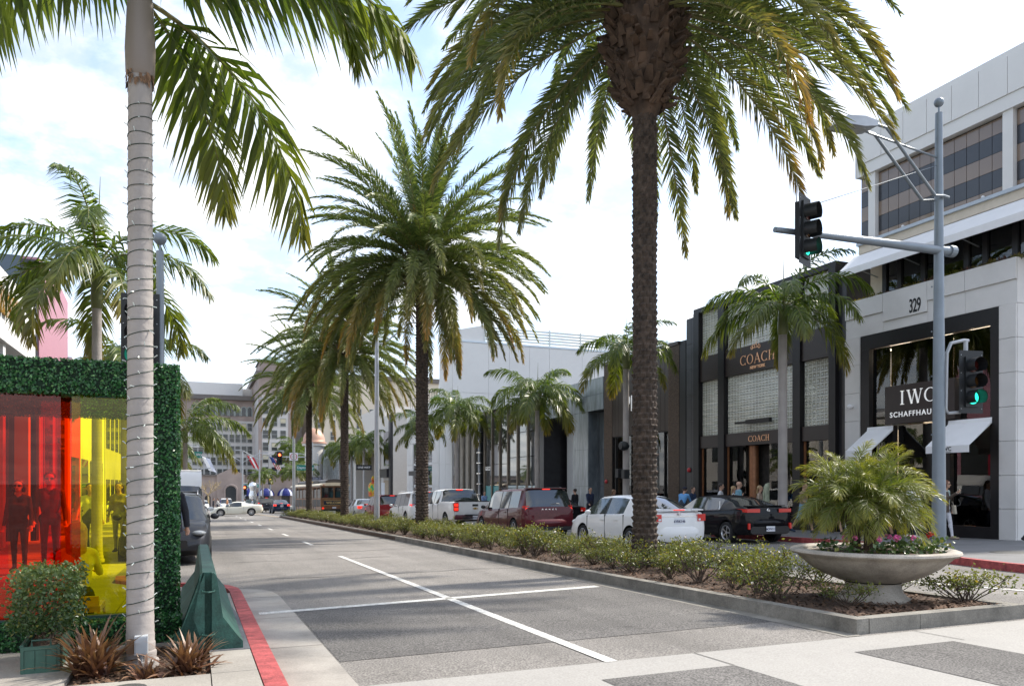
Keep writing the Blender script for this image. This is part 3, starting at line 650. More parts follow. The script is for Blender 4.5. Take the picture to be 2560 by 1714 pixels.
for i, (a, q, c, lb) in enumerate([(3.5,.72,'p','geranium with pink heads at the rim of the bowl toward the black car'),(4.05,.66,'p','geranium with pale pink heads in the bowl, left of the palm trunks'),(4.5,.58,'p','geranium with pink heads before the palm trunks in the bowl'),(5.15,.60,None,'leafy geranium without flowers in the bowl, right of the trunks'),(5.6,.70,'r','geranium with one bright red head at the rim of the bowl'),(6.1,.62,None,'leafy geranium at the back of the bowl toward the signal pole'),(4.8,.35,'p','geranium close under the palm with pink heads'),(2.9,.6,None,'small leafy geranium at the far side of the bowl')]):
    t = thing('geranium', lb, 'flower', (7.70+q*math.cos(a), 7.05+q*math.sin(a), G(6.98)+.73), i*1.3, 'geraniums in the concrete bowl')
    def pos(r): p = Vector((r.gauss(0,.075), r.gauss(0,.075), abs(r.gauss(.07,.05)))); return tuple(p), r.random()
    leaf_cloud(70, pos, .055, random.Random(i), 1.2, .95).build('foliage', lf_box, t)
    if c:
        for k in range(3 if c == 'p' else 1): link('flower', pinkm if c == 'p' else redm, t, (r.gauss(0,.07), r.gauss(0,.07), .17+r.random()*.04), (0,0,k), .9 if c == 'p' else 1.25)

# ---- flax plants in the tree pit
lf_flax = Mleaf('flax_leaf', (.075,.030,.022), (.20,.095,.060), (.30,.20,.11), .45, .15)
def flax(loc, n, L, seed, label):
    r = random.Random(seed); mb = MB(); lv = []; tc_ = []
    for i in range(n):
        a = r.uniform(0,6.28); el = R(r.triangular(15,88,60)); bd = R(r.uniform(10,70)); l = L*r.uniform(.55,1.1); w = r.uniform(.008,.015)
        b = Vector((r.gauss(0,.045), r.gauss(0,.045), 0)); S = Vector((-math.sin(a), math.cos(a), r.uniform(-.3,.3))); p = b.copy(); prev = None; q = r.random(); k0 = len(mb.v); N = 6
        for j in range(N+1):
            s = j/N; ww = w*(1-.2*s)*(1 if j < N else .05)*(.7+.6*math.sin(math.pi*min(1,s+.15)))
            mb.v += [tuple(p-S*ww), tuple(p+S*ww)]; th = el - bd*s**1.5; p = p + Vector((math.cos(th)*math.cos(a), math.cos(th)*math.sin(a), math.sin(th)))*(l/N)
            lv += [q]*2; tc_ += [.5*s*s]*2
        for j in range(N): mb.f.append((k0+2*j,k0+2*j+1,k0+2*j+3,k0+2*j+2)); mb.m.append(0)
    mb.at = {'lv': lv, 'tipc': tc_}
    t = thing('flax_plant', label, 'plant', loc, 0, 'flax plants in the tree pit'); mb.build('blades', lf_flax, t); return t
flax((-.70,6.42,G(6.4)+.11), 150, .46, 1, 'bronze flax plant between the green planter and the lit palm trunk')
flax((-.06,6.28,G(6.3)+.11), 120, .36, 2, 'bronze flax plant between the lit palm trunk and the green barrier')
flax((-.32,6.15,G(6.2)+.11), 40, .20, 3, 'small flax seedling right before the outlet box')

# ---- green wooden planter with clipped shrub
m_grn = M('green_wood', (.045,.115,.085), .6, var=.2, scale=9, stain=.3, sscale=6)
pl = thing('planter_box', 'small green wooden planter box with an open handle frame', 'planter', (-1.075,6.92,G(6.9)+.15), R(3))
x0, x1, y0, y1, h = -.125,.125,-.40,.40,.205
for i in range(3): MB().box(x0+.022+i*.0695, x0+.022+i*.0695+.066, y0+.004, y0+.018, .03, h-.03).build('plank', m_grn, pl)
for xx in (x0, x1-.02): MB().box(xx, xx+.02, y0, y0+.022, 0, h).build('corner_post', m_grn, pl); MB().box(xx, xx+.02, y1-.022, y1, 0, h).build('corner_post', m_grn, pl)
MB().box(x0+.02,x1-.02,y0+.001,y0+.021,h-.028,h-.002).build('rail', m_grn, pl); MB().box(x0+.02,x1-.02,y0+.001,y0+.021,.002,.03).build('rail', m_grn, pl)
for s in (-1, 1):
    for i in range(4): MB().box(s*.122-.008, s*.122+.008, y0+.024+i*.19, y0+.024+i*.19+.184, .012, h-.012).build('plank', m_grn, pl)
    MB().box(s*.121-.013, s*.121+.013, y0+.024, y1-.024, h-.012, h+.008).build('rail', m_grn, pl)
MB().box(x0+.03,x1-.03,y1-.02,y1-.005,.01,h-.01).build('back_board', m_grn, pl)
MB().tube([(-.06,y0+.05,h-.01),(-.06,y0+.05,h+.035),(.06,y0+.05,h+.035),(.06,y0+.05,h-.01)], .008, 6).build('handle', m_grn, pl)
MB().box(x0+.022,x1-.022,y0+.024,y1-.024,.05,h-.03).build('soil', m_soil, pl)
sh = thing('clipped_shrub', 'dense clipped green shrub with glossy leaves growing in the green planter box', 'shrub', (-1.06,6.90,G(6.9)+.33), 0)
r = random.Random(21); mb = MB()
for i in range(9):
    a = r.uniform(0,6.28); mb.tube([(r.uniform(-.04,.04), -.2+r.random()*.4, -.02),(.07*math.cos(a), -.2+.4*r.random(), .12),(.15*math.cos(a), .22*math.sin(a), .3)], [.009,.007,.004], 5, False)
mb.build('branches', m_stem, sh)
def pos(r):
    while 1:
        p = Vector((r.uniform(-.21,.21), r.uniform(-.40,.40), r.uniform(.10,.56))); e = max(abs(p.x)/.21, abs(p.y)/.40, abs(p.z-.33)/.23)
        if r.random() < e**3 + .08:
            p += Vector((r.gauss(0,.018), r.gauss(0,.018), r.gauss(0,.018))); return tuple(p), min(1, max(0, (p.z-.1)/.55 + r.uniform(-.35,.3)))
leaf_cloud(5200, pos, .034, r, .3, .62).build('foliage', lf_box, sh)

# ---- hedge pavilion with tinted panes
m_core = M('hedge_core', (.006,.022,.010), .9, var=.3, scale=30)
pvz = G(7.7)+.15
pv = thing('hedge_pavilion', 'square pavilion frame covered in artificial green hedge with red and yellow panes', 'pavilion', (-.15,7.70,pvz))
def hedge_part(name, x0, x1, y0, y1, z0, z1, dens, seed):
    """box in pavilion coordinates with a skin of small leaves"""
    o = MB().box(x0+.02, x1-.02, y0+.02, y1-.02, z0+.015, z1-.015).build(name, m_core, pv)
    r = random.Random(seed); mb = MB(); lv = []; tc_ = []
    fs = [((x1-x0)*(z1-z0), 0), ((x1-x0)*(z1-z0)*.5, 1), ((y1-y0)*(z1-z0), 2), ((y1-y0)*(z1-z0), 3), ((x1-x0)*(y1-y0), 4), ((x1-x0)*(y1-y0), 5)]
    for A, k in fs:
        for i in range(int(A*dens)):
            u, v = r.random(), r.random(); X, Y, Z = lerp(x0,x1,u), lerp(y0,y1,u), lerp(z0,z1,v); d = r.uniform(-.012,.012)
            p, n = [((X,y0+d,Z),(0,-1,0)),((X,y1+d,Z),(0,1,0)),((x0+d,Y,Z),(-1,0,0)),((x1+d,Y,Z),(1,0,0)),((X,lerp(y0,y1,v),z1+d),(0,0,1)),((X,lerp(y0,y1,v),z0+d),(0,0,-1))][k]
            n = (Vector(n) + Vector((r.gauss(0,.6), r.gauss(0,.6), r.gauss(0,.6)))).normalized(); a = n.orthogonal().normalized(); a = Matrix.Rotation(r.uniform(0,6.28),3,n) @ a; b = n.cross(a); s = r.uniform(.010,.018); p = Vector(p)
            mb.add([p-a*s, p+b*s*.62, p+a*s, p-b*s*.62], [(0,1,2,3)]); q = r.random()**1.6; lv += [q]*4; tc_ += [1.0 if r.random() < .06 else 0]*4
    mb.at = {'lv': lv, 'tipc': tc_}; f = mb.build('foliage', lf_hedge, o, kind='stuff'); return o
W = 2.9; D = 2.75; H = 2.50; bt = .30; ct = .27
hedge_part('front_beam', -W, 0, 0, .27, H-bt, H, 4200, 1)
hedge_part('column', -ct, 0, 0, .27, .0, H-bt, 4200, 2)
hedge_part('column', -W, -W+ct, 0, .27, .0, H-bt, 1200, 3)
hedge_part('back_beam', -W, -.55, D-.27, D, H-bt, H, 2600, 4)
hedge_part('column', -W, -W+ct, D-.27, D, .0, H-bt, 1200, 6)
hedge_part('base_strip', -W+ct, -ct, -.22, .12, 0, .21, 4200, 7)
hedge_part('base_strip', -ct, .02, -.24, -.02, 0, .23, 4200, 8)
gl_red = Mglass('red_pane', (.98,.21,.03), .9, 0, 1.45); gl_yel = Mglass('yellow_pane', (.98,.93,.10), .9, 0, 1.45); gl_or = Mglass('orange_pane', (.97,.5,.06), .9, 0, 1.45)
def pane(mat, x0, x1, y, z0=.235, z1=H-bt+.0, nm='glass_pane'): MB().box(x0-pv.location.x, x1-pv.location.x, y, y+.008, z0, z1).build(nm, mat, pv)
pane(gl_red, -1.86, -1.104, .09); pane(gl_yel, -1.021, -.355, .09); pane(gl_or, -2.75, -1.93, .12)
pane(gl_or, -2.70, -1.98, D-.16); pane(gl_red, -1.30, -.985, .36)
m_sheet = M('frosted_board', (.50,.55,.42), .5, var=.03)
rail = M('dark_rail', (.02,.06,.05), .5, var=0)
MB().box(-W+ct, -ct, .05, .17, .21, .235).build('bottom_rail', rail, pv)
for xx in (-1.62,-.62): MB().box(xx-.05-pv.location.x*0, xx+.1, .07, .15, H-bt-.02, H-bt).build('pane_clamp', rail, pv)

# ---- green concrete barrier
m_bar = M('green_barrier', (.030,.110,.085), .62, var=.16, scale=5, bump=.5, bscale=40, stain=.6, sscale=7, speck=.12)
ba = thing('traffic_barrier', 'dark green concrete traffic barrier on the kerb beside the hedge pavilion', 'barrier', (.095,6.90,G(6.9)+.155), 0, None, -.02)
pr = [(-.275,0),(.275,0),(.275,.055),(.235,.10),(.115,.27),(.065,.62),(.045,.64),(-.045,.64),(-.065,.62),(-.115,.27),(-.235,.10),(-.275,.055)]
mb = MB(); mb.prism([(x,.09,z) for x, z in pr], (0,4.55,0)); body = mb.build('body', m_bar, ba)
for s in (-1, 1):   # end cheeks either side of the joint channel
    q = [(x, z) for x, z in pr if x*s > 0]; q = [(s*.028, 0)] + ([p for p in (q if s > 0 else q[::-1])]) + [(s*.028,.64)]
    q = [(a, b) for a, b in q]; mb = MB(); mb.prism([(x,0,z) for x, z in q][::s], (0,.09,0)); mb.build('end_cheek', m_bar, ba)
for z in (.14,.50): MB().tube([(-.05,.02,z),(-.045,-.02,z-.012),(0,-.035,z-.016),(.045,-.02,z-.012),(.05,.02,z)], .008, 6).build('steel_loop', m_bar, ba)
# ---------------------------------------------------------------- vehicles
# car axes: +Y is the front, X to the right, z = 0 on the road
m_tyre = M('tyre', (.012,.012,.013), .8, var=.2); m_rim = M('alloy_rim', (.55,.56,.58), .28, .9, var=.05); m_well = M('wheel_well', (.006,.006,.006), .95, var=0)
m_cglass = M('car_glass', (.012,.016,.018), .03, 0, var=0, spec=.9, coat=.6); m_trim = M('black_trim', (.012,.012,.013), .4, var=0); m_chrome = M('chrome', (.75,.76,.78), .12, 1, var=0)
m_cgl2 = M('car_glass_light', (.06,.075,.075), .04, 0, var=0, spec=.8, coat=.5)
m_tail = M('tail_lens', (.38,.012,.012), .15, var=0, spec=.7, emit=(1,.06,.03), es=.05); m_brake = M('brake_lamp', (.45,.012,.01), .2, var=0, emit=(1,.03,.012), es=.7); m_head = M('headlight_lens', (.22,.24,.26), .08, var=0, spec=.9); m_clear = M('clear_lens', (.7,.72,.74), .1, var=0, spec=.8)
m_plate = M('plate_white', (.72,.74,.78), .4, var=0); m_ptext = M('plate_ink', (.02,.03,.10), .5, var=0); m_silver = M('badge', (.8,.8,.8), .2, 1, var=0); m_gold = M('badge_gold', (.6,.42,.1), .25, 1, var=0)
def paint(name, col, metal=0): return M('paint_'+name, col, .5, metal, var=.02, scale=2, coat=.55 if max(col) > .05 else .40, spec=.25 if max(col) > .05 else .05)
def lerpst(a, b, t): return tuple(lerp(p, q, t) for p, q in zip(a, b))
def wheel_mesh(rad, w, spokes, rimcol=None):
    t = MB(); t.lathe([(rad*.64,-w*.46),(rad*.70,-w*.5),(rad*.94,-w*.5),(rad*.99,-w*.36),(rad,0),(rad*.99,w*.36),(rad*.94,w*.5),(rad*.70,w*.5),(rad*.64,w*.46)], 32, axis='x')
    m = MB(); m.lathe([(rad*.70,w*.47),(rad*.66,w*.5),(rad*.62,w*.42),(rad*.60,w*.1)], 32, axis='x'); m.lathe([(0,w*.40),(rad*.13,w*.40),(rad*.15,w*.33)], 16, axis='x')
    for k in range(spokes):
        a = 2*math.pi*k/spokes
        for d in (-.10,.10):
            c, s_ = math.cos(a+d*.6), math.sin(a+d*.6); c2, s2 = math.cos(a+d), math.sin(a+d); wd = rad*.035
            m.add([(w*.36,rad*.12*c-wd*s_,rad*.12*s_+wd*c),(w*.36,rad*.12*c+wd*s_,rad*.12*s_-wd*c),(w*.43,rad*.63*c2+wd*s2,rad*.63*s2-wd*c2),(w*.43,rad*.63*c2-wd*s2,rad*.63*s2+wd*c2)], [(0,1,2,3)])
    b = MB(); b.disc((w*.22,0,0), rad*.62, (1,0,0), 28)
    return t.mesh('tyre', m_tyre, 40), m.mesh('rim', rimcol or m_rim, 40), b.mesh('brake_disc', m_well)
WH = {}
def add_wheels(t, track, ys, rad, w=.21, spokes=5, lab=None):
    key = (round(rad,3), spokes)
    if key not in WH: WH[key] = wheel_mesh(rad, w, spokes)
    for y in ys:
        for s in (1, -1):
            ty = link('wheel', WH[key][0], t, (s*(track-w*.42), y, rad), (0, 0, 0 if s > 0 else math.pi))
            link('rim', WH[key][1], ty); link('brake_disc', WH[key][2], ty)
def section(st):
    y, zb, zs, zt, wb, ws, wt = st
    gh = zt - zs; 
    half = [(0,zb),(wb*.90,zb),(wb,zb+.09),(max(wb,ws)+.012, zb+.45*(zs-zb)),(ws,zs-.10*(zs-zb)),(ws-.035,zs)]
    if gh > .12: half += [(lerp(ws-.035,wt,.88), zs+gh*.88),(wt-.07,zt-.012),(wt*.55,zt+.008),(0,zt+.014)]
    else: half += [(ws-.07,zs+gh*.35),(ws-.16,zs+gh*.62),(ws*.5,zs+gh*.95),(0,zt)]
    return [(x, y, z) for x, z in half]
NS = 10
def car_body(stations, flags, wheels, rad, paintm, t, extra_black=(), nsub=3, wellw=None, pillar=None):
    """stations (y,zb,zs,zt,wb,ws,wt) from rear to front. flags per interval: (side, top, door) side: g glass / b body / k black; top: r roof, w windshield, R rear glass, h panel; door: name or ''"""
    names = ['body','trim']; slots = {}
    mats = {'body': paintm, 'trim': m_trim}
    rows = [section(s) for s in stations]
    vs = []; fs = []; mi = []
    full = []
    for rw in rows: full.append(rw + [(-x, y, z) for x, y, z in rw[-2:0:-1]])
    n = len(full[0])
    for q in full: vs += q
    def slot(nm):
        if nm not in names: names.append(nm)
        return names.index(nm)
    for i in range(len(rows)-1):
        side, top, door = flags[i]
        for j in range(n):
            k = j if j < NS-1 else n-1-j       # segment index on the half section
            left = j >= NS-1
            a = (i*n+j, i*n+(j+1) % n, (i+1)*n+(j+1) % n, (i+1)*n+j); fs.append(a)
            sd = 'L' if left else 'R'; nm = 'body'
            if k == 5 and side == 'g': nm = 'window_%s_%s' % (door or 'q', sd)
            elif k == 5 and side == 'k': nm = 'trim'
            elif k >= 6 and top == 'w' : nm = 'windshield'
            elif k >= 6 and top == 'R': nm = 'rear_window'
            elif k >= 7 and top == 'k': nm = 'trim'
            elif k in (2,3,4) and door: nm = 'door_%s_%s' % (door, sd)
            elif k in (0,): nm = 'trim'
            mi.append(slot(nm))
    fs.append(tuple(range(n))[::-1]); mi.append(0); fs.append(tuple((len(rows)-1)*n + j for j in range(n))); mi.append(0)
    me = bpy.data.meshes.new('body'); me.from_pydata(vs, [], fs); me.polygons.foreach_set('material_index', mi)
    bmm = bmesh.new(); bmm.from_mesh(me); bmesh.ops.recalc_face_normals(bmm, faces=bmm.faces); bmm.to_mesh(me); bmm.free()
    wslot = slot('wheel_well')
    for nm in names: me.materials.append(bpy.data.materials.new('tmp'))
    cut = MB()
    for y in wheels:
        for s in (1, -1): cut.lathe([(0.0001,s*(stations[len(stations)//2][5]-.30)),(rad*1.17,s*(stations[len(stations)//2][5]-.30)),(rad*1.17,s*1.3),(0.0001,s*1.3)], 28, (0,y,rad*1.02), 'x')
    cm = cut.mesh('cut', bpy.data.materials.new('tmp')); bmm = bmesh.new(); bmm.from_mesh(cm); bmesh.ops.remove_doubles(bmm, verts=bmm.verts, dist=.001); bmesh.ops.recalc_face_normals(bmm, faces=bmm.faces); bmm.to_mesh(cm); bmm.free()
    cm.materials.clear()
    for nm in names: cm.materials.append(me.materials[names.index(nm)])
    cm.polygons.foreach_set('material_index', [wslot]*len(cm.polygons))
    res = baked(me, ('BOOLEAN', dict(operation='DIFFERENCE', solver='EXACT')), extra=cm)
    V = [tuple(v.co) for v in res.vertices]; groups = {}
    for p in res.polygons:
        k = p.material_index
        if k == wslot: k = (k, p.center.x > 0, p.center.y > 0)
        groups.setdefault(k, []).append(tuple(p.vertices))
    parts = {}
    for k, F in groups.items():
        nm = names[k[0] if isinstance(k, tuple) else k]; used = sorted({v for f in F for v in f}); mp = {v: q for q, v in enumerate(used)}
        mb = MB(); mb.v = [V[v] for v in used]; mb.f = [tuple(mp[v] for v in f) for f in F]; mb.m = [0]*len(F)
        if nm.startswith('window') or nm in ('windshield','rear_window'): m = m_cglass
        elif nm == 'trim': m = m_trim
        elif nm == 'wheel_well': m = m_well
        else: m = paintm
        pn = nm.split('_')[0] if nm.startswith(('window','door')) else nm
        parts[nm] = mb.build(pn, m, t, 44)
    return parts
def bar(t, name, mat, x0, x1, y0, y1, z0, z1, rot=None):
    """small bevelled block"""
    b = min(x1-x0, y1-y0, z1-z0)*.28; mb = MB()
    mb.prism([(x0+b,y0,z0),(x1-b,y0,z0),(x1,y0,z0+b),(x1,y0,z1-b),(x1-b,y0,z1),(x0+b,y0,z1),(x0,y0,z1-b),(x0,y0,z0+b)], (0,y1-y0,0)); return mb.build(name, mat, t)
def bumper(t, mat, w, y, d, z0, z1, name='rear_bumper'):
    """rounded rear bumper: curved in plan, bevelled top and bottom"""
    n = 14; e = (z1-z0)*.22; mb = MB(); rows = [(z0,.05),(z0+e,.0),((z0+z1)/2,-.012),(z1-e,.0),(z1,.05)]; vs = []
    for z, ins in rows:
        for k in range(n+1):
            u = -1 + 2*k/n; vs.append((u*(w-ins*.5), y + ins + d*abs(u)**4.5, z))
    mb.add(vs, [(i*(n+1)+k, i*(n+1)+k+1, (i+1)*(n+1)+k+1, (i+1)*(n+1)+k) for i in range(4) for k in range(n)])
    return mb.build(name, mat, t, 50)
def mirrors(t, paintm, w, y, z):
    for s in (-1, 1): 
        mb = MB(); mb.sph((s*(w+.10), y, z), (.10,.055,.07), 10, 8); mb.build('wing_mirror', paintm, t, 60)
def handles(parts, t, mat, ys, w, z):
    for nm, y in ys:
        for s, q in ((1,'R'),(-1,'L')):
            p = parts.get('door_%s_%s' % (nm, q)); mb = MB(); mb.box(s*w-.012, s*w+.022, y-.09, y+.09, z-.012, z+.016); mb.build('handle', mat, p or t)
def seams(t, w, segs):
    """thin dark door gaps: (y, z0, z1)"""
    for y, z0, z1 in segs:
        for s in (-1, 1): MB().box(s*(w-.035), s*(w+.0165), y-.004, y+.004, z0, z1).build('door_gap', m_trim, t)
def plate(t, y, z, txt, face=-1, w=.31, h=.155, col=None):
    o = bar(t, 'licence_plate', col or m_plate, -w/2, w/2, y-.01, y+.0, z-h/2, z+h/2)
    l = text_mesh(txt, .085, .002, m_ptext, .002, 1.05); link('plate_lettering', l, o, (0, y-.013, z-.01), FACE['-y'])
def lamp(t, name, mat, s, x0, x1, z0, z1, y, wrap, slant=0):
    """wrap-round rear lamp: rear face from x0 to x1 at depth y, then round the corner by wrap"""
    mb = MB(); pts = [(x0,y-.012),(x1-.05,y-.004),(x1,y+.05),(x1+.012,y+wrap)]
    q = []
    for k in range(3):
        (a, b), (c, d) = pts[k], pts[k+1]; f0, f1 = k/3, (k+1)/3
        mb.quad((s*a,b,z0+slant*f0),(s*c,d,z0+slant*f1),(s*c,d,lerp(z1,z1-.0,f1)),(s*a,b,z1)) if s > 0 else mb.quad((s*c,d,z0+slant*f1),(s*a,b,z0+slant*f0),(s*a,b,z1),(s*c,d,z1))
        mb.quad((s*a,b,z1),(s*c,d,z1),(s*(c-.06),d+.02,z1+.002),(s*(a-.0),b+.06,z1+.002))
    return mb.build(name, mat, t, 50)
def ghouse(t): pass
PITCH = -math.atan(.02)
def car_root(name, label, x, y, rz=0, group='cars queuing in the far lanes', cat='car'): return thing(name, label, cat, (x, y, G(y)), rz, group, PITCH)

# --- white saloon
def saloon(label, x, y, rz, pm, group, txt='6YRK146', spoiler=True, L=4.6, glass=None, lampm=None):
    t = car_root('saloon_car', label, x, y, rz, group)
    st = [(-2.28,.40,.80,.84,.62,.66,.5),(-2.24,.30,.95,1.00,.76,.77,.62),(-2.08,.26,1.00,1.045,.86,.845,.68),(-1.72,.24,1.01,1.07,.875,.872,.72),(-1.62,.24,1.00,1.10,.88,.875,.70),
          (-1.15,.22,.985,1.34,.88,.878,.62),(-.95,.22,.98,1.41,.88,.878,.60),(-.72,.22,.97,1.445,.88,.88,.60),(-.66,.22,.97,1.45,.88,.88,.60),(-.05,.22,.955,1.465,.88,.88,.61),(.03,.22,.955,1.465,.88,.88,.61),(.62,.22,.94,1.44,.88,.88,.60),(.70,.22,.94,1.42,.88,.88,.60),
          (1.15,.22,.93,1.17,.88,.88,.64),(1.38,.22,.92,1.00,.875,.87,.72),(1.75,.24,.87,.92,.87,.85,.7),(2.08,.27,.76,.82,.84,.78,.6),(2.24,.34,.66,.70,.74,.66,.5),(2.30,.42,.58,.60,.60,.52,.4)]
    fl = [('b','h','')]*4 + [('b','R',''),('b','R',''),('b','r','rear'),('g','r','rear'),('g','r','rear'),('k','r',''),('g','r','front'),('g','r','front'),('g','w','front'),('b','w',''),('b','h',''),('b','h',''),('b','h',''),('b','h','')]
    fl[6] = ('g','r','rear'); fl[8] = ('g','r','rear'); fl[5] = ('b','R','')
    P = car_body(st, fl, (-1.32,1.30), .315, pm, t)
    if glass:
        for k, o in P.items():
            if k.startswith('window'): o.data.materials.clear(); o.data.materials.append(glass)
    add_wheels(t, .88, (-1.32,1.30), .315, .205, 7)
    mirrors(t, pm if spoiler else m_trim, .88, .78, 1.0); handles(P, t, pm, (('rear',-.62),('front',.12)), .893, .80); seams(t, .88, ((-.01,.30,.95),(-1.0,.42,.95),(1.02,.36,.9)))
    for s in (-1, 1): lamp(t, 'tail_lamp', lampm or m_tail, s, .54, .83, .79, .97, -2.285, .30, .03)
    for s in (-1, 1): lamp(t, 'reversing_lens', m_clear, s, .56, .68, .81, .86, -2.293, .0)
    bar(t, 'high_brake_lamp', m_brake, -.16, .16, -2.275, -2.25, 1.068, 1.09) if spoiler else bar(t, 'high_brake_lamp', m_brake, -.16, .16, -1.80, -1.76, 1.075, 1.10)
    bumper(t, pm, .875, -2.345, .42, .28, .66); bar(t, 'bumper_underside', m_trim, -.66,.66,-2.28,-2.1,.24,.30)
    bar(t, 'garnish', m_chrome if spoiler else pm, -.52,.52,-2.272,-2.24,.905,.925)
    mb = MB(); mb.lathe([(.045,-.004),(.055,.004),(.045,.008)], 20, (0,-2.27,.985), 'y'); mb.box(-.006,.006,-2.275,-2.262,.95,1.02); mb.box(-.04,.04,-2.275,-2.262,.988,.996); mb.build('badge', m_silver, t)
    plate(t, -2.272, .80, txt)
    if spoiler: mb = MB(); mb.prism([(-.74,-2.26,1.065),(.74,-2.26,1.065),(.72,-2.04,1.085),(-.72,-2.04,1.085)], (0,0,.026)); mb.build('spoiler', pm, t); [bar(t,'spoiler_foot',pm,s*.6-.05,s*.6+.05,-2.16,-2.08,1.03,1.07) for s in (-1,1)]
    bar(t, 'exhaust', m_trim, .42,.50,-2.33,-2.2,.26,.31)
    for s in (-1, 1): mb = MB(); mb.sph((s*.66,2.12,.70), (.15,.10,.07), 10, 6); mb.build('headlight', m_clear, t, 60)
    return t
pw = paint('white', (.80,.80,.79)); pbk = paint('black', (.006,.006,.008)); pmr = paint('maroon', (.085,.005,.011), .2); pnv = paint('navy', (.012,.022,.05), .3); psv = paint('silver', (.42,.43,.44), .7); pred = paint('red', (.22,.01,.015), .3); pcream = paint('cream', (.72,.70,.60)); pdk = paint('graphite', (.03,.032,.038), .5)
QG = 'cars queuing in the far lanes'
saloon('white saloon with lit brake lamp and boot spoiler behind the closest palm trunk', 11.30, 18.60, 0, pw, QG, glass=m_cgl2)
saloon('silver saloon in the queue partly hidden by a palm trunk', 11.0, 54.5, 0, psv, QG, '7BKR203', False, lampm=m_brake)
saloon('dark blue saloon with lit brake lamps past the crossing', 8.35, 86.6, R(1), pnv, 'cars beyond the crossing', '5KPT881', False, lampm=m_brake)

# --- black fastback
def fastback(label, x, y, rz):
    t = car_root('fastback_car', label, x, y, rz, QG)
    st = [(-2.20,.42,.80,.90,.66,.70,.55),(-2.16,.32,1.02,1.08,.82,.80,.62),(-2.02,.27,1.06,1.12,.87,.86,.66),(-1.70,.25,1.05,1.17,.895,.885,.64),(-1.28,.23,1.02,1.28,.90,.895,.62),(-.95,.22,1.00,1.36,.905,.90,.60),(-.72,.22,.99,1.41,.905,.90,.60),(-.10,.22,.97,1.46,.905,.90,.61),(-.02,.22,.97,1.46,.905,.90,.61),(.55,.22,.95,1.43,.905,.90,.60),(.66,.22,.95,1.40,.905,.90,.60),(1.20,.22,.93,1.13,.90,.895,.66),(1.42,.22,.92,.99,.90,.88,.74),(1.80,.24,.86,.91,.88,.85,.7),(2.08,.28,.74,.79,.82,.76,.6),(2.22,.36,.64,.67,.72,.62,.5)]
    fl = [('b','h',''),('b','R',''),('b','R',''),('b','R',''),('b','R',''),('g','r','rear'),('g','r','rear'),('k','r',''),('g','r','front'),('g','r','front'),('g','w','front'),('b','w',''),('b','h',''),('b','h',''),('b','h','')]
    P = car_body(st, fl, (-1.33,1.37), .325, pbk, t); add_wheels(t, .905, (-1.33,1.37), .325, .21, 5)
    mirrors(t, pbk, .90, .75, 1.0); handles(P, t, pbk, (('rear',-.62),('front',.12)), .918, .82); seams(t, .905, ((-.06,.30,.97),))
    for s in (-1, 1):
        MB().tube([(s*.895,-.98,1.02),(s*.90,-.2,.985),(s*.885,1.05,.945)], .011, 5).build('window_trim', m_chrome, t)
        MB().tube([(s*.895,-.98,1.02),(s*.84,-.95,1.12),(s*.72,-.80,1.27)], .009, 5).build('window_trim', m_chrome, t)
        lamp(t, 'tail_lamp', m_tail, s, .34, .84, .93, 1.04, -2.21, .55, .02); bar(t, 'reflector', m_tail, s*.74-.03, s*.74+.03, -2.255, -2.2, .44, .62)
    bumper(t, pbk, .90, -2.25, .40, .50, .74); bar(t, 'diffuser', m_trim, -.70,.70,-2.25,-1.95,.30,.52); bar(t,'spoiler',pbk,-.66,.66,-2.12,-1.86,1.115,1.14)
    mb = MB(); mb.lathe([(.05,-.003),(.062,.004),(.05,.008)], 20, (0,-2.185,.99), 'y'); mb.box(-.035,-.022,-2.195,-2.18,.955,1.025); mb.box(.022,.035,-2.195,-2.18,.955,1.025); mb.box(-.03,.03,-2.195,-2.18,.984,.996); mb.build('badge', m_silver, t)
    plate(t, -2.262, .45, '8CVV113'); MB().tube([(.0,-.45,1.455),(.0,-.6,1.53)], [.012,.004], 5).build('aerial', m_trim, t)
    return t
fastback('glossy black fastback with chrome window trim waiting at the kerb', 15.80, 20.35, R(-2))

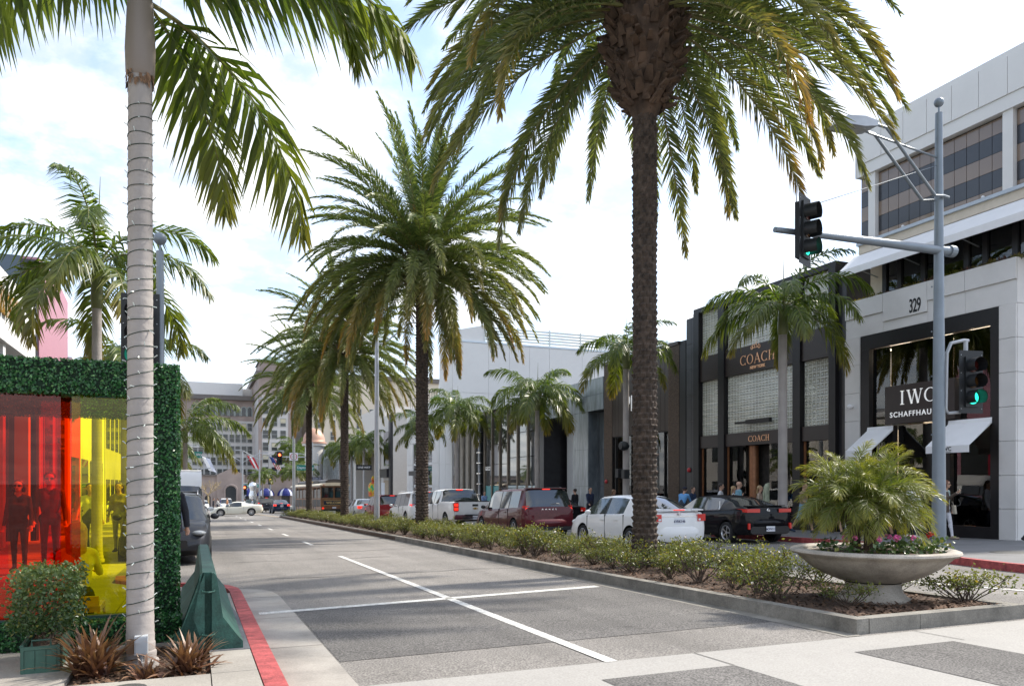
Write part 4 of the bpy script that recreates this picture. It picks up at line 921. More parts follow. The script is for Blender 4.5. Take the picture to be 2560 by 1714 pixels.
# --- minivan / SUVs
def boxcar(name, label, x, y, rz, pm, group, L, H, Wd, rad, hood=1.05, rake=.75, tail='tall', txt='4PLK206', rack=True, lampm=None, letters=None, back=.12, brake=True, three=True, zs0=1.02):
    t = car_root(name, label, x, y, rz, group); h = L/2; w = Wd/2; zr = zs0+.06
    yb = h - hood - rake          # top of windshield
    st = [(-h,.42,.78,.86,w-.20,w-.16,.6),(-h+.03,.34,zr-.03,zr+.03,w-.08,w-.06,w-.22),(-h+.05+back*.5,.28,zr,lerp(zr,H,.5),w-.02,w-.02,w-.17),(-h+.07+back,.26,zr,H-.06,w-.01,w-.01,w-.20),(-h+.20+back,.25,zr,H-.01,w,w,w-.21)]
    q0, q1 = -h+.42+back, yb; step = (q1-q0)/(3 if three else 2); ii = q0
    fl = [('b','h',''),('b','R',''),('b','R',''),('b','r','')]
    st.append((q0,.24,zr-.005,H,w,w,w-.21)); fl.append(('b','r',''))
    nm = ['quarter','rear','front'] if three else ['rear','front']
    for k in range(len(nm)):
        a = q0+k*step; b = a+step
        st.append((b-.05,.24,lerp(zr,zs0-.02,(k+1)/len(nm)),H-.01*(k == len(nm)-1),w,w,w-.21)); fl.append(('g','r',nm[k] if nm[k] != 'quarter' else ''))
        st.append((b+.03,.24,lerp(zr,zs0-.02,(k+1)/len(nm)),H-.02*(k == len(nm)-1),w,w,w-.21)); fl.append(('k','r','') if k < len(nm)-1 else ('g','r','front'))
    st.append((yb+rake*.6,.24,zs0-.02,lerp(H,zs0,.62),w,w,w-.18)); fl.append(('g','w','front'))
    st.append((yb+rake,.24,zs0-.04,zs0+.02,w-.005,w-.01,w-.2)); fl.append(('b','w',''))
    st += [(h-.45,.26,zs0-.12,zs0-.05,w-.02,w-.05,w-.25),(h-.14,.30,zs0-.30,zs0-.22,w-.07,w-.14,w-.3),(h,.42,.60,.64,w-.22,w-.28,w-.4)]; fl += [('b','h','')]*3
    ax = (-h+.92, h-.88)
    P = car_body(st, fl, ax, rad, pm, t); add_wheels(t, w, ax, rad, .225, 6)
    mirrors(t, m_trim if pm is pmr else pm, w, yb+rake*.55, zs0+.06); handles(P, t, pm, [(n, q0+(len(nm)-1-i)*step+.25) for i, n in enumerate(['front','rear'])], w+.012, zs0-.12); seams(t, w, ((q1-step,.32,zs0),(q1-2*step,.36,zs0)))
    if lampm is None: lampm = m_tail
    for s in (-1, 1):
        if tail == 'tall':
            lamp(t, 'tail_lamp', lampm, s, w-.24, w-.055, .66, zr+.06, -h+.05, .18)
            for zc in (zr-.07, zr-.22): mb = MB(); mb.lathe([(.035,0),(.062,.0),(.062,.012),(.035,.012)], 18, (s*(w-.145),-h+.028,zc), 'y'); mb.build('lamp_ring', m_brake if brake else m_tail, t)
        else: lamp(t, 'tail_lamp', lampm, s, w-.30, w-.05, zr-.20, zr+.0, -h+.05, .30)
        lamp(t, 'reversing_lens', m_clear, s, w-.22, w-.09, .66, .72, -h+.044, .0)
    bar(t, 'high_brake_lamp', m_brake if brake else m_tail, -.14,.14,-h+.05+back,-h+.13+back,H-.035,H+.0)
    bar(t, 'rear_spoiler', pm, -w+.24,w-.24,-h+.02+back,-h+.30+back,H-.01,H+.022)
    bumper(t, pm, w-.005, -h-.07, .38, .38, .66); bar(t, 'bumper_trim', m_trim, -w+.09,w-.09,-h-.06,-h+.25,.29,.40)
    MB().tube([(.05,-h+.01+back*.3,zr+.10),(.30,-h-.005+back*.35,zr+.14),(.42,-h+.0+back*.35,zr+.12)], .012, 5).build('wiper', m_trim, t)
    plate(t, -h+.022, .80, txt)
    if letters:
        l = text_mesh(letters, .085, .004, m_silver, .004, 2.6); link('badge_lettering', l, t, (0,-h+.02,1.0), FACE['-y'])
    else: mb = MB(); mb.sph((0,-h+.02,.98), (.06,.012,.035), 10, 6); mb.build('badge', m_silver, t)
    if rack:
        for s in (-1, 1): MB().tube([(s*(w-.27),-h+.5,H+.0),(s*(w-.27),-h+.6,H+.045),(s*(w-.27),yb-.4,H+.045),(s*(w-.27),yb-.25,H+.0)], .015, 6).build('roof_rail', m_chrome if pm is not pmr else m_trim, t)
    for s in (-1, 1):
        mb = MB(); mb.sph((s*(w-.25),h-.20,zs0-.24), (.15,.16,.06), 12, 8); mb.build('headlight', m_head, t, 60)
    bar(t, 'grille', m_trim, -.45,.45,h-.10,h+.005,.46,.64); plate_f = bar(t, 'front_plate', m_plate, -.15,.15,h-.01,h+.01,.38,.47)
    return t
mv = boxcar('minivan', 'dark red minivan with round brake lamps in the queue', 11.55, 27.15, 0, pmr, QG, 5.15, 1.75, 2.0, .335, .95, .95, 'tall', '7XPL920', True, letters='DODGE', back=.18)
boxcar('sport_utility_vehicle', 'white boxy sport utility vehicle between the pickup and the red one', 11.2, 41.2, 0, pw, QG, 5.1, 1.80, 1.98, .37, 1.15, .6, 'tall', '6TRV118', True, m_brake, back=.10)
boxcar('sport_utility_vehicle', 'red compact sport utility vehicle in the queue behind the median lamp', 11.1, 48.2, 0, pred, QG, 4.6, 1.66, 1.88, .35, .95, .7, 'low', '8FDA442', False, m_brake, back=.22)
boxcar('sport_utility_vehicle', 'black sport utility vehicle beside the dark blue saloon past the crossing', 7.35, 93.2, R(1), pdk, 'cars beyond the crossing', 4.7, 1.72, 1.9, .36, .95, .7, 'tall', '5TTR700', True, m_brake, back=.14)
# parked and oncoming cars on the near side face the camera
NG = 'cars parked along the near kerb'
boxcar('sport_utility_vehicle', 'dark sport utility vehicle parked behind the green barrier facing forward', -.62, 20.4, R(180), pdk, NG, 4.6, 1.56, 1.86, .34, 1.05, .7, 'low', '7QWE551', True)
vn = boxcar('delivery_van', 'tall white high-roof van parked along the near kerb', -.62, 29.6, R(180), pw, NG, 5.6, 1.98, 1.96, .35, .85, .75, 'tall', '49120K2', False, three=True, zs0=1.14)
mb = MB(); mb.prism([(-.80,-2.62,1.94),(-.80,1.20,1.94),(-.80,1.02,2.24),(-.80,.70,2.44),(-.80,-2.5,2.50),(-.80,-2.66,2.3)], (1.60,0,0)); mb.build('high_roof', pw, vn, 30)
boxcar('sport_utility_vehicle', 'white sport utility vehicle crossing far off behind the sports car', 4.4, 128, R(180), pw, 'cars beyond the crossing', 4.7, 1.68, 1.9, .35, .95, .7, 'low', '6MMM210', False)
saloon('white saloon far off beside the pedestrians left of the sports car', .9, 122, R(180), pw, 'cars beyond the crossing', '5AAA310', False)
saloon('small black saloon parked beyond the dark red minivan', 15.7, 33.5, 0, pbk, QG, '8BBB145', False)

# --- pickup
def pickup(label, x, y):
    t = car_root('pickup_truck', label, x, y, 0, QG); w = 1.0; H = 1.85
    st = [(-2.90,.50,1.06,1.08,w-.06,w-.05,w-.1),(-2.86,.46,1.25,1.28,w-.02,w-.02,w-.1),(-2.6,.42,1.27,1.30,w,w,w-.1),(-.92,.40,1.27,1.30,w,w,w-.1),(-.90,.40,1.24,1.30,w,w,w-.1),(-.84,.40,1.22,1.62,w,w-.005,w-.20),(-.74,.40,1.21,H-.02,w,w-.005,w-.24),(-.60,.40,1.20,H,w,w-.005,w-.24),(.12,.40,1.19,H,w,w-.005,w-.24),(.20,.40,1.19,H,w,w-.005,w-.24),(.72,.40,1.18,H-.02,w,w-.005,w-.24),(.80,.40,1.18,H-.04,w,w-.005,w-.24),(1.30,.40,1.17,1.42,w,w-.005,w-.2),(1.52,.40,1.16,1.22,w,w-.01,w-.2),(2.3,.42,1.10,1.16,w,w-.03,w-.2),(2.72,.45,1.02,1.08,w-.04,w-.06,w-.2),(2.88,.5,.80,.84,w-.14,w-.16,w-.3)]
    fl = [('b','h','')]*4 + [('b','R',''),('b','R',''),('b','r',''),('g','r','rear'),('k','r',''),('g','r','front'),('g','r','front'),('g','w','front'),('b','w',''),('b','h',''),('b','h',''),('b','h','')]
    P = car_body(st, fl, (-1.75,1.85), .39, pw, t); add_wheels(t, w, (-1.75,1.85), .39, .26, 6)
    MB().box(-w+.16,w-.16,-2.80,-.98,1.306,1.312).build('bed_cover', m_trim, t)
    bar(t, 'tailgate', pw, -w+.25,w-.25,-2.915,-2.85,.80,1.27); bar(t, 'tailgate_cap', m_trim, -w+.1,w-.1,-2.91,-2.80,1.275,1.315)
    bar(t, 'tailgate_handle', m_trim, -.13,.13,-2.93,-2.90,1.08,1.17)
    mb = MB(); mb.prism([(-.12,-2.925,.965),(-.045,-2.925,.965),(-.045,-2.925,.94),(.045,-2.925,.94),(.045,-2.925,.965),(.12,-2.925,.965),(.12,-2.925,1.005),(.045,-2.925,1.005),(.045,-2.925,1.03),(-.045,-2.925,1.03),(-.045,-2.925,1.005),(-.12,-2.925,1.005)], (0,-.006,0)); mb.build('badge', m_gold, t)
    for s in (-1, 1):
        o = bar(t, 'tail_lamp', m_tail, s*(w-.13)-.115, s*(w-.13)+.115, -2.93,-2.78,.86,1.24)
        for zc in (1.14,.97): mb = MB(); mb.box(s*(w-.13)-.08, s*(w-.13)+.08, -2.938,-2.93,zc-.055,zc+.055); mb.build('brake_element', m_brake, o)
    bar(t, 'rear_bumper', m_chrome, -w+.02,w-.02,-3.02,-2.86,.52,.72); bar(t, 'bumper_step', m_trim, -.5,.5,-3.025,-2.9,.66,.735); plate(t, -3.03, .60, '8K41270')
    bar(t, 'high_brake_lamp', m_brake, -.16,.16,-.80,-.74,1.80,1.85)
    mirrors(t, m_trim, w, 1.15, 1.28); handles(P, t, pw, (('rear',-.35),('front',.35)), 1.012, 1.06); seams(t, w, ((.16,.5,1.18),(-.66,.5,1.18)))
    for s in (-1, 1): bar(t, 'headlight', m_clear, s*.78-.14, s*.78+.14, 2.78,2.86,.84,1.02)
pickup('white pickup truck with tall red tail lamps and a gold badge', 11.2, 34.3)

# --- white sports car side on
def sports(label, x, y, rz):
    t = car_root('sports_car', label, x, y, rz, 'cars beyond the crossing'); pm = pcream
    st = [(-2.26,.40,.74,.80,.62,.70,.5),(-2.20,.28,.90,.96,.82,.82,.6),(-1.95,.22,.95,1.00,.92,.90,.66),(-1.45,.18,.94,1.02,.95,.93,.66),(-1.15,.16,.90,1.10,.95,.93,.60),(-.75,.15,.87,1.22,.94,.92,.55),(-.45,.15,.86,1.28,.93,.91,.54),(-.05,.15,.85,1.31,.93,.91,.54),(.25,.15,.85,1.29,.93,.91,.54),(.40,.15,.85,1.24,.93,.91,.55),(.95,.15,.85,1.00,.94,.91,.60),(1.12,.15,.85,.91,.94,.91,.66),(1.6,.17,.82,.88,.93,.88,.6),(2.0,.20,.68,.73,.86,.78,.55),(2.24,.26,.50,.54,.66,.60,.4),(2.30,.30,.44,.46,.5,.45,.3)]
    fl = [('b','h','')]*4 + [('b','R',''),('b','r',''),('g','r','front'),('g','r','front'),('g','r','front'),('g','w','front'),('b','w','')] + [('b','h','')]*4
    P = car_body(st, fl, (-1.30,1.37), .335, pm, t); add_wheels(t, .94, (-1.30,1.37), .335, .24, 10)
    mirrors(t, pm, .92, .62, .98); handles(P, t, pm, (('front',-.30),), .945, .74); seams(t, .93, ((-.62,.3,.85),(.78,.28,.83)))
    for s in (-1, 1):
        mb = MB(); mb.lathe([(.045,0),(.075,0),(.075,.02),(0,.02)], 18, (s*.62,-2.26,.86), 'y'); mb.build('tail_lamp', m_tail, t); mb = MB(); mb.sph((s*.70,1.85,.70), (.09,.24,.05), 8, 6); mb.build('headlight', m_clear, t, 60)
    bumper(t, pm, .90, -2.31, .45, .40, .66); bar(t, 'diffuser', m_trim, -.6,.6,-2.28,-2.0,.24,.42); plate(t, -2.312,.56,'6LLC907')
    return t
sports('cream white sports car turning side on across the crossing', 3.55, 75.9, R(84))

# --- trolley bus
def trolley():
    t = thing('trolley_bus', 'brown wooden tourist trolley bus with cream roof and a welcome board', 'bus', (11.05,76.2,G(76.2)), R(9), None, PITCH)
    wood = M('varnished_wood', (.20,.095,.04), .45, var=.35, scale=4, coat=.3); wood2 = M('dark_panel', (.045,.04,.038), .5, var=.2); cream = M('trolley_roof', (.62,.53,.38), .5, var=.08); gt_ = M('gilt', (.66,.47,.18), .4, .3, var=.1)
    L, w = 4.6, 1.22
    MB().box(-w,w,-L,L,.45,.80).build('chassis_skirt', wood, t)
    for s in (-1, 1):
        for k in range(8):
            y0 = -L+.03+k*(2*L/8); MB().box(s*w-.03,s*w+.03,y0+.03,y0+2*L/8-.03,.83,1.45).build('panel', wood2, t)
            MB().box(s*w-.045,s*w+.045,y0-.035,y0+.035,.80,2.62).build('post', wood, t)
            MB().box(s*w-.015,s*w+.015,y0+.05,y0+2*L/8-.05,1.58,2.38).build('window', m_cglass, t)
            MB().tube([(s*w,y0+.05,2.35),(s*w,y0+.3,2.52),(s*w,y0+.57,2.60),(s*w,y0+.85,2.52),(s*w,y0+1.1,2.35)], .04, 4).build('arch_trim', wood, t)
        MB().box(s*w-.05,s*w+.05,-L,L,1.46,1.57).build('waist_rail', wood, t); MB().box(s*w-.05,s*w+.05,-L,L,2.56,2.70).build('cant_rail', wood, t)
    for y, nm in ((-L,'rear'),(L,'front')):
        MB().box(-w,w,y-.03,y+.03,.80,1.52).build(nm+'_panel', wood, t); MB().box(-w,w,y-.04,y+.04,1.50,1.60).build('sill', wood, t)
        for x in (-w,-.02,w): MB().box(x-.05,x+.05,y-.045,y+.045,1.58,2.60).build('post', wood, t)
        for x in (-w/2-.02,w/2+.02): MB().box(x-.52,x+.52,y-.015,y+.015,1.62,2.55).build('window', m_cglass, t)
        MB().box(-w,w,y-.05,y+.05,2.56,2.72).build('header', wood, t)
    MB().box(-w+.05,w-.05,-L+.05,L-.05,.8,.84).build('floor', wood2, t)
    rf = []; 
    mb = MB(); n = 10
    pr = [(-w-.22,2.70)] + [((w+.2)*math.sin(-math.pi/2+math.pi*k/n), 2.74+.26*math.cos(-math.pi/2+math.pi*k/n)) for k in range(n+1)] + [(w+.22,2.70)]
    mb.prism([(x,-L-.30,z) for x, z in pr], (0,2*L+.6,0)); mb.build('roof', cream, t, 40)
    mb = MB(); mb.prism([(x,-L-.02,z) for x, z in [(-.82,2.9),(.82,2.9),(.78,3.15),(.55,3.28),(0,3.34),(-.55,3.28),(-.78,3.15)]], (0,2*L-.1,0)); mb.build('clerestory', wood2, t, 40)
    for s in (-1,1):
        sb = MB().box(s*.86-.02,s*.86+.02,-2.6,1.6,2.98,3.22).build('roof_board', wood2, t)
        me = text_mesh('BEVERLY HILLS', .20, .004, gt_, .002); o = link('lettering', me, sb, (s*.89,-.5,3.10), FACE['-x'] if s < 0 else FACE['+x'])
    wb = MB().box(-.98,.98,-L-.06,-L-.03,.92,1.38).build('welcome_board', M('board_navy', (.012,.018,.035), .4, var=.1), t)
    link('lettering', text_mesh('WELCOME', .30, .005, gt_, .006, 1.05), wb, (0,-L-.066,1.14), FACE['-y'])
    for a in ((-.98,.92),(-.98,1.355)): MB().box(a[0],-a[0],-L-.075,-L-.06,a[1],a[1]+.025).build('board_edge', gt_, wb)
    for x in (-1.05,1.05):
        bar(t, 'tail_lamp', m_brake, x-.07,x+.07,-L-.06,-L-.02,.58,.72); bar(t, 'marker_lamp', m_tail, x-.06,x+.06,-L-.32,-L-.28,2.73,2.78)
    bar(t, 'rear_bumper', m_trim, -w+.05,w-.05,-L-.16,-L,.40,.56); bar(t,'licence_plate',m_plate,-.18,.18,-L-.05,-L-.03,.62,.76)
    add_wheels(t, 1.2, (-2.6,3.0), .48, .30, 8)
    return t
trolley()
# ---------------------------------------------------------------- buildings on the far (right) side; facades on x = FX look towards -x
FX = 20.8
m_wpan = M('white_stone', (.66,.645,.625), .6, var=.04, scale=1.2, stain=.10, sscale=.8, bump=.08, bscale=40)
m_wpan2 = M('white_render', (.72,.715,.70), .7, var=.04, scale=.5, stain=.12, sscale=.5)
m_blk = M('black_metal', (.014,.013,.014), .38, .3, var=.1); m_blk2 = M('black_stone', (.022,.022,.026), .35, var=.25, scale=3)
m_sign = M('brown_black_sign', (.026,.018,.016), .4, var=.1); m_lett = M('white_letters', (.82,.82,.80), .4, var=0, emit=(1,1,1), es=.12)
m_dint = M('interior_dark', (.05,.042,.036), .8, var=.3); m_warm = M('interior_beige', (.42,.34,.25), .8, var=.15); m_wood = M('interior_wood', (.22,.10,.045), .5, var=.3)
m_glow = M('interior_glow', (1,.8,.5), .4, var=0, emit=(1,.62,.25), es=14)
gl_shop = Mglass('shop_glass', (.84,.86,.84), .95, 0, 1.75); gl_dark = Mglass('dark_glass', (.16,.17,.17), .95, 0, 1.9); gl_bronze = M('bronze_glass', (.21,.155,.115), .06, 0, var=.06, scale=.8, spec=.75); gl_band = M('dark_spandrel', (.035,.038,.045), .18, var=.05, spec=.6)
m_beige = M('beige_render', (.60,.53,.43), .75, var=.05, stain=.1); m_canv = M('white_canvas', (.76,.76,.77), .75, var=.03, scale=3)
def panels(parent, mat, x, ys, zs, dep=.05, gap=.006, name='panel'):
    for a, b in zip(ys[:-1], ys[1:]):
        for c, d in zip(zs[:-1], zs[1:]): boxpart(name, mat, parent, x-dep, x, a+gap, b-gap, c+gap, d-gap)
def awning(parent, y0, y1, zt, zb, x, out, val=.20):
    mb = MB(); mb.v = []; a = parent.location
    P = lambda X, Y, Z: (X, Y, Z)
    mb.prism([P(x,y0,zt),P(x-.03,y0,zt-.12),P(x-out,y0,zb+val),P(x-out,y0,zb),P(x-out+.02,y0,zb),P(x-out+.02,y0,zb+val-.01),P(x-.0,y0,zt-.16)], (0,y1-y0,0))
    return mb.build('awning', m_canv, parent, world=True)
# ---- 329: white shop with black window frame, set-back floors above
b = thing('white_shop_building', 'white stone shop number 329 with a tall black framed window and offices above', 'building', (FX,17.2,-.2))
Y0, Y1 = 14.22, 20.23; zt = 7.65
boxpart('wall', m_wpan2, b, FX+.06, 34, Y0+.05, 14.70, -.3, zt-.03); boxpart('wall', m_wpan2, b, FX+.06, 34, 19.60, Y1-.02, -.3, zt-.03); boxpart('wall', m_wpan2, b, FX+.06, 22.3, 14.70, 19.60, 6.42, zt-.03)
boxpart('roof', m_wpan2, b, FX+.5, 34, Y0+.06, Y1-.03, zt-.10, zt-.04)
zs = [-.15,.72,1.65,2.6,3.55,4.5,5.45,6.39]
panels(b, m_wpan, FX+.05, [Y0,14.71], zs); panels(b, m_wpan, FX+.05, [19.585,20.23], zs); 
for c, d in zip(zs[:-1]+[6.39], zs[1:]+[zt]): boxpart('panel', m_wpan, b, FX-.0+.06, FX+3.4, Y0-.0, Y0+.048, c+.006, d-.006)
ysu = [Y0,15.75,17.0,18.65,20.23]
for a, c in zip([Y0,15.75,18.65],[15.75,17.0,20.23]): panels(b, m_wpan, FX+.05, [a,c], [7.05,zt]); panels(b, m_wpan, FX+.10, [a,c], [6.395,7.045])
panels(b, m_wpan, FX+.05, [17.0,18.65], [6.72,zt]); panels(b, m_wpan, FX+.10, [17.0,18.65], [6.395,6.715])
text('329', .60, (FX-.006,17.42,6.98), '-x', M('number_black', (.01,.01,.012), .4, var=0), b, .006, .008, .9, 'house_number', .52)
# window frame
boxpart('window_frame', m_blk, b, FX+.03, FX+.30, 14.715, 19.58, 5.92, 6.388); boxpart('window_frame', m_blk, b, FX+.03, FX+.30, 14.715, 14.98, -.16, 5.918); boxpart('window_frame', m_blk, b, FX+.03, FX+.30, 19.22, 19.58, -.16, 5.918)
boxpart('window_frame', m_blk, b, FX+.06, FX+.28, 14.985, 19.215, -.16, .18)
for y in (16.35,18.40): boxpart('door_post', m_blk, b, FX+.05, FX+.27, y-.10, y+.10, .19, 3.32)
boxpart('glass_pane', gl_shop, b, FX+.20, FX+.212, 14.985, 16.245, .19, 5.91); boxpart('glass_pane', gl_shop, b, FX+.20, FX+.212, 16.255, 18.49, 4.58, 5.91); boxpart('glass_pane', gl_shop, b, FX+.20, FX+.212, 18.51, 19.21, .19, 5.91)
boxpart('door', gl_dark, b, FX+.30, FX+.312, 16.46, 18.29, .19, 3.3)
sp = boxpart('sign_board', m_sign, b, FX-.06, FX+.19, 16.02, 18.50, 3.34, 4.56)
def strokes(mb, segs, o, s, d=.008):
    """letter strokes in a plane facing -x: segs (x0,z0,x1,z1,width)"""
    for x0, z0, x1, z1, w in segs:
        dx, dz = x1-x0, z1-z0; l = math.hypot(dx, dz); nx, nz = -dz/l*w/2, dx/l*w/2
        q = [(x0+nx,z0+nz),(x1+nx,z1+nz),(x1-nx,z1-nz),(x0-nx,z0-nz)]
        mb.prism([(o[0], o[1]-a*s, o[2]+c*s) for a, c in q], (-d,0,0))
def arc(cx, cz, rx, rz, a0, a1, w0, w1, n=14):
    out = []
    for k in range(n):
        a, c = lerp(a0,a1,k/n), lerp(a0,a1,(k+1)/n); t = math.cos((a+c)/2)**2; out.append((cx+rx*math.cos(a), cz+rz*math.sin(a), cx+rx*math.cos(c), cz+rz*math.sin(c), lerp(w0,w1,t)))
    return out
LET = {
 'I': [(.2,0,.2,1,.15),(.03,.025,.37,.025,.05),(.03,.975,.37,.975,.05)],
 'W': [(.08,1,.38,0,.15),(.38,0,.62,1,.055),(.62,1,.90,0,.15),(.90,0,1.16,1,.055),(-.06,.975,.22,.975,.05),(1.04,.975,1.28,.975,.05),(.46,.975,.72,.975,.05)],
 'C': arc(.45,.5,.42,.47,R(42),R(318),.05,.14)+[(.77,.80,.80,1.0,.05),(.77,.2,.80,.0,.05)],
 'O': arc(.46,.5,.42,.47,0,2*math.pi,.045,.15,20),
 'A': [(.42,1,.06,0,.05),(.42,1,.80,0,.14),(.18,.33,.62,.33,.05),(-.04,.02,.18,.02,.045),(.66,.02,.94,.02,.045)],
 'H': [(.14,0,.14,1,.13),(.70,0,.70,1,.13),(.14,.52,.70,.52,.05),(.0,.02,.28,.02,.045),(.0,.98,.28,.98,.045),(.56,.02,.84,.02,.045),(.56,.98,.84,.98,.045)]}
def serif_on(word, adv, o, s, mat, b_):
    x = 0; l = b_.location
    for ch in word:
        mb = MB(); strokes(mb, LET[ch], (o[0]-l[0], o[1]-x*s-l[1], o[2]-l[2]), s); mb.build('letter', mat, b_); x += adv[ch]
ADV = {'I': .62, 'W': 1.42, 'C': 1.02, 'O': 1.12, 'A': 1.06, 'H': 1.0}
serif_on('IWC', ADV, (FX-.068,17.92,3.93), .44, m_lett, b)
text('SCHAFFHAUSEN', .235, (FX-.068,17.30,3.62), '-x', m_lett, b, .004, .004, 1.22, 'lettering', 1.0)
aw1 = awning(b, 14.92, 16.28, 3.30, 2.30, FX+.02, .95); aw2 = awning(b, 18.25, 19.28, 3.30, 2.30, FX+.02, .95)
text('IWC', .16, (FX-.94,15.6,2.41), '-x', m_blk, b, .002, .002, 1.0); text('SCHAFFHAUSEN', .04, (FX-.94,15.6,2.325), '-x', m_blk, b, .001)
text('IWC', .16, (FX-.94,18.75,2.41), '-x', m_blk, b, .002, .002, 1.0)
# interior
boxpart('interior_wall', m_warm, b, 25.5, 25.6, 14.75, 19.55, -.1, 6.3); boxpart('interior_floor', m_wood, b, FX+.35, 25.5, 14.75, 19.55, -.14, -.10); boxpart('interior_ceiling', m_warm, b, FX+.35, 25.5, 14.75, 19.55, 5.95, 6.0)
boxpart('interior_partition', m_dint, b, 22.2, 22.3, 16.9, 18.3, -.1, 3.3); boxpart('interior_column', m_dint, b, 22.0, 22.4, 17.0, 17.4, 3.3, 5.9); boxpart('display_panel', m_wood, b, 22.4, 22.5, 16.0, 16.8, .4, 3.0)
boxpart('display_cabinet', m_dint, b, 21.5, 22.0, 15.2, 15.9, -.1, 1.0)
for y, z in ((15.5,2.3),(15.5,1.75),(16.6,5.3),(17.9,5.3)): MB().sph((21.9,y,z), (.05,.05,.05), 8, 6).build('lamp', m_glow, b, world=True)  # small glowing spheres added to warm and brighten the interior
m_strip = M('ceiling_fill', (1,.9,.75), .5, var=0, emit=(1,.82,.6), es=12)  # glow strips added to brighten the dark shop interior, not known fittings
for y in (15.2,16.9,18.6): boxpart('ceiling_fill', m_strip, b, 21.6, 24.8, y-.08, y+.08, 5.925, 5.945)
for y in (15.6,17.3): boxpart('wall_fill', m_strip, b, 25.42, 25.48, y-.05, y+.05, 1.0, 2.8)  # more glow strips, added to brighten the back wall
m_pale = M('pale_fill', (.66,.62,.54), .7, var=.05)
for y0, y1, z0, z1 in ((17.75,18.95,3.2,5.5),(15.05,16.1,3.2,4.3),(16.3,17.2,4.7,5.6),(15.1,15.85,1.25,2.2)): boxpart('fill_panel', m_pale, b, 21.55, 21.62, y0, y1, z0, z1)  # pale panels added near the glass to lighten the dark window
for y in (15.5,16.8,18.3): boxpart('window_fill', m_strip, b, 21.15, 21.25, y-.35, y+.35, 5.80, 5.84)  # glow strips added just behind the glass to brighten the window
# terrace planting and set back second floor
boxpart('terrace_planter', m_wpan2, b, FX+.12, FX+.14, Y0+.1, Y1-.1, zt-.05, zt-.01)
SX = 21.20
boxpart('second_floor_wall', m_beige, b, SX, 33, 19.0, 19.5, zt-.05, 9.2); boxpart('second_floor_wall', m_blk2, b, SX+1.2, 33, 13.0, 19.0, zt-.05, 9.2)
boxpart('window_head', m_blk, b, SX-.02, SX+.12, 13.0, 19.0, 8.92, 9.2)
y = 19.0; k = 0
while y > 13.1:
    boxpart('mullion', m_blk, b, SX-.03, SX+.12, y-.16, y, zt-.04, 8.918)
    w = (.42, .72)[k % 2]; boxpart('window', gl_shop, b, SX+.04, SX+.05, y-.165-w, y-.165, zt-.04, 8.917); y -= .165+w; k += 1
boxpart('pale_backing', m_pale, b, SX+.16, SX+.18, 13.0, 18.9, zt, 8.8)  # pale sheet added close behind the panes so they look lighter
mb = MB(); q = (0,0,0)
mb.prism([(FX+.12,12.8,9.20),(FX+.12,12.8,9.12),(FX-.50,12.8,8.42),(FX-.53,12.8,8.42),(FX-.53,12.8,8.64)], (0,7.15,0)); mb.build('canopy', m_canv, b, world=True)
for y in (13.6,15.6,17.6,19.2): mb = MB(); mb.tube([(SX,y,8.35),(FX-.3,y,8.50)], .02, 5); mb.build('canopy_arm', M('steel_grey', (.30,.32,.34), .4, .6, var=.1), b, world=True)
boxpart('spandrel', m_beige, b, FX+.12, 33, 12.8, 19.75, 9.22, 9.50); boxpart('ledge', M('blue_grey_metal', (.42,.47,.52), .5, .2, var=.05), b, FX+.04, 33, 12.8, 19.78, 9.502, 9.60)
for i in range(5): MB().sph((FX+.10,13.9+i*1.35,9.64), (.05,.05,.04), 8, 6).build('ledge_light', m_canv, b, world=True)
# upper window wall: white posts, bronze panes and dark bands
zr_ = [9.61,9.80,10.32,10.80,11.32,11.76]
for a, c in ((12.78,13.06),(14.36,14.66),(19.02,19.30)): boxpart('post', m_wpan2, b, FX+.08, FX+.75, a, c, 9.602, 11.80)
def wbay(y0, y1, n):
    boxpart('bay_frame', m_blk, b, FX+.26, FX+.36, y0, y1, 9.602, 11.79)
    ww = (y1-y0)/n
    for i in range(n):
        for k in range(5): boxpart('pane', gl_bronze if k % 2 == 0 else gl_band, b, FX+.225, FX+.255, y0+i*ww+.008, y0+(i+1)*ww-.008, zr_[k]+.006, zr_[k+1]-.006)
wbay(14.67, 19.01, 11); wbay(13.07, 14.35, 4); wbay(19.31, 19.72, 1)
boxpart('side_wall', gl_bronze, b, FX+.26, 33, 19.73, 19.76, 9.602, 11.79)
boxpart('cornice', m_wpan2, b, FX+.02, 33, 12.75, 19.72, 11.80, 13.42); 
yy_ = [12.75,13.6,14.45,15.3,16.15,17.0,17.85,18.7,19.55]
for a, c in zip(yy_[:-1], yy_[1:]): boxpart('cornice_panel', m_wpan2, b, FX-.02, FX+.015, a+.008, c-.008, 12.2, 13.25)
boxpart('cornice_end', m_wpan2, b, FX+.0, 33, 19.725, 19.78, 11.81, 13.43)
mb = MB(); mb.sph((FX-.12,19.9,4.05), .09, 12, 8); mb.box(FX-.12,FX+.02,19.86,19.94,4.02,4.10); o = mb.build('security_camera', m_canv, None, 50); o.location = (0,0,0); tag(o, 'white dome security camera on the white stone pier', 'camera')
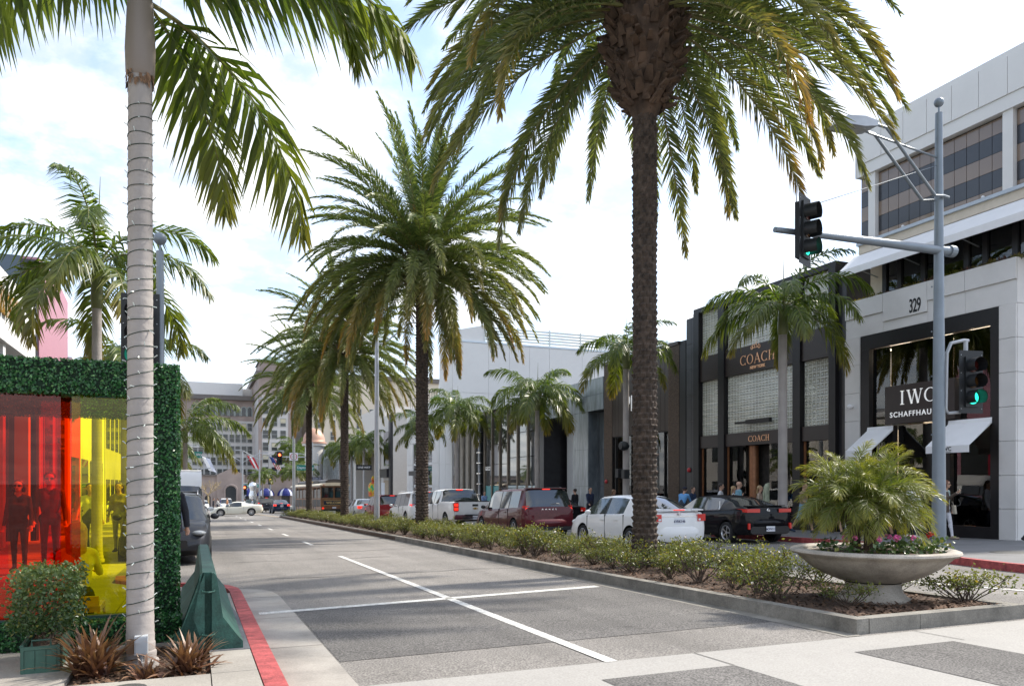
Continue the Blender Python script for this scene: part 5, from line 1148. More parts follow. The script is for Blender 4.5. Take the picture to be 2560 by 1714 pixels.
# terrace plants: individuals
lf_red = Mleaf('red_leaf', (.05,.03,.03), (.16,.04,.05), (.1,.12,.05), .5, .2)
def spiky(seed, n, L, mat):
    r = random.Random(seed); mb = MB(); lv = []; tc_ = []
    for i in range(n):
        a = r.uniform(0,6.28); el = r.uniform(.3,1.4); l = L*r.uniform(.5,1); d = Vector((math.cos(a)*math.cos(el), math.sin(a)*math.cos(el), math.sin(el))); S = Vector((-math.sin(a), math.cos(a), 0))*.018; b0 = Vector((r.gauss(0,.08), r.gauss(0,.08), 0)); m = b0+d*l*.5; t = b0+d*l-Vector((0,0,.3*l))
        mb.add([b0-S, b0+S, m+S*1.2, m-S*1.2, t], [(0,1,2,3),(3,2,4)]); q = r.random(); lv += [q]*5; tc_ += [0,0,.2,.2,.6]
    mb.at = {'lv': lv, 'tipc': tc_}; return mb.mesh('blades', mat)
SPK = [spiky(1,120,.5,lf_king), spiky(2,120,.45,lf_red), spiky(3,120,.55,lf_date)]
r = random.Random(5)
for i in range(17):
    y = 14.35+i*.35; k = r.randrange(3)
    t = thing('terrace_plant', ['green spiky plant in the terrace planter above number 329','reddish spiky plant in the terrace planter above number 329','dark green spiky plant in the terrace planter above number 329'][k], 'plant', (FX+.22, y, zt-.06), i, 'plants along the terrace'); link('blades', SPK[k], t, (0,0,0), (0,0,0), r.uniform(.55,.85))

# ---- black shop with glass blocks
b = thing('glass_block_shop', 'black framed shop with large glass block panels and copper lettering', 'building', (FX,25,-.35))
boxpart('wall', m_blk2, b, FX+.9, 34, 20.26, 29.6, -.5, 9.0)
for a, c, z in ((20.25,20.60,8.9),(28.93,29.62,8.98)): boxpart('end_wall', m_blk2, b, FX+.10, FX+.9, a, c, -.5, z)
for a, c in ((20.60,20.92),(22.31,22.70),(26.76,27.17),(28.53,28.93)): boxpart('column', m_blk, b, FX-.06, FX+.7, a+.003, c-.003, -.5, 9.05)
for k, (a, c) in enumerate(((28.95,29.2),(29.21,29.6))): [boxpart('cladding_panel', m_blk2, b, FX+.05, FX+.098, a, c, -.4+j*1.17, -.4+(j+1)*1.17-.012) for j in range(8)]
boxpart('top_rail', m_blk, b, FX-.04, FX+.7, 20.60, 28.93, 9.052, 9.25)
m_gb = Mglass('glass_block', (.50,.55,.48), .9, .15, 1.5, .55, (.46,.47,.40)); m_gbj = M('block_joint', (.60,.61,.55), .7, var=.05)
def blocks(y0, y1, z0, z1, n, m):
    boxpart('joint_grid', m_gbj, b, FX+.16, FX+.20, y0, y1, z0, z1)
    mb = MB(); dy, dz = (y1-y0)/n, (z1-z0)/m
    for i in range(n):
        for j in range(m):
            a, c, d, e = y0+i*dy+.014, y0+(i+1)*dy-.014, z0+j*dz+.014, z0+(j+1)*dz-.014; x = FX+.155; my, mz = (a+c)/2, (d+e)/2
            mb.add([(x,a,d),(x,c,d),(x,c,e),(x,a,e),(x-.018,a+.03,d+.03),(x-.018,c-.03,d+.03),(x-.018,c-.03,e-.03),(x-.018,a+.03,e-.03),(x+.012,my,mz)],
                   [(0,4,5,1),(1,5,6,2),(2,6,7,3),(3,7,4,0),(4,8,5),(5,8,6),(6,8,7),(7,8,4)])
    o = mb.build('glass_blocks', m_gbk, b, world=True); o['kind'] = 'stuff'
m_gbk = M('glass_block_face', (.40,.40,.33), .10, var=.22, scale=1.3, spec=.8, coat=.4)
for a, c, n in ((27.18,28.52,7),(22.71,26.75,21),(20.93,22.30,7)):
    blocks(a, c, 3.54, 5.95, n, 11); blocks(a, c, 7.05, 9.04, n, 9)
    boxpart('sign_band', m_sign, b, FX+.02, FX+.30, a, c, 5.96, 7.04); boxpart('lower_band', m_sign, b, FX+.02, FX+.30, a, c, 3.0, 3.53)
m_cop = M('copper_letters', (.62,.36,.22), .35, .5, var=.05, emit=(1,.55,.3), es=.05)
serif_on('COACH', ADV, (FX-.0,25.75,6.28), .40, m_cop, b); text('NEW YORK', .17, (FX+.005,24.72,6.12), '-x', m_cop, b, .005, .006)
serif_on('COACH', ADV, (FX-.0,25.25,3.13), .24, m_cop, b)
mb = MB()   # carriage emblem
for k, (yy_, zz) in enumerate(((25.05,6.92),(24.62,6.92))): mb.lathe([(.05,0),(.075,0),(.075,.01)], 14, (FX-.0,yy_,zz), 'x')
strokes(mb, [(-.5,.1,.5,.1,.05),(-.4,.1,-.3,.45,.05),(-.1,.1,.05,.5,.05),(.3,.1,.2,.45,.05),(.05,.5,.35,.6,.05),(-.3,.45,-.05,.3,.04),(.4,.15,.55,.4,.04)], (FX-.0,24.85,6.86), .42); mb.build('emblem', m_cop, b, world=True)
mb = MB(); mb.box(FX-.12,FX+.02,23.9,25.3,3.85,4.02); mb.box(FX-.10,FX+.02,25.3,26.0,3.90,3.97); mb.build('projecting_bar', m_blk, b, world=True)
# shopfront below
m_copw = M('copper_frame', (.30,.13,.06), .4, .3, var=.2)
for a, c in ((20.93,22.30),(22.71,26.75),(27.18,28.52)):
    for y in (a, c-.07): boxpart('copper_jamb', m_copw, b, FX+.12, FX+.22, y, y+.07, -.4, 2.99)
    boxpart('plinth', m_blk2, b, FX+.12, FX+.24, a+.075, c-.075, -.4, .05)
boxpart('glass_pane', gl_shop, b, FX+.16, FX+.172, 27.26, 28.44, .06, 2.99); boxpart('glass_pane', gl_shop, b, FX+.16, FX+.172, 21.01, 22.22, .06, 2.99); boxpart('glass_pane', gl_shop, b, FX+.16, FX+.172, 22.79, 24.2, .06, 2.99); boxpart('glass_pane', gl_shop, b, FX+.16, FX+.172, 25.6, 26.67, .06, 2.99)
MB().lathe([(.20,-.4),(.20,2.99)], 24, (FX+.45,25.45,0)).build('copper_column', m_copw, b, 50, world=True)
boxpart('interior_back', m_dint, b, FX+.80, FX+.88, 20.95, 28.5, -.4, 3.0); boxpart('bag_poster', m_blk, b, FX+.50, FX+.52, 26.0, 26.6, .5, 1.5); boxpart('bag_poster', m_blk, b, FX+.50, FX+.52, 27.6, 28.2, .5, 1.5)
boxpart('display_plinth', m_gbk, b, FX+.24, FX+.6, 21.0, 22.2, -.35, .5)
for y, z in ((21.5,2.0),(21.8,1.4)): MB().sph((FX+.5,y,z), .045, 8, 6).build('lamp', m_glow, b, world=True)  # glowing spheres added to brighten the shopfront inside

# ---- bronze panelled shop
m_brz = M('bronze_panel', (.060,.046,.038), .45, .3, var=.06, scale=.8); m_flt = M('fluted_bronze', (.10,.072,.052), .5, .3, var=.35, scale=14)
b = thing('bronze_shop', 'dark bronze panelled shop with fluted pilasters and a pale window', 'building', (FX,33.5,-.5))
boxpart('wall', m_blk2, b, FX+.55, 34, 29.7, 37.28, -.7, 7.95); boxpart('side_return', m_blk, b, FX+.05, FX+.54, 29.66, 30.16, -.7, 8.05); boxpart('cornice', m_brz, b, FX-.03, FX+.54, 30.17, 37.28, 7.92, 8.08)
for a, c in ((30.17,31.05),(36.42,37.28)):
    n = 10; w_ = (c-a)/n
    for i in range(n): MB().lathe([(w_*.45,-.7),(w_*.45,7.91)], 8, (FX+.05,a+(i+.5)*w_,0), a0=math.pi*.5, a1=math.pi*1.5).build('flute', m_flt, b, 60, world=True)
    boxpart('pilaster_core', m_brz, b, FX+.05, FX+.54, a, c, -.7, 7.91)
ys_ = [31.06,31.35,31.75,35.75,36.1,36.41]
panels(b, m_brz, FX+.10, ys_, [3.96,7.91], .05, .012); boxpart('panel_core', m_blk, b, FX+.11, FX+.54, 31.06, 36.41, 3.93, 7.91)
for y in (31.06,31.40,33.9,36.06,36.38): boxpart('window_post', m_blk, b, FX+.06, FX+.22, y, y+.05, -.6, 3.92)
boxpart('glass_pane', gl_shop, b, FX+.14, FX+.15, 31.46, 33.89, -.2, 3.92); boxpart('glass_pane', gl_shop, b, FX+.14, FX+.15, 33.96, 36.05, -.2, 3.92); boxpart('glass_pane', gl_shop, b, FX+.14, FX+.15, 31.12, 31.39, -.2, 3.92); boxpart('glass_pane', gl_shop, b, FX+.14, FX+.15, 36.12, 36.37, -.2, 3.92)
boxpart('window_blind', M('pale_blind', (.62,.60,.55), .8, var=.05), b, FX+.34, FX+.36, 31.1, 36.4, 1.6, 3.92); boxpart('interior_back', m_dint, b, FX+.48, FX+.53, 31.1, 36.4, -.6, 1.6); boxpart('display_plinth', m_warm, b, FX+.30, FX+.46, 34.2, 35.9, -.6, .5); boxpart('display_plinth', m_warm, b, FX+.30, FX+.46, 31.6, 33.4, -.6, .7)
text('PIAGET', 1.15, (FX+.035,33.6,5.55), '-x', m_lett, b, .01, .004, 1.15, 'lettering', .62)
text('PIAGET', .22, (FX+.13,32.3,1.9), '-x', m_brz, b, .002, .0, 1.1, 'lettering', .7); text('PIAGET', .22, (FX+.13,35.2,1.9), '-x', m_brz, b, .002, .0, 1.1, 'lettering', .7)
m_alarm = M('alarm_red', (.42,.02,.025), .4, var=.05)
for (y, z, lb) in ((36.85,1.55,'small round red alarm bell on the fluted bronze pilaster'),(29.35,2.05,'small round red alarm bell on the black shop end wall')):
    mb = MB(); mb.lathe([(0,-.09),(.06,-.085),(.10,-.05),(.11,0)], 16, (0,0,0), 'x'); mb.box(.0,.03,-.05,.05,-.05,.05); o = mb.build('alarm_bell', m_alarm, None, 50); o.location = (FX-.06 if y > 30 else FX+.03, y, z); tag(o, lb, 'alarm bell')

# ---- grey marble building
m_marb = M('grey_marble', (.30,.335,.35), .25, var=.28, scale=1.1, stain=.3, sscale=2.4, spec=.6); m_marb2 = M('dark_marble', (.14,.165,.185), .25, var=.35, scale=1.0, stain=.3, sscale=2.2, spec=.6)
for mm_ in (m_marb, m_marb2):    # stretch the veining diagonally
    nt = mm_.node_tree; mp = nt.nodes.new('ShaderNodeMapping'); mp.inputs['Rotation'].default_value = (R(38),0,0); mp.inputs['Scale'].default_value = (1,3.2,.45); tcn = [n for n in nt.nodes if n.type == 'TEX_COORD'][0]; nt.links.new(tcn.outputs['Object'], mp.inputs[0])
    for n in nt.nodes:
        if n.type == 'TEX_NOISE': nt.links.new(mp.outputs[0], n.inputs['Vector']); n.inputs['Distortion'].default_value = .8
b = thing('marble_building', 'low building faced in veined grey marble with a deep entrance recess', 'building', (FX,41,-.7))
boxpart('wall', m_marb2, b, FX+2.3, 34, 37.3, 45.0, -.9, 7.3)
yy_ = [37.32,39.1,41.0,43.0,45.0]
panels(b, m_marb, FX+.05, yy_, [5.56,6.45,7.37], .05, .007); boxpart('fascia_core', m_marb2, b, FX+.055, FX+2.29, 37.32, 45.0, 5.58, 7.35)
panels(b, m_marb, FX+.05, [39.1,40.96], [-.85,1.3,3.4,5.55], .05, .006); boxpart('pier_core', m_marb2, b, FX+.055, FX+2.29, 39.12, 40.94, -.85, 5.57)
for c, d in ((-.85,1.3),(1.3,3.4),(3.4,5.55)): boxpart('panel', m_marb2, b, FX+.6, FX+2.28, 39.05, 39.11, c+.006, d-.006)
panels(b, m_marb2, FX+.75, [37.34,39.04], [-.85,1.3,3.4,5.55], .05, .006)
boxpart('recess_wall', M('pale_wall', (.52,.54,.54), .6, var=.04), b, FX+1.4, FX+1.5, 40.97, 44.6, -.85, 5.57); boxpart('recess_strip', m_blk, b, FX+1.38, FX+1.42, 41.9, 41.96, -.85, 5.56); boxpart('recess_panel', M('taupe_wall', (.24,.21,.19), .6, var=.05), b, FX+1.36, FX+1.40, 40.98, 41.88, 2.6, 5.56)

# ---- glass shopfront with bronze mullions, dark side, hoarding and steel rings
m_mul = M('bronze_mullion', (.20,.165,.13), .35, .6, var=.15, scale=3); m_mirr = M('mirror_glass', (.045,.05,.052), .02, 0, var=0, spec=1.0, coat=1.0); m_teal = M('teal_panel', (.10,.36,.37), .3, var=.05, spec=.6); m_rail = M('steel_grey', (.30,.32,.34), .4, .6, var=.1)
b = thing('glass_shopfront', 'tall dark glass shopfront with bronze mullions, teal panels and a corner of steel rings', 'building', (FX,55,-.9))
boxpart('wall', m_blk2, b, FX+.5, 30, 45.05, 64.2, -1.2, 7.0); boxpart('end_pier', m_blk2, b, FX-.05, FX+.5, 45.05, 45.9, -1.2, 5.9)
y = 45.95; ends = [45.95,47.8,49.6,51.4,53.0,54.6,56.2]
for i, (a, c) in enumerate(zip(ends[:-1], ends[1:])):
    boxpart('mullion', m_mul, b, FX-.06, FX+.3, c-.16, c, -1.2, 7.0)
    tz = [-.9,1.3,2.9,4.4,5.7,6.95] if i > 2 else [1.35,3.3,5.0,6.95]
    for d, e in zip(tz[:-1], tz[1:]): boxpart('pane', m_teal if (i in (4,5) and d < 0) else m_mirr, b, FX+.05, FX+.10, a+.01, c-.17, d+.02, e-.02)
    if i <= 2:
        boxpart('hoarding_panel', M('hoarding', (.55,.63,.63), .6, var=.04), b, FX-.02, FX+.06, a+.01, c-.17, -1.1, 1.32)
boxpart('hoarding_frame', m_mul, b, FX-.06, FX-.02, 46.9, 47.0, -1.1, 1.5); boxpart('hoarding_frame', m_mul, b, FX-.06, FX-.02, 47.9, 48.0, -1.1, 1.5); boxpart('hoarding_frame', m_mul, b, FX-.06, FX-.02, 46.9, 48.0, .0, .08)
MB().tube([(FX-.12,57.0,-1.2),(FX-.12,57.0,7.6)], .10, 12).build('corner_column', m_rail, b, world=True)
for k in range(10): MB().lathe([(.10,-.06),(.24,-.04),(.24,.04),(.10,.06)], 18, (FX-.12,57.0,-.2+k*.82)).build('steel_ring', m_chrome, b, 40, world=True)
for i in range(9):
    y0 = 57.5+i*.74; boxpart('stone_fin' if i % 2 else 'glass_strip', M('taupe_stone', (.30,.265,.22), .6, var=.12, scale=2) if i % 2 else m_mirr, b, FX-.10 if i % 2 else FX+.05, FX+.4, y0+.01, y0+.73, -.2+(.9 if i % 3 == 0 else 0), 6.9)
boxpart('fascia', m_wpan2, b, FX-.15, FX+.5, 45.9, 64.2, 7.02, 7.35)
boxpart('shop_door', m_warm, b, FX-.02, FX+.3, 57.6, 60.0, -1.15, .65); boxpart('shop_door', M('brown_door', (.10,.055,.04), .5, var=.2), b, FX-.03, FX+.3, 60.05, 61.4, -1.15, .65); boxpart('shop_window', m_warm, b, FX-.02, FX+.3, 61.45, 64.1, -1.15, .65)
text('GUCCI', .42, (FX-.02,55.4,2.6), '-x', m_lett, b, .004, .0, 1.0, 'lettering', .8)

# ---- big white building with roof louvres
b = thing('white_louvre_building', 'large plain white building with a long roof screen of louvres', 'building', (FX+1,66,-1.3))
boxpart('wall', m_wpan2, b, FX+.06, 62, 64.36, 68.2, -1.6, 13.95)
xs_ = [FX+.02,24.2,26.2,28.2,30.2,33.6,37.0,40.4,43.8,47.2,50.6,54.0,58,62]
for a, c in zip(xs_[:-1], xs_[1:]):
    for d, e in ((5.0,9.5),(9.5,13.95)): boxpart('panel', m_wpan2, b, a+.012, c-.012, 64.30, 64.355, d+.012, e-.012)
for a, c in ((64.36,66.3),(66.3,68.2)):
    for d, e in zip([-1.5,1,3.2,5.4,7.6,9.8,11.9],[1,3.2,5.4,7.6,9.8,11.9,13.95]): boxpart('panel', m_wpan2, b, FX+.0, FX+.055, a+.012, c-.012, d+.012, e-.012)
boxpart('parapet_cap', M('pale_blue_cap', (.62,.70,.76), .5, var=.02), b, FX+.0, 62, 64.26, 64.6, 13.96, 14.12)
m_louv = M('louvre', (.62,.66,.64), .5, .2, var=.03)
for k in range(5): boxpart('louvre', m_louv, b, FX+3.0, 60, 64.42, 64.50, 14.30+k*.26, 14.45+k*.26)
for i in range(12): boxpart('louvre_post', m_louv, b, FX+3.0+i*3.2, FX+3.12+i*3.2, 64.34, 64.415, 14.12, 15.6)
mb = MB(); mb.prism([(FX+.06,64.4,13.96),(FX+3.0,64.4,13.96),(FX+3.0,64.4,15.6),(FX+.06,64.4,14.9)], (0,3.6,0)); mb.build('roof_upstand', m_wpan2, b, world=True)
boxpart('plant_room', m_wpan2, b, 37.4, 41.5, 66, 68, 13.96, 15.9)
# lower wing towards the side street
b = thing('white_corner_wing', 'lower white wing with a railed roof terrace beside the tall white building', 'building', (FX+1,72,-1.4))
boxpart('wall', m_wpan2, b, FX+.10, 40, 68.3, 80.0, -1.8, 9.3)
for i, (a, c) in enumerate(((68.3,70.6),(70.6,72.9),(72.9,75.2),(75.2,77.6),(77.6,80))):
    for d, e in zip([-1.6,1.2,3.4,5.6,7.6],[1.2,3.4,5.6,7.6,9.3]):
        if i in (1,3) and d < 5: boxpart('window', m_mirr, b, FX+.06, FX+.09, a+.2, c-.2, d+.15, e-.1)
        else: boxpart('panel', m_wpan, b, FX+.0, FX+.095, a+.015, c-.015, d+.015, e-.015)
boxpart('balcony_slab', m_blk2, b, FX-.5, FX+.0, 73.2, 77.4, 2.3, 2.75)
for i in range(14): boxpart('baluster', m_blk, b, FX+.1, FX+.13, 68.6+i*.8, 68.63+i*.8, 9.3, 10.25)
boxpart('handrail', m_blk, b, FX+.09, FX+.14, 68.4, 79.9, 10.25, 10.30)
boxpart('penthouse', M('brown_grey', (.18,.155,.14), .7, var=.08), b, FX+6, 40, 70, 80, 9.3, 12.2)
def pos(r): a = r.uniform(0,6.28); q = math.sqrt(r.random()); z = r.random(); return (q*math.cos(a)*.6, q*math.sin(a)*1.9, .1+.75*z*(1-.4*q)), z
h = leaf_cloud(900, pos, .12, random.Random(3), .4).build('terrace_shrub', lf_hedge); h.location = (FX+.9,71.5,9.3); tag(h, 'clipped green shrubs behind the roof terrace railing', 'shrub')
t = thing('garden_parasol', 'closed white parasol on the white roof terrace', 'parasol', (FX+1.6,73.2,9.3)); MB().tube([(0,0,0),(0,0,2.6)], .03, 6).build('pole', m_canv, t); MB().lathe([(.16,.7),(.22,1.0),(.14,1.9),(.03,2.55)], 12).build('canopy', m_canv, t, 60)
# ---------------------------------------------------------------- near-side (left) buildings; facades on x = LX look towards +x
LX = -5.0
b = thing('white_fascia_shop', 'white shop with a broad plain fascia carrying gold letters', 'building', (LX-2,20,-.2))
boxpart('wall', m_wpan2, b, -22, LX-2.2, 3.0, 30.0, -.7, 7.2)
mb = MB(); mb.prism([(LX,8,5.45),(LX,30.0,5.45),(LX,30.0,7.42),(LX,8,7.42)], (-2.3,0,0)); mb.build('fascia', m_wpan2, b, world=True)
for y in (8.3,14,20,26,29.6): boxpart('column', m_wpan2, b, LX-.5, LX-.1, y-.16, y+.16, -.5, 5.44)
boxpart('shop_window', m_mirr, b, LX-2.1, LX-2.0, 8.4, 29.4, -.2, 4.6)
text('SAINT LAURENT', .95, (LX+.03,23.3,6.45), '+x', M('gold_letters', (.48,.27,.06), .3, .8, var=.15), b, .09, .01, 1.05)
b = thing('pink_shop', 'narrow pink fronted building with dark glass flank behind the white fascia', 'building', (LX-2,33,-.5))
mb = MB(); mb.prism([(LX+.04,30.45,-.8),(LX+.04,36.8,-.8),(LX+.04,36.8,9.0),(LX+.04,34.2,9.3),(LX+.04,30.45,9.15)], (-.5,0,0)); mb.build('pink_facade', M('pink_render', (.42,.20,.25), .5, var=.04), b, world=True)
boxpart('dark_flank', M('blue_dark_glass', (.03,.055,.085), .12, var=.05, spec=.7), b, -20, LX-.47, 30.2, 36.7, -.8, 9.1)
for k in range(4): boxpart('flank_joint', m_blk, b, -20, LX-.47, 30.17, 30.2, 1.2+k*2.2, 1.24+k*2.2)
boxpart('flank_edge', m_blk2, b, LX-.46, LX+.0, 30.18, 30.44, -.8, 9.0)
for a, c in ((31.3,33.0),(33.9,35.8)):
    mb = MB(); mb.prism([(LX+.06,a,-.6),(LX+.06,c,-.6),(LX+.06,c,5.0),(LX+.06,a,5.6)], (-.03,0,0)); mb.build('window', m_mirr, b, world=True)
    boxpart('reveal', M('red_reveal', (.30,.02,.04), .4, var=.05), b, LX+.05, LX+.075, a-.14, a-.01, -.6, 5.0)
b = thing('cream_shop', 'plain cream rendered building past the pink front', 'building', (LX-2,44,-.8))
boxpart('wall', M('cream_render', (.68,.64,.57), .7, var=.04, stain=.1), b, -20, LX, 37.0, 51.0, -1, 6.4)
for i in range(4):
    f = boxpart('window', m_mirr, b, LX-.01, LX+.03, 38+i*3.2, 40.3+i*3.2, -.5, 2.6)
boxpart('cornice', m_wpan2, b, -20, LX+.18, 36.95, 51.05, 6.4, 6.75)
b = thing('grey_shop', 'grey stone building before the crossing on the near side', 'building', (LX-2,58,-1))
boxpart('wall', M('grey_stone', (.46,.44,.41), .7, var=.06, stain=.15), b, -20, LX, 51.2, 66.0, -1.4, 8.2)
for i in range(5):
    for z in (-.9, 3.6): boxpart('window', m_mirr, b, LX-.01, LX+.03, 52+i*2.8, 53.9+i*2.8, z, z+2.6)

# ---------------------------------------------------------------- hotel closing the street
m_hot = M('hotel_wall', (.62,.59,.57), .8, var=.05, scale=.15, stain=.12, sscale=.1); m_hot_sun = M('hotel_sunlit', (.62,.55,.45), .8, var=.05, scale=.15); m_hotb = M('hotel_brown', (.36,.29,.26), .8, var=.12, scale=.4, stain=.2, sscale=.3)  # second wall tone paints sunlight on the east wing into its colour
m_hcor = M('hotel_cornice', (.15,.135,.125), .7, var=.1); m_hwin = M('hotel_window', (.035,.04,.045), .12, var=0, spec=.7); m_hblind = M('hotel_blind', (.55,.50,.36), .6, var=.1); m_hfr = M('hotel_frame', (.40,.42,.40), .6, var=0); m_blue = M('blue_canvas', (.012,.022,.17), .7, var=.05); m_wst = M('white_stripe', (.6,.62,.7), .7, var=0)
hz = G(215)
b = thing('hotel', 'large old hotel with rows of windows closing the end of the street', 'building', (10,215,hz))
boxpart('main_wall', m_hot, b, -45, 14.8, 222, 245, hz-1, 19.2); boxpart('frieze', m_hotb, b, -45, 14.8, 221.9, 245, 18.7, 24.2)
boxpart('cornice', m_hcor, b, -46, 15.4, 220.6, 246, 24.2, 25.4); boxpart('roof_block', m_wpan2, b, -9, 12, 226, 240, 25.4, 29.3); boxpart('roof_block', m_wpan2, b, 3, 20, 230, 244, 25.4, 28.4)
boxpart('wing_wall', m_hot, b, 14.8, 22.6, 205, 245, hz-1, 29.0); boxpart('wing_frieze', m_hotb, b, 14.75, 22.65, 204.9, 245, 24.2, 29.0); boxpart('wing_cornice', m_hcor, b, 14.0, 23.4, 204, 246, 29.0, 30.2); boxpart('wing_corner', m_hotb, b, 14.7, 15.5, 204.85, 206, hz-1, 24.2); boxpart('wing_corner', m_hotb, b, 22.0, 22.7, 204.85, 206, hz-1, 24.2)
boxpart('recess_wall', m_hot, b, 22.6, 27.5, 222, 245, hz-1, 28.8); boxpart('east_wing', m_hot_sun, b, 27.5, 62, 203, 245, hz-1, 29.0); boxpart('east_cornice', m_hcor, b, 27.0, 62.5, 202.4, 245.5, 29.0, 30.2)
boxpart('tower', m_hotb, b, 15.5, 22, 212, 226, 30.2, 33.6); mb = MB(); mb.prism([(15.0,211.5,33.6),(22.5,211.5,33.6),(20.0,215,35.6),(17.5,215,35.6)], (0,12,0)); mb.build('tower_roof', M('green_slate', (.10,.15,.14), .6, var=.1), b, world=True)
w1 = MB().box(-.62,.62,-.06,.05,-1.0,1.0); fr_ = MB()
for a in ((-.70,.70,1.0,1.1),(-.70,.70,-1.12,-1.0),(-.70,-.62,-1.0,1.0),(.62,.70,-1.0,1.0),(-.62,.62,-.05,.03)): fr_.box(a[0],a[1],-.12,.05,a[2],a[3])
w1m = w1.mesh('pane', m_hwin); w2m = MB().box(-.62,.62,-.06,.05,-.2,1.0).mesh('blind', m_hblind); frm = fr_.mesh('window', m_hfr)
def hwin(x, y, z, s=1.0, blind=False):
    f = link('window', frm, b, (x-b.location.x, y-b.location.y, z-b.location.z), (0,0,0), (s,1,1)); link('pane', w1m, f)
    if blind: link('blind', w2m, f, (0,-.03,0), (0,0,0), (1,1,.92))
r = random.Random(4)
for row in range(6):
    z = 17.0 - row*3.12
    for k in range(10): x = 13.6 - (k//2)*3.1 - (k % 2)*1.5; hwin(x, 222-.05, z, .9, r.random() < .15)
    for k in range(3): hwin(16.4+k*2.15, 205-.05, 20.0-row*3.12+.4, 1.05, r.random() < .5)
    for k in range(6): hwin(29.6+k*3.4, 203-.05, 20.2-row*3.12, .95, False)
    hwin(25.0, 222-.05, 20.2-row*3.12, .9)
mbp = MB(); q = [(-.55,-1.2),(.55,-1.2)] + [(.55*math.cos(math.pi*k/8), .7+.55*math.sin(math.pi*k/8)) for k in range(9)]
mbp.prism([(x,0,z) for x, z in q], (0,-.12,0)); awm = mbp.mesh('arched_window', MATS['hotel_window']); mbp = MB(); mbp.tube([(x*1.12,-.1,z*1.05) for x, z in q[1:]+q[:1]], .12, 4); afm = mbp.mesh('arch_frame', M('arch_trim', (.42,.47,.45), .6, var=0))
for k in range(10):
    x = 13.6 - (k//2)*3.1 - (k % 2)*1.5; o = link('arched_window', awm, b, (x-10, 221.85-215, 21.2-hz)); link('arch_frame', afm, o)
# podium with arches and awnings
pz = hz
boxpart('podium_wall', m_hotb, b, -45, 27.4, 198, 221.8, pz-1, 3.4); boxpart('podium_cap', m_hcor, b, -45.4, 27.8, 197.6, 221.8, 3.4, 3.8)
mb = MB(); mb.prism([(4.6,197.5,pz-1),(11.0,197.5,pz-1),(11.0,197.5,3.7),(7.8,197.5,5.3),(4.6,197.5,3.7)], (0,6,0)); mb.build('gable_portal', m_hotb, b, world=True)
def arch(xc, w, h, y, nm='arch'):
    q = [(-w/2,0),(w/2,0)] + [(w/2*math.cos(math.pi*k/10), h-w/2+w/2*math.sin(math.pi*k/10)) for k in range(11)]
    mb = MB(); mb.prism([(xc+a,y,pz+c) for a, c in q], (0,-.05,0)); o = mb.build(nm, m_hwin, b, world=True)
    mb = MB(); mb.tube([(xc+a*1.1,y-.08,pz+c*1.03) for a, c in q[1:]+q[:1]], .28, 5); mb.build('arch_surround', m_hotb, b, world=True)
arch(7.8, 2.6, 5.4, 197.45, 'portal_arch')
AW = []
def blue_awning(x, w, label):
    t = thing('dome_awning', label, 'awning', (x, 197.9, pz+3.3), 0, 'blue dome awnings of the hotel'); 
    n = 9
    for k in range(n):
        a0, a1 = math.pi*k/n, math.pi*(k+1)/n; mb = MB(); m_ = 5; vs = []
        for i in range(m_+1):
            ph = math.pi/2*i/m_
            for a in (a0, a1): vs.append((-w/2*math.cos(a)*math.cos(ph), -1.5*math.sin(a)*math.cos(ph), 1.9*math.sin(ph)-.4))
        mb.add(vs, [(2*i,2*i+1,2*i+3,2*i+2) for i in range(m_)]); mb.build('gore', m_wst if k % 4 == 2 else m_blue, t)
for i, (x, w) in enumerate(((-.4,3.4),(11.9,2.6),(15.9,4.2),(20.6,4.0))):
    arch(x, 2.2, 4.0, 197.95); blue_awning(x, w, ['blue dome awning left of the hotel portal, behind the bare tree','narrow blue dome awning just right of the hotel portal','wide blue dome awning with white stripes below the flag','blue dome awning beside the trolley bus roof'][i])
for x in (2.6,-3.6,-7,-10.5): arch(x, 1.6, 3.2, 197.95)
# flags on the hotel front
def flag(x, z, cols, label, y=196.5, w=1.6, h=3.0):
    t = thing('flag', label, 'flag', (x, y, z), 0, 'flags on the hotel front')
    MB().tube([(-.2,1.4,-1.6),(.0,0,2.4)], .07, 6).build('pole', m_rail, t)
    n = 8; k = len(cols)
    for j, c in enumerate(cols):
        mb = MB()
        for i in range(n):
            s0, s1 = i/n, (i+1)/n; f = lambda s, u: (u*w + s*1.5, .25*math.sin(s*5+u*3), 2.2 - s*h - u*.5)
            u0, u1 = j/k, (j+1)/k; mb.quad(f(s0,u0), f(s0,u1), f(s1,u1), f(s1,u0))
        mb.build('cloth', M(*c), t)
cr, cw_, cb_ = ('flag_red', (.45,.02,.03), .8), ('flag_white', (.72,.72,.72), .8), ('flag_blue', (.02,.04,.18), .8)
flag(11.4, 6.2, [cr, cw_, cr], 'red and white flag on the hotel front')
flag(16.6, 6.0, [cr, cw_, cr, cw_, cr, cw_], 'striped flag with a blue canton on the hotel front'); o = bpy.data.objects['flag.001']
mb = MB(); f = lambda s, u: (u*1.6+s*1.5, .25*math.sin(s*5+u*3)-.05, 2.2-s*3-u*.5)
for i in range(4):
    mb.quad(f(i/8,-.02), f(i/8,.62), f((i+1)/8,.62), f((i+1)/8,-.02))
mb.build('canton', M(*cb_), o)
flag(1.2, 5.6, [cw_, ('flag_pale', (.55,.58,.68), .8)], 'plain white flag on a curved pole before the hotel', 190, 1.7, 3.2)
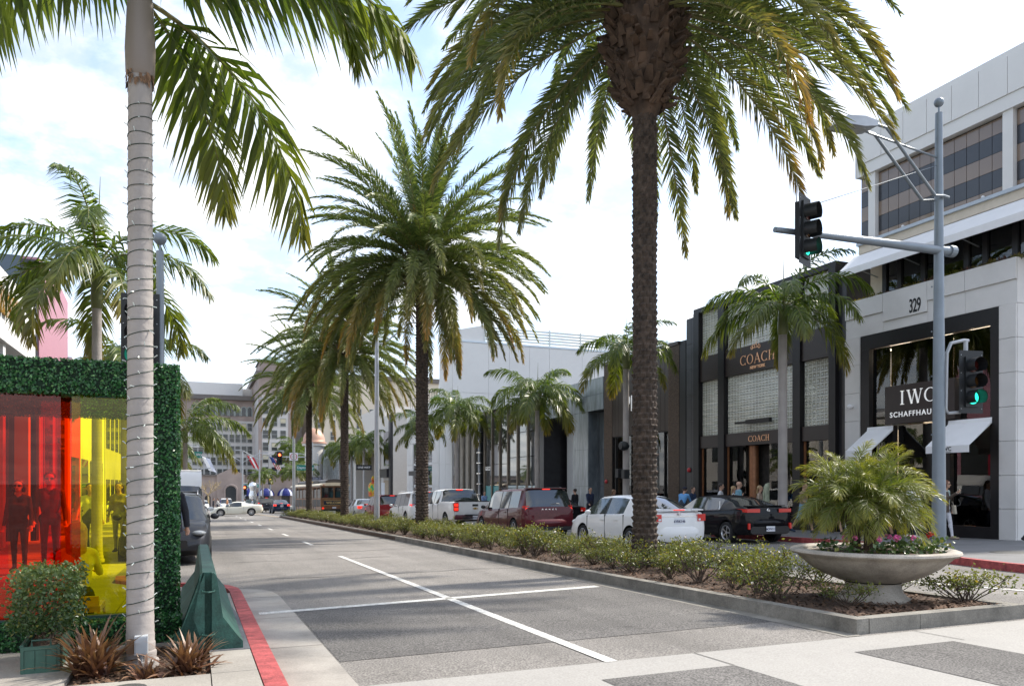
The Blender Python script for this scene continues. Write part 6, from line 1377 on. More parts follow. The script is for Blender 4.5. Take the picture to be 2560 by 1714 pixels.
# bare tree before the hotel
t = thing('bare_tree', 'leafless pale tree standing before the hotel arches', 'tree', (2.4,180,G(180)+.15)); r = random.Random(6); mb = MB(); mb.tube([(0,0,0),(.1,0,1.6),(.0,.1,2.8)], [.22,.18,.14], 8); mb.build('trunk', M('pale_bark', (.36,.28,.16), .9, var=.2), t); mb = MB()
def br(p, d, l, rad, dep):
    e = p + d*l; mb.tube([p, (p+e)/2+Vector((r.uniform(-.1,.1),r.uniform(-.1,.1),.05)), e], [rad, rad*.8, rad*.6], 5, False)
    if dep:
        for k in range(3): br(e if k else p.lerp(e,.6), (d + Vector((r.uniform(-.8,.8), r.uniform(-.8,.8), r.uniform(-.2,.5)))).normalized(), l*.7, rad*.6, dep-1)
for k in range(6): a = k*1.05; br(Vector((0,.05,2.5)), Vector((math.cos(a), math.sin(a), .8)).normalized(), 1.7, .09, 3)
mb.build('crown', MATS['pale_bark'], t)

# ---------------------------------------------------------------- buildings past the crossing on the right
m_scale = M('metal_scale', (.36,.40,.42), .3, .7, var=.25, scale=.6); m_tile = M('pale_tile', (.60,.57,.53), .6, var=.04)
b = thing('scaled_building', 'long building wrapped in shimmering metal scales past the crossing', 'building', (FX+1,120,-2.3))
mb = MB(); mb.prism([(FX+.1,108,-3.4),(FX+.1,146,-3.6),(FX+.1,146,8.2),(FX+.1,108,7.6)], (20,0,0)); mb.build('core', M('scale_backing', (.10,.11,.12), .6, var=.2), b, world=True)
mb = MB(); r = random.Random(9); lvq = []
for j in range(26):
    for i in range(40):
        y0 = 108+i*.95+(j % 2)*.47; z0 = -.8+j*.34; a = r.uniform(.02,.10); c = r.uniform(.0,.06)
        if z0 > 7.4: continue
        mb.quad((FX+.05-a,y0,z0),(FX+.05-c,y0,z0+.33),(FX+.05-c,y0+.92,z0+.33),(FX+.05-a,y0+.92,z0))
mb.build('scales', m_scale, b, world=True, kind='stuff'); boxpart('shop_window', m_mirr, b, FX+.0, FX+.08, 108.2, 145, -2.6, -.85)
b = thing('portal_building', 'pale tiled building with a tall portal holding a coloured figure', 'building', (FX+1,98,-2))
for a, c in ((92.5,93.6),(106.2,107.9)): boxpart('pier', m_tile, b, FX-.4, FX+6, a, c, -3, 5.6)
boxpart('lintel', m_tile, b, FX-.4, FX+6, 92.5, 107.9, 5.6, 7.8); boxpart('portal_back', M('brown_portal', (.14,.08,.055), .6, var=.2), b, FX+2.6, FX+2.8, 93.6, 106.2, -3, 5.6); boxpart('stair_block', m_warm, b, FX+1.4, FX+2.6, 94.0, 97.5, -2.4, 2.6); boxpart('notice_panel', m_plate, b, FX-.06, FX+.0, 90.2, 92.0, -1.4, 1.6)
text('LOUIS VUITTON', .95, (FX-.43,100.2,6.6), '-x', M('letter_navy', (.02,.025,.05), .5, var=0), b, .02, .01, 1.1)
boxpart('upper_wall', m_tile, b, FX+.4, FX+20, 92.5, 107.9, 7.8, 11.0)
b = thing('dark_trim_building', 'pale building with dark steel balcony just past the crossing', 'building', (FX+1,89,-1.9))
boxpart('wall', m_tile, b, FX, FX+25, 86.2, 92.4, -2.2, 9.5); boxpart('dark_pier', m_blk2, b, FX-.3, FX+.0, 86.3, 87.2, -2.2, 9.4); boxpart('balcony', m_blk2, b, FX-.5, FX-.0, 87.3, 91.0, 2.2, 3.2); boxpart('window', m_mirr, b, FX-.05, FX+.0, 87.6, 90.8, 3.6, 7.6); boxpart('window', m_warm, b, FX-.05, FX+.0, 87.6, 90.8, -1.8, 1.9)
mrb = bpy.data.materials.new('colour_patches'); mrb.use_nodes = True; nt = mrb.node_tree; cr_ = nt.nodes.new('ShaderNodeValToRGB'); ns_ = nt.nodes.new('ShaderNodeTexNoise'); ns_.inputs['Scale'].default_value = 1.0; tcx = nt.nodes.new('ShaderNodeTexCoord'); nt.links.new(tcx.outputs['Object'], ns_.inputs['Vector']); nt.links.new(ns_.outputs[0], cr_.inputs[0])
for i, (p, c) in enumerate(((.30,(.02,.25,.40,1)),(.42,(.05,.45,.12,1)),(.5,(.75,.55,.02,1)),(.58,(.75,.18,.02,1)),(.7,(.65,.05,.08,1)))):
    e = cr_.color_ramp.elements[i] if i < 2 else cr_.color_ramp.elements.new(p); e.position = p; e.color = c
nt.links.new(cr_.outputs[0], nt.nodes['Principled BSDF'].inputs['Base Color'])
t = thing('coloured_figure', 'tall abstract figure in bright colour patches inside the portal', 'sculpture', (FX+.5,99.0,-1.85), 0)
mb = MB()
for s in (-1, 1): mb.tube([(0,s*.42,0),(0,s*.38,.9),(0,s*.26,1.9)], [.26,.28,.34], 10)
mb.tube([(0,0,1.7),(0,0,2.4),(0,0,3.1),(0,0,3.45),(0,0,3.6)], [.62,.66,.70,.45,.16], 14); mb.sph((0,0,3.95), (.30,.28,.38), 12, 8)
for s in (-1, 1): mb.tube([(0,s*.66,3.2),(-.1,s*.86,2.4),(-.15,s*.8,1.6)], [.20,.19,.14], 8)
mb.build('body', mrb, t, 60)
# generic silver form on a plinth at the start of the next median
t = thing('silver_sculpture', 'abstract polished silver form on a grey plinth past the crossing', 'sculpture', (6.75,104,G(104)))
MB().box(-.75,.75,-.75,.75,0,1.5).build('plinth', M('green_grey_stone', (.13,.17,.17), .5, var=.1), t); m_pol = M('polished_silver', (.75,.77,.80), .25, .85, var=.03)
MB().lathe([(.05,1.5),(.42,1.6),(.5,2.1),(.34,2.6),(.38,2.9),(.52,3.2),(.40,3.6),(.12,3.75),(.0,3.78)], 20).build('form', m_pol, t, 60)
struct('next_median', slab(rect(5.9,7.5,102,150), .16, -.05), m_kerb)
# domed turret
t = thing('copper_dome_turret', 'small round turret with a copper coloured dome beyond the crossing', 'building', (18.6,134,-2.7)); MB().lathe([(1.5,0),(1.5,10.6),(1.95,10.65),(1.95,11.0)], 24).build('drum', m_tile, t, 40); MB().lathe([(2.1,11.0),(2.1,11.3),(1.9,11.35)]+[(1.85*math.cos(math.pi/2*k/8), 11.4+2.3*math.sin(math.pi/2*k/8)) for k in range(9)], 28).build('dome', M('copper_dome', (.46,.27,.19), .5, .2, var=.2, scale=.8), t, 50)
# far palms before the hotel: copies of a king palm
src = [o for o in bpy.data.objects if o.name.startswith('king_palm') and o.get('label','').startswith('king palm before the grey marble')][0]
for i, (x, y, s, lb) in enumerate([(13.6,118,.95,'far palm beside the mast arm signals at the crossing'),(15.4,124,1.0,'far palm before the domed turret'),(22.5,190,1.9,'tall far palm against the hotel wing'),(24.5,185,1.6,'tall far palm beside the domed turret'),(11.5,150,1.0,'far palm before the hotel awnings'),(-2.6,100,.8,'far palm past the crossing on the near side'),(20.0,150,1.3,'far palm behind the copper dome'),(-2.4,150,.9,'far palm near the bare tree')]):
    c = copy_tree(src, None, (x, y, G(y)+.15), i*1.1, lb, 'far palms beyond the crossing'); c.scale = (s,s,s*(.85 if s < 1.2 else 1))
# ---------------------------------------------------------------- street furniture
m_pole = M('pole_grey', (.20,.235,.27), .45, .35, var=.08, scale=3); m_pole2 = M('pole_pale', (.40,.42,.44), .45, .4, var=.08, scale=3)
m_sig = M('signal_black', (.012,.014,.016), .5, var=.1); m_lred = M('lens_red_off', (.06,.008,.006), .25, var=0, spec=.6); m_lyel = M('lens_amber_off', (.07,.03,.006), .25, var=0, spec=.6); m_lgrn = M('lens_green_on', (.02,.5,.35), .3, var=0, emit=(.03,.95,.62), es=.75); m_lredon = M('lens_red_on', (.6,.05,.02), .3, var=0, emit=(1,.10,.03), es=3.5); m_lyelon = M('lens_amber_on', (.6,.3,.02), .3, var=0, emit=(1,.5,.04), es=2.5); m_lgoff = M('lens_green_off', (.006,.05,.035), .25, var=0)
def signal_head(parent, loc, rz, on='g', plate=True, s=1.0, name='signal_head'):
    """three lens head facing -y before rotation"""
    h = MB(); h.box(-.17,.17,-.02,.16,-.56,.56); o = h.build(name, m_sig, parent, None, loc, (0,0,rz)); o.scale = (s,s,s)
    if plate: MB().box(-.30,.30,.02,.03,-.70,.70).build('backplate', m_sig, o)
    for k, (nm, off, onm) in enumerate((('r',m_lred,m_lredon),('y',m_lyel,m_lyelon),('g',m_lgoff,m_lgrn))):
        z = .3556*(1-k); mb = MB(); mb.lathe([(.0,-.03),(.09,-.028),(.145,.0)], 20, (0,-.03,z), 'y'); mb.build('lens', onm if on == nm else off, o, 60)
        mb = MB(); mb.lathe([(.165,-.27),(.168,-.02)], 22, (0,0,z), 'y', a0=R(-50), a1=R(230)); mb.lathe([(.160,-.27),(.163,-.02)], 22, (0,0,z), 'y', a0=R(-50), a1=R(230)); mb.build('visor', m_sig, o, 60)
    for sx in (-.26,.26):
        for z in (-.6,-.2,.2,.6): MB().box(sx-.008,sx+.008,.01,.018,z-.008,z+.008).build('rivet', m_pole2, o) if plate and s >= 1 else None
    return o
# right corner pole with mast arm, lamp and side signal
t = thing('signal_pole', 'tall grey signal pole with mast arm, street lamp and ball finial beside the white shop', 'traffic light', (15.3,12.2,G(12.2)+.15))
MB().tube([(0,0,0),(0,0,.06)], .24, 16).build('base_plate', m_pole, t); MB().tube([(0,0,.05),(0,0,9.75)], [.150,.075], 20, True).build('pole', m_pole, t, 50)
MB().tube([(0,0,9.75),(0,0,9.9)], .02, 6).sph((0,0,9.99), .105, 16, 12).build('ball_finial', m_pole, t, 60)
for z in (1.4,2.6,3.9,4.9,5.9): 
    for a in (2.4,.2): MB().sph((.14*math.cos(a),.14*math.sin(a),z), .02, 6, 4).build('bolt', m_pole, t)
MB().tube([(.42,0,6.72),(0,0,6.70),(-2.0,0,6.66),(-4.6,0,6.58)], [.10,.10,.085,.055], 14).build('mast_arm', m_pole, t, 50); MB().tube([(.30,0,6.72),(.46,0,6.72)], .13, 12).build('arm_flange', m_pole, t)
MB().tube([(-4.05,0,6.2),(-4.05,0,7.7)], [.02,.006], 5).build('vertical_rod', m_pole, t)
signal_head(t, (-3.95,-.16,6.60), R(26), 'g')
signal_head(t, (.72,-.25,3.78), R(-12), 'g')
MB().tube([(.14,-.05,3.16),(.22,-.06,3.08),(.55,-.1,3.11)], .035, 8).build('bracket', m_pole2, t); MB().tube([(.15,-.05,3.16),(.17,-.06,4.41),(.28,-.08,4.64),(.62,-.12,4.72),(.76,-.13,4.72)], .038, 8).build('bracket', m_pole2, t); MB().tube([(.68,-.13,4.72),(.68,-.13,4.46)], .045, 8).build('bracket_drop', m_pole2, t)
for dy in (-.16,.16): MB().tube([(.16,dy*.7,7.86),(-.05,dy*.9,7.86),(-.32,dy,7.82),(-1.75,dy,9.05),(-2.15,dy,9.08)], .033, 8).build('lamp_arm', m_pole, t)
MB().tube([(0,0,8.75),(-2.1,0,8.95)], .022, 6).build('tie_rod', m_pole, t)
mb = MB(); mb.prism([(-2.05,-.22,9.02),(-2.45,-.24,8.93),(-2.95,-.20,8.93),(-3.0,-.14,8.98),(-2.85,-.18,9.12),(-2.4,-.22,9.16),(-2.05,-.20,9.14)], (0,.44,0)); mb.build('lamp_head', m_pole2, t, 40); MB().box(-2.85,-2.35,-.16,.16,8.915,8.928).build('lamp_lens', M('lamp_lens', (.35,.36,.35), .3, var=.1), t)
MB().tube([(0,0,8.6),(-3.9,0,7.1)], .008, 4).build('tension_wire', m_pole, t)
# left pole behind the lit trunk
t = thing('signal_pole', 'grey signal pole with ball finial half hidden behind the lit palm trunk', 'traffic light', (-.56,14.2,G(14.2)+.15)); MB().tube([(0,0,0),(0,0,5.45)], [.085,.06], 14).build('pole', m_pole, t, 50); MB().tube([(0,0,5.45),(0,0,5.55)], .02, 6).sph((0,0,5.66), .105, 14, 10).build('ball_finial', m_pole, t, 60)
signal_head(t, (-.30,-.08,4.00), R(-12), 'g'); MB().tube([(0,0,4.4),(-.26,.08,4.4)], .03, 6).build('bracket', m_pole, t)
# median lamp
def median_lamp(x, y, h, label, arms=True):
    t = thing('street_lamp', label, 'street lamp', (x, y, G(y)+.12), 0, 'lamps standing in the median'); MB().tube([(0,0,0),(0,0,h)], [.135,.085], 16).build('pole', m_pole2, t, 50)
    for z in (1.5,3.0,4.5,5.6): MB().sph((.12,-.05,z), .025, 6, 4).build('bolt', m_pole2, t)
    for s in (-1, 1):
        MB().tube([(0,0,h-.35),(s*.35,0,h-.3),(s*1.6,0,h+.75),(s*2.1,0,h+.78)], .035, 7).build('arm', m_pole2, t)
        mb = MB(); mb.prism([(s*2.0,-.2,h+.86),(s*2.1,-.22,h+.70),(s*2.7,-.18,h+.70),(s*2.65,-.16,h+.82)], (0,.4,0)); mb.build('lamp_head', m_pole2, t)
    return t
median_lamp(7.7, 35.08, 8.8, 'pale grey median lamp with two arms between two date palms')
median_lamp(7.3, 64.0, 8.6, 'pale grey lamp at the far tip of the median')
def far_lamp(x, y, h, label): 
    t = thing('street_lamp', label, 'street lamp', (x, y, G(y)), 0, 'slender lamps beyond the crossing'); MB().tube([(0,0,0),(0,0,h)], [.14,.09], 10).build('pole', m_pole2, t)
    for s in (-1,1): MB().tube([(0,0,h-1.5),(s*2.2,0,h-.2),(s*2.8,0,h-.1)], .05, 6).build('arm', m_pole2, t); MB().box(s*2.6,s*3.4,-.2,.2,h-.16,h-.02).build('lamp_head', m_pole2, t)
far_lamp(6.0, 113, 8.2, 'slender double arm lamp left of the silver sculpture'); far_lamp(8.6, 118, 8.8, 'slender double arm lamp right of the silver sculpture'); far_lamp(18.4, 128, 9.0, 'slender double arm lamp beside the copper dome'); far_lamp(-1.2, 140, 7.0, 'slender double arm lamp by the bare tree')
# far mast arm with red signal and signs
t = thing('signal_pole', 'far mast arm signal showing red with a no left turn sign and green street sign', 'traffic light', (13.4,98,G(98))); MB().tube([(0,0,0),(0,0,8.6)], [.15,.10], 12).build('pole', m_pole2, t); MB().tube([(0,0,6.75),(-4.0,0,6.72)], [.08,.05], 8).build('mast_arm', m_pole2, t)
signal_head(t, (-3.95,-.15,6.55), R(4), 'r', True, 1.15)
m_sgrn = M('street_sign_green', (.01,.20,.16), .4, var=.05); m_swh = M('sign_white', (.75,.76,.78), .5, var=0)
so = MB().box(-2.75,-1.75,-.12,-.09,6.3,7.25).build('turn_sign', m_swh, t); mb = MB(); mb.lathe([(.34,0),(.42,0),(.42,.01),(.34,.01)], 24, (-2.25,-.135,6.77), 'y'); mb.box(-2.56,-1.94,-.136,-.126,6.735,6.80, None); mb.build('red_ring', M('sign_red', (.45,.02,.03), .5, var=0), so); mb = MB(); mb.tube([(-2.15,-.13,6.50),(-2.15,-.13,6.85),(-2.40,-.13,6.88)], .045, 4); mb.build('turn_arrow', m_sig, so)
so = MB().box(-1.9,.2,-.12,-.09,5.1,5.75).build('street_sign', m_sgrn, t); link('lettering', text_mesh('Dayton Wy', .42, .004, m_swh, .004), so, (-.85,-.126,5.42), FACE['-y'])
so = MB().box(-.2,1.1,-.14,-.11,3.9,4.25).build('street_sign', M('sign_navy', (.02,.03,.08), .5, var=0), t); link('lettering', text_mesh('N RODEO DR', .2, .004, m_swh, .002), so, (.45,-.146,4.07), FACE['-y'])
signal_head(t, (.3,-.2,2.6), 0, 'r', False, 1.0)
# one way sign on a post by the portal
t = thing('one_way_sign', 'small one way sign on a thin post near the coloured figure', 'sign', (17.6,86.9,G(87)+.15)); MB().tube([(0,0,0),(0,0,5.4)], .05, 8).build('post', m_pole2, t); so = MB().box(-.9,.9,-.07,-.05,4.6,5.2).build('sign_plate', m_sig, t); link('lettering', text_mesh('ONE WAY', .3, .003, m_swh, .003), so, (0,-.076,4.9), FACE['-y'])
mb = MB(); mb.prism([(-.75,-.08,4.72),(.4,-.08,4.72),(.4,-.08,4.66),(.8,-.08,4.9)], (0,.003,0))
# near-side arm over the crossing with green street sign and the back of a signal
t = thing('signal_pole', 'mast arm seen from behind over the crossing with a green street sign', 'traffic light', (-1.6,66.6,G(66.6)+.15)); MB().tube([(0,0,0),(0,0,7.6)], [.15,.10], 12).build('pole', m_pole2, t); MB().tube([(0,0,5.55),(4.0,0,5.6)], [.08,.05], 8).build('mast_arm', m_pole2, t); 
o = signal_head(t, (4.05,.1,5.5), R(180), 'x', False, 1.0); o.data.materials.clear(); o.data.materials.append(m_pole2)
so = MB().box(.55,2.05,-.10,-.07,4.7,5.2).build('street_sign', m_sgrn, t); link('lettering', text_mesh('Dayton Wy', .32, .004, m_swh, .004), so, (1.3,-.106,4.95), FACE['-y'])
# hotel side signals
t = thing('signal_pole', 'far signal post showing amber before the hotel awnings', 'traffic light', (15.2,178,G(178))); MB().tube([(0,0,0),(0,0,6.5)], .12, 8).build('pole', m_pole, t); signal_head(t, (0,-.2,6.0), 0, 'y', True, 1.5); so = MB().box(-5.6,-2.0,-.2,-.15,4.3,5.0).build('street_sign', m_sgrn, t); link('lettering', text_mesh('Wilshire Bl', .5, .004, m_swh, .004), so, (-3.8,-.21,4.65), FACE['-y']); MB().tube([(0,0,5.2),(-5.6,0,5.2)], .06, 6).build('arm', m_pole2, t)
t = thing('signal_post', 'short far signal post showing red in the next median', 'traffic light', (9.4,170,G(170))); MB().tube([(0,0,0),(0,0,5)], .12, 8).build('pole', m_pole, t); signal_head(t, (0,-.2,3.6), 0, 'r', True, 1.5)
# speakers on a king palm
for (z, a, lb) in ((3.55,-.25,'black loudspeaker strapped high on the palm before the bronze shop'),(2.35,.25,'small black loudspeaker box low on the palm before the bronze shop'),(2.30,-.30,'second small black loudspeaker low on the palm before the bronze shop')):
    t = thing('loudspeaker', lb, 'loudspeaker', (17.62,29.85+a,G(29.9)+.15+z)); mb = MB(); mb.lathe([(.0,-.28),(.16,-.26),(.22,-.1),(.18,.05),(.08,.16)], 14, (0,0,0), 'x') if z > 3 else mb.box(-.16,.10,-.13,.13,-.20,.20); mb.build('cabinet', m_sig, t, 40); MB().box(.05,.2,-.03,.03,-.03,.03).build('bracket', m_pole, t)
# parasol-like studio lamp in the glass block shop window is left as a dark disc on a stand
t = thing('floor_lamp', 'dark disc lamp on a stand inside the glass block shop window', 'lamp', (FX+.45,24.0,-.33)); MB().tube([(0,0,0),(0,0,1.9)], .02, 6).build('stand', m_sig, t); MB().sph((0,0,2.1), (.08,.26,.40), 14, 10).build('shade', m_sig, t, 60)
t = thing('mannequin', 'headless mannequin in a pale green dress inside the shop window', 'mannequin', (FX+.42,24.55,-.05)); m_dress = M('pale_dress', (.42,.46,.33), .8, var=.15, scale=8); MB().lathe([(.05,.0),(.05,.5)], 8).build('stand', m_sig, t); MB().lathe([(.20,.42),(.17,.75),(.13,.95),(.17,1.15),(.19,1.35),(.12,1.47),(.05,1.5),(0,1.52)], 16).build('dress', m_dress, t, 60)
for s in (-1,1): MB().tube([(0,s*.17,1.38),(-.03,s*.24,1.1),(-.05,s*.22,.8)], [.055,.05,.035], 8).build('sleeve', m_dress, t)
# ---------------------------------------------------------------- people
SK = {'light': (.50,.30,.21), 'tan': (.36,.20,.13), 'dark': (.16,.085,.055)}
def cloth(col, n=None): return M('cloth_%d_%d_%d' % tuple(int(c*200) for c in col), col, .85, var=.12, scale=14, bump=.3, bscale=60)
def skin(k): return M('skin_'+k, SK[k], .5, var=.05)
POSE = {  # joint angles in degrees: (upper leg forward, knee bend) L/R, arm (forward, out, elbow) L/R, lean
 'stand': dict(l=(2,3), r=(-2,4), al=(4,9,14), ar=(2,9,18)), 'walk': dict(l=(24,8), r=(-20,18), al=(-20,9,14), ar=(24,9,22)), 'walk2': dict(l=(-18,22), r=(22,6), al=(22,10,25), ar=(-16,10,16)),
 'phone': dict(l=(4,4), r=(-6,8), al=(4,10,18), ar=(38,8,105)), 'point': dict(l=(14,6), r=(-14,14), al=(-6,10,20), ar=(52,14,75)), 'photo': dict(l=(2,4), r=(-3,4), al=(62,6,70), ar=(64,6,70)), 'hips': dict(l=(3,3), r=(-3,5), al=(0,28,70), ar=(0,12,15)), 'sit': dict(l=(82,88), r=(80,92), al=(30,10,60), ar=(32,10,55)), 'bend': dict(l=(6,6), r=(-6,8), al=(30,8,20), ar=(34,8,25), lean=28)}
def person(label, loc, face, h=1.70, pose='stand', top=(.3,.3,.3), bottom=(.05,.05,.06), shoes=(.03,.03,.03), sk='light', hair=(.05,.03,.02), hairlen='short', sleeves='long', shorts=False, vox=.022, sex='m', hat=None, glasses=False, bag=None, phone=False, jacket=None, head_turn=0, group='people on the pavements', seat=None, lift=0):
    """face: heading in degrees, 0 looks to +y, 90 looks to -x"""
    P = POSE[pose]; s = h/1.75; t = thing('person', label, 'person', loc, R(face), group)
    hipz = .90*s; V = Vector; sx = 1 if sex == 'm' else .90
    if pose == 'sit': hipz = (seat if seat is not None else .42) + .10
    lean = R(P.get('lean', 2 if pose != 'sit' else 6))
    def up(d): return V((0, math.sin(lean)*d, math.cos(lean)*d))
    pel = V((0,0,hipz)); waist = pel + up(.14*s); chest = pel + up(.34*s); shz = pel + up(.50*s); neck = pel + up(.56*s); head = neck + up(.135*s) + V((0,.015,.0))
    bones = []        # (a, b, ra, rb, region)
    B = lambda a, b, ra, rb, g: bones.append((V(a), V(b), ra*s, rb*s, g))
    B(pel+V((-.075*s,0,-.02*s)), pel+V((.075*s,0,-.02*s)), .118, .118, 'b'); B(pel, waist, .135*sx, .125*sx, 'b'); B(waist+V((-.045*s,0,0)), chest+V((-.07*s*sx,0,0)), .105, .115*sx, 't'); B(waist+V((.045*s,0,0)), chest+V((.07*s*sx,0,0)), .105, .115*sx, 't')
    B(chest+V((-.08*s*sx,0,0)), shz+V((-.10*s*sx,0,-.03*s)), .11, .075, 't'); B(chest+V((.08*s*sx,0,0)), shz+V((.10*s*sx,0,-.03*s)), .11, .075, 't'); B(shz+V((-.15*s*sx,0,-.03*s)), shz+V((.15*s*sx,0,-.03*s)), .062, .062, 't')
    B(shz+V((0,0,-.02*s)), neck+up(.06*s), .058, .052, 's')
    if sex == 'f': B(chest+V((-.07*s,.075*s,-.02*s)), chest+V((.07*s,.075*s,-.02*s)), .058, .058, 't')
    # head: skull, jaw, nose, ears
    ht = Matrix.Rotation(R(head_turn), 3, 'Z'); H_ = lambda x, y, z: head + ht @ V((x*s, y*s, z*s))
    B(H_(0,-.025,.035), H_(0,.02,.035), .090, .086, 's'); B(H_(0,.02,-.005), H_(0,.045,-.065), .070, .050, 's'); B(H_(0,.092,.012), H_(0,.112,-.022), .012, .017, 's')
    for q in (-1, 1): B(H_(q*.088,-.005,.015), H_(q*.092,-.008,-.025), .016, .012, 's')
    # legs
    feet = []
    for q, (f, k) in ((-1, P['l']), (1, P['r'])):
        hp = pel + V((q*.085*s,0,-.03*s)); a = R(f); kn = hp + V((q*.01*s, math.sin(a)*.43*s, -math.cos(a)*.43*s)); c = a - R(k); an = kn + V((0, math.sin(c)*.42*s, -math.cos(c)*.42*s))
        B(hp, kn, .088 if sex == 'm' else .092, .058, 'b'); B(kn, an, .056, .038, 'k' if shorts else 'b'); cal = kn.lerp(an,.28) + V((0,-.018*s,0)); B(kn, cal, .05, .056, 'k' if shorts else 'b')
        toe_p = c*.5 if pose.startswith('walk') and f < 0 else 0
        toe = an + V((q*.02*s, math.cos(toe_p)*.17*s, -.045*s + math.sin(toe_p)*.15*s)); heel = an + V((0,-.045*s,-.04*s)); B(heel, toe, .040, .034, 'f'); B(an, toe.lerp(heel,.4), .040, .042, 'f'); feet.append(min(toe.z, heel.z) - .040*s)
    # arms and hands
    wr_ = []
    for q, (f, o_, e) in ((-1, P['al']), (1, P['ar'])):
        sh_ = shz + V((q*.185*s*sx, 0, -.035*s)); a, ou = R(f), R(o_); d = V((q*math.sin(ou), math.sin(a)*math.cos(ou), -math.cos(a)*math.cos(ou))); el = sh_ + d*.29*s; a2 = a + R(e); d2 = V((-q*.18 if e > 50 else q*math.sin(ou)*.5, math.sin(a2), -math.cos(a2))).normalized(); wr = el + d2*.255*s
        B(sh_, el, .056*(1.05 if sex == 'm' else .9), .044, 't' if sleeves != 'none' else 's'); B(el, wr, .042, .030, 't' if sleeves == 'long' else 's'); palm = wr + d2*.075*s; B(wr, palm, .028, .033, 's')
        side = d2.cross(V((0,0,1)) if abs(d2.z) < .9 else V((0,1,0))).normalized(); nrm = side.cross(d2)
        for k, ln in enumerate((.062,.074,.078,.066)):
            b0 = palm + side*((k-1.5)*.021*s); m = b0 + (d2*.8+nrm*.25).normalized()*ln*.55*s; B(b0, m, .0115, .010, 's'); B(m, m + (d2*.5+nrm*.65).normalized()*ln*.5*s, .010, .0085, 's')
        th0 = wr + d2*.03*s - side*.028*s*q; B(th0, th0 + (d2*.5 - side*q*.7 + nrm*.3).normalized()*.055*s, .013, .010, 's'); wr_.append((wr, d2, palm, el, sh_))
    mb = MB()
    for a, b_, ra, rb, g in bones: mb.tube([a-(b_-a).normalized()*ra*.5 if (b_-a).length > 1e-4 else a, a, b_, b_+(b_-a).normalized()*rb*.5], [ra*.80, ra, rb, rb*.80], 10); mb.sph(a, ra*.98, 8, 6); mb.sph(b_, rb*.98, 8, 6)
    res = baked(mb.mesh('p', skin(sk)), ('REMESH', dict(mode='VOXEL', voxel_size=vox)), ('SMOOTH', dict(factor=.5, iterations=2 if vox > .015 else 3)))
    # clothes by nearest limb
    cx = np.array([p.center[:] for p in res.polygons]); best = np.full(len(cx), 9.0); reg = np.zeros(len(cx), int); key = {'s':0,'t':1,'b':2,'f':3,'k':0}
    for a, b_, ra, rb, g in bones:
        A = np.array(a); D = np.array(b_-a); L2 = max(1e-9, D@D); tt = np.clip((cx-A)@D/L2, 0, 1); dist = np.linalg.norm(cx-A-tt[:,None]*D, axis=1) - (ra+(rb-ra)*tt); k = dist < best; best[k] = dist[k]; reg[k] = key[g]
    res.materials.clear()
    for m in (skin(sk), cloth(top), cloth(bottom), cloth(shoes)): res.materials.append(m)
    res.polygons.foreach_set('material_index', reg.astype(np.int32)); res.polygons.foreach_set('use_smooth', [True]*len(res.polygons)); res.update(); res.name = 'body'
    dz = -min(feet) + lift if pose != 'sit' else 0
    bo = link('body', res, t, (0,0,dz)); off = V((0,0,dz))
    # hair, face
    hm = M('hair_%d_%d' % (int(hair[0]*300), int(hair[1]*300)), hair, .5, var=.25, scale=25)
    if hairlen != 'bald':
        hb = MB(); hb.sph(H_(0,-.022,.052), (.100*s,.105*s,.092*s), 14, 10)
        if hairlen == 'long':
            for k in range(9): x = (k-4)*.022; hb.tube([H_(x,-.05,.06), H_(x*1.05,-.092,-.05), H_(x*1.0,-.10,-.20), H_(x*.8,-.10,-.36+.02*abs(k-4))], [.026*s,.026*s,.022*s,.008*s], 6)
        elif hairlen == 'bob':
            for k in range(11): a = math.pi*(k/10)+math.pi; hb.tube([H_(.08*math.cos(a),.085*math.sin(a)*.9-.01,.06), H_(.10*math.cos(a),.10*math.sin(a)-.01,-.03), H_(.095*math.cos(a),.095*math.sin(a)-.01,-.11)], [.03*s,.032*s,.018*s], 6)
        hr = baked(hb.mesh('h', hm), ('REMESH', dict(mode='VOXEL', voxel_size=.012 if vox < .025 else .02)))
        # open the face side
        bmm = bmesh.new(); bmm.from_mesh(hr); inv = ht.inverted(); kill = [f for f in bmm.faces if (lambda q: q.y > .045*s and q.z < .075*s)(inv @ (f.calc_center_median()-head))]; bmesh.ops.delete(bmm, geom=kill, context='FACES'); bmm.to_mesh(hr); bmm.free()
        hr.materials.clear(); hr.materials.append(hm); hr.polygons.foreach_set('use_smooth', [True]*len(hr.polygons)); link('hair', hr, t, off)
    for q in (-1, 1): MB().sph(H_(q*.034,.084,.018)+off, (.013*s,.008*s,.008*s), 8, 6).build('eye', m_sig, t)
    MB().sph(H_(0,.088,-.050)+off, (.024*s,.008*s,.007*s), 8, 6).build('mouth', M('lips', (.32,.10,.09), .5, var=0), t)
    if glasses: g = MB(); [g.sph(H_(q*.036,.094,.018)+off, (.030*s,.008*s,.022*s), 10, 6) for q in (-1,1)]; g.tube([H_(-.092,.0,.022)+off,H_(-.07,.085,.022)+off,H_(.07,.085,.022)+off,H_(.092,.0,.022)+off], .005, 4); g.build('sunglasses', m_sig, t)
    if hat: g = MB(); g.sph(H_(0,-.015,.075)+off, (.105*s,.112*s,.075*s), 14, 8); g.sph(H_(0,.10,.065)+off, (.07*s,.07*s,.012*s), 10, 4); g.build('cap', cloth(hat), t, 60)
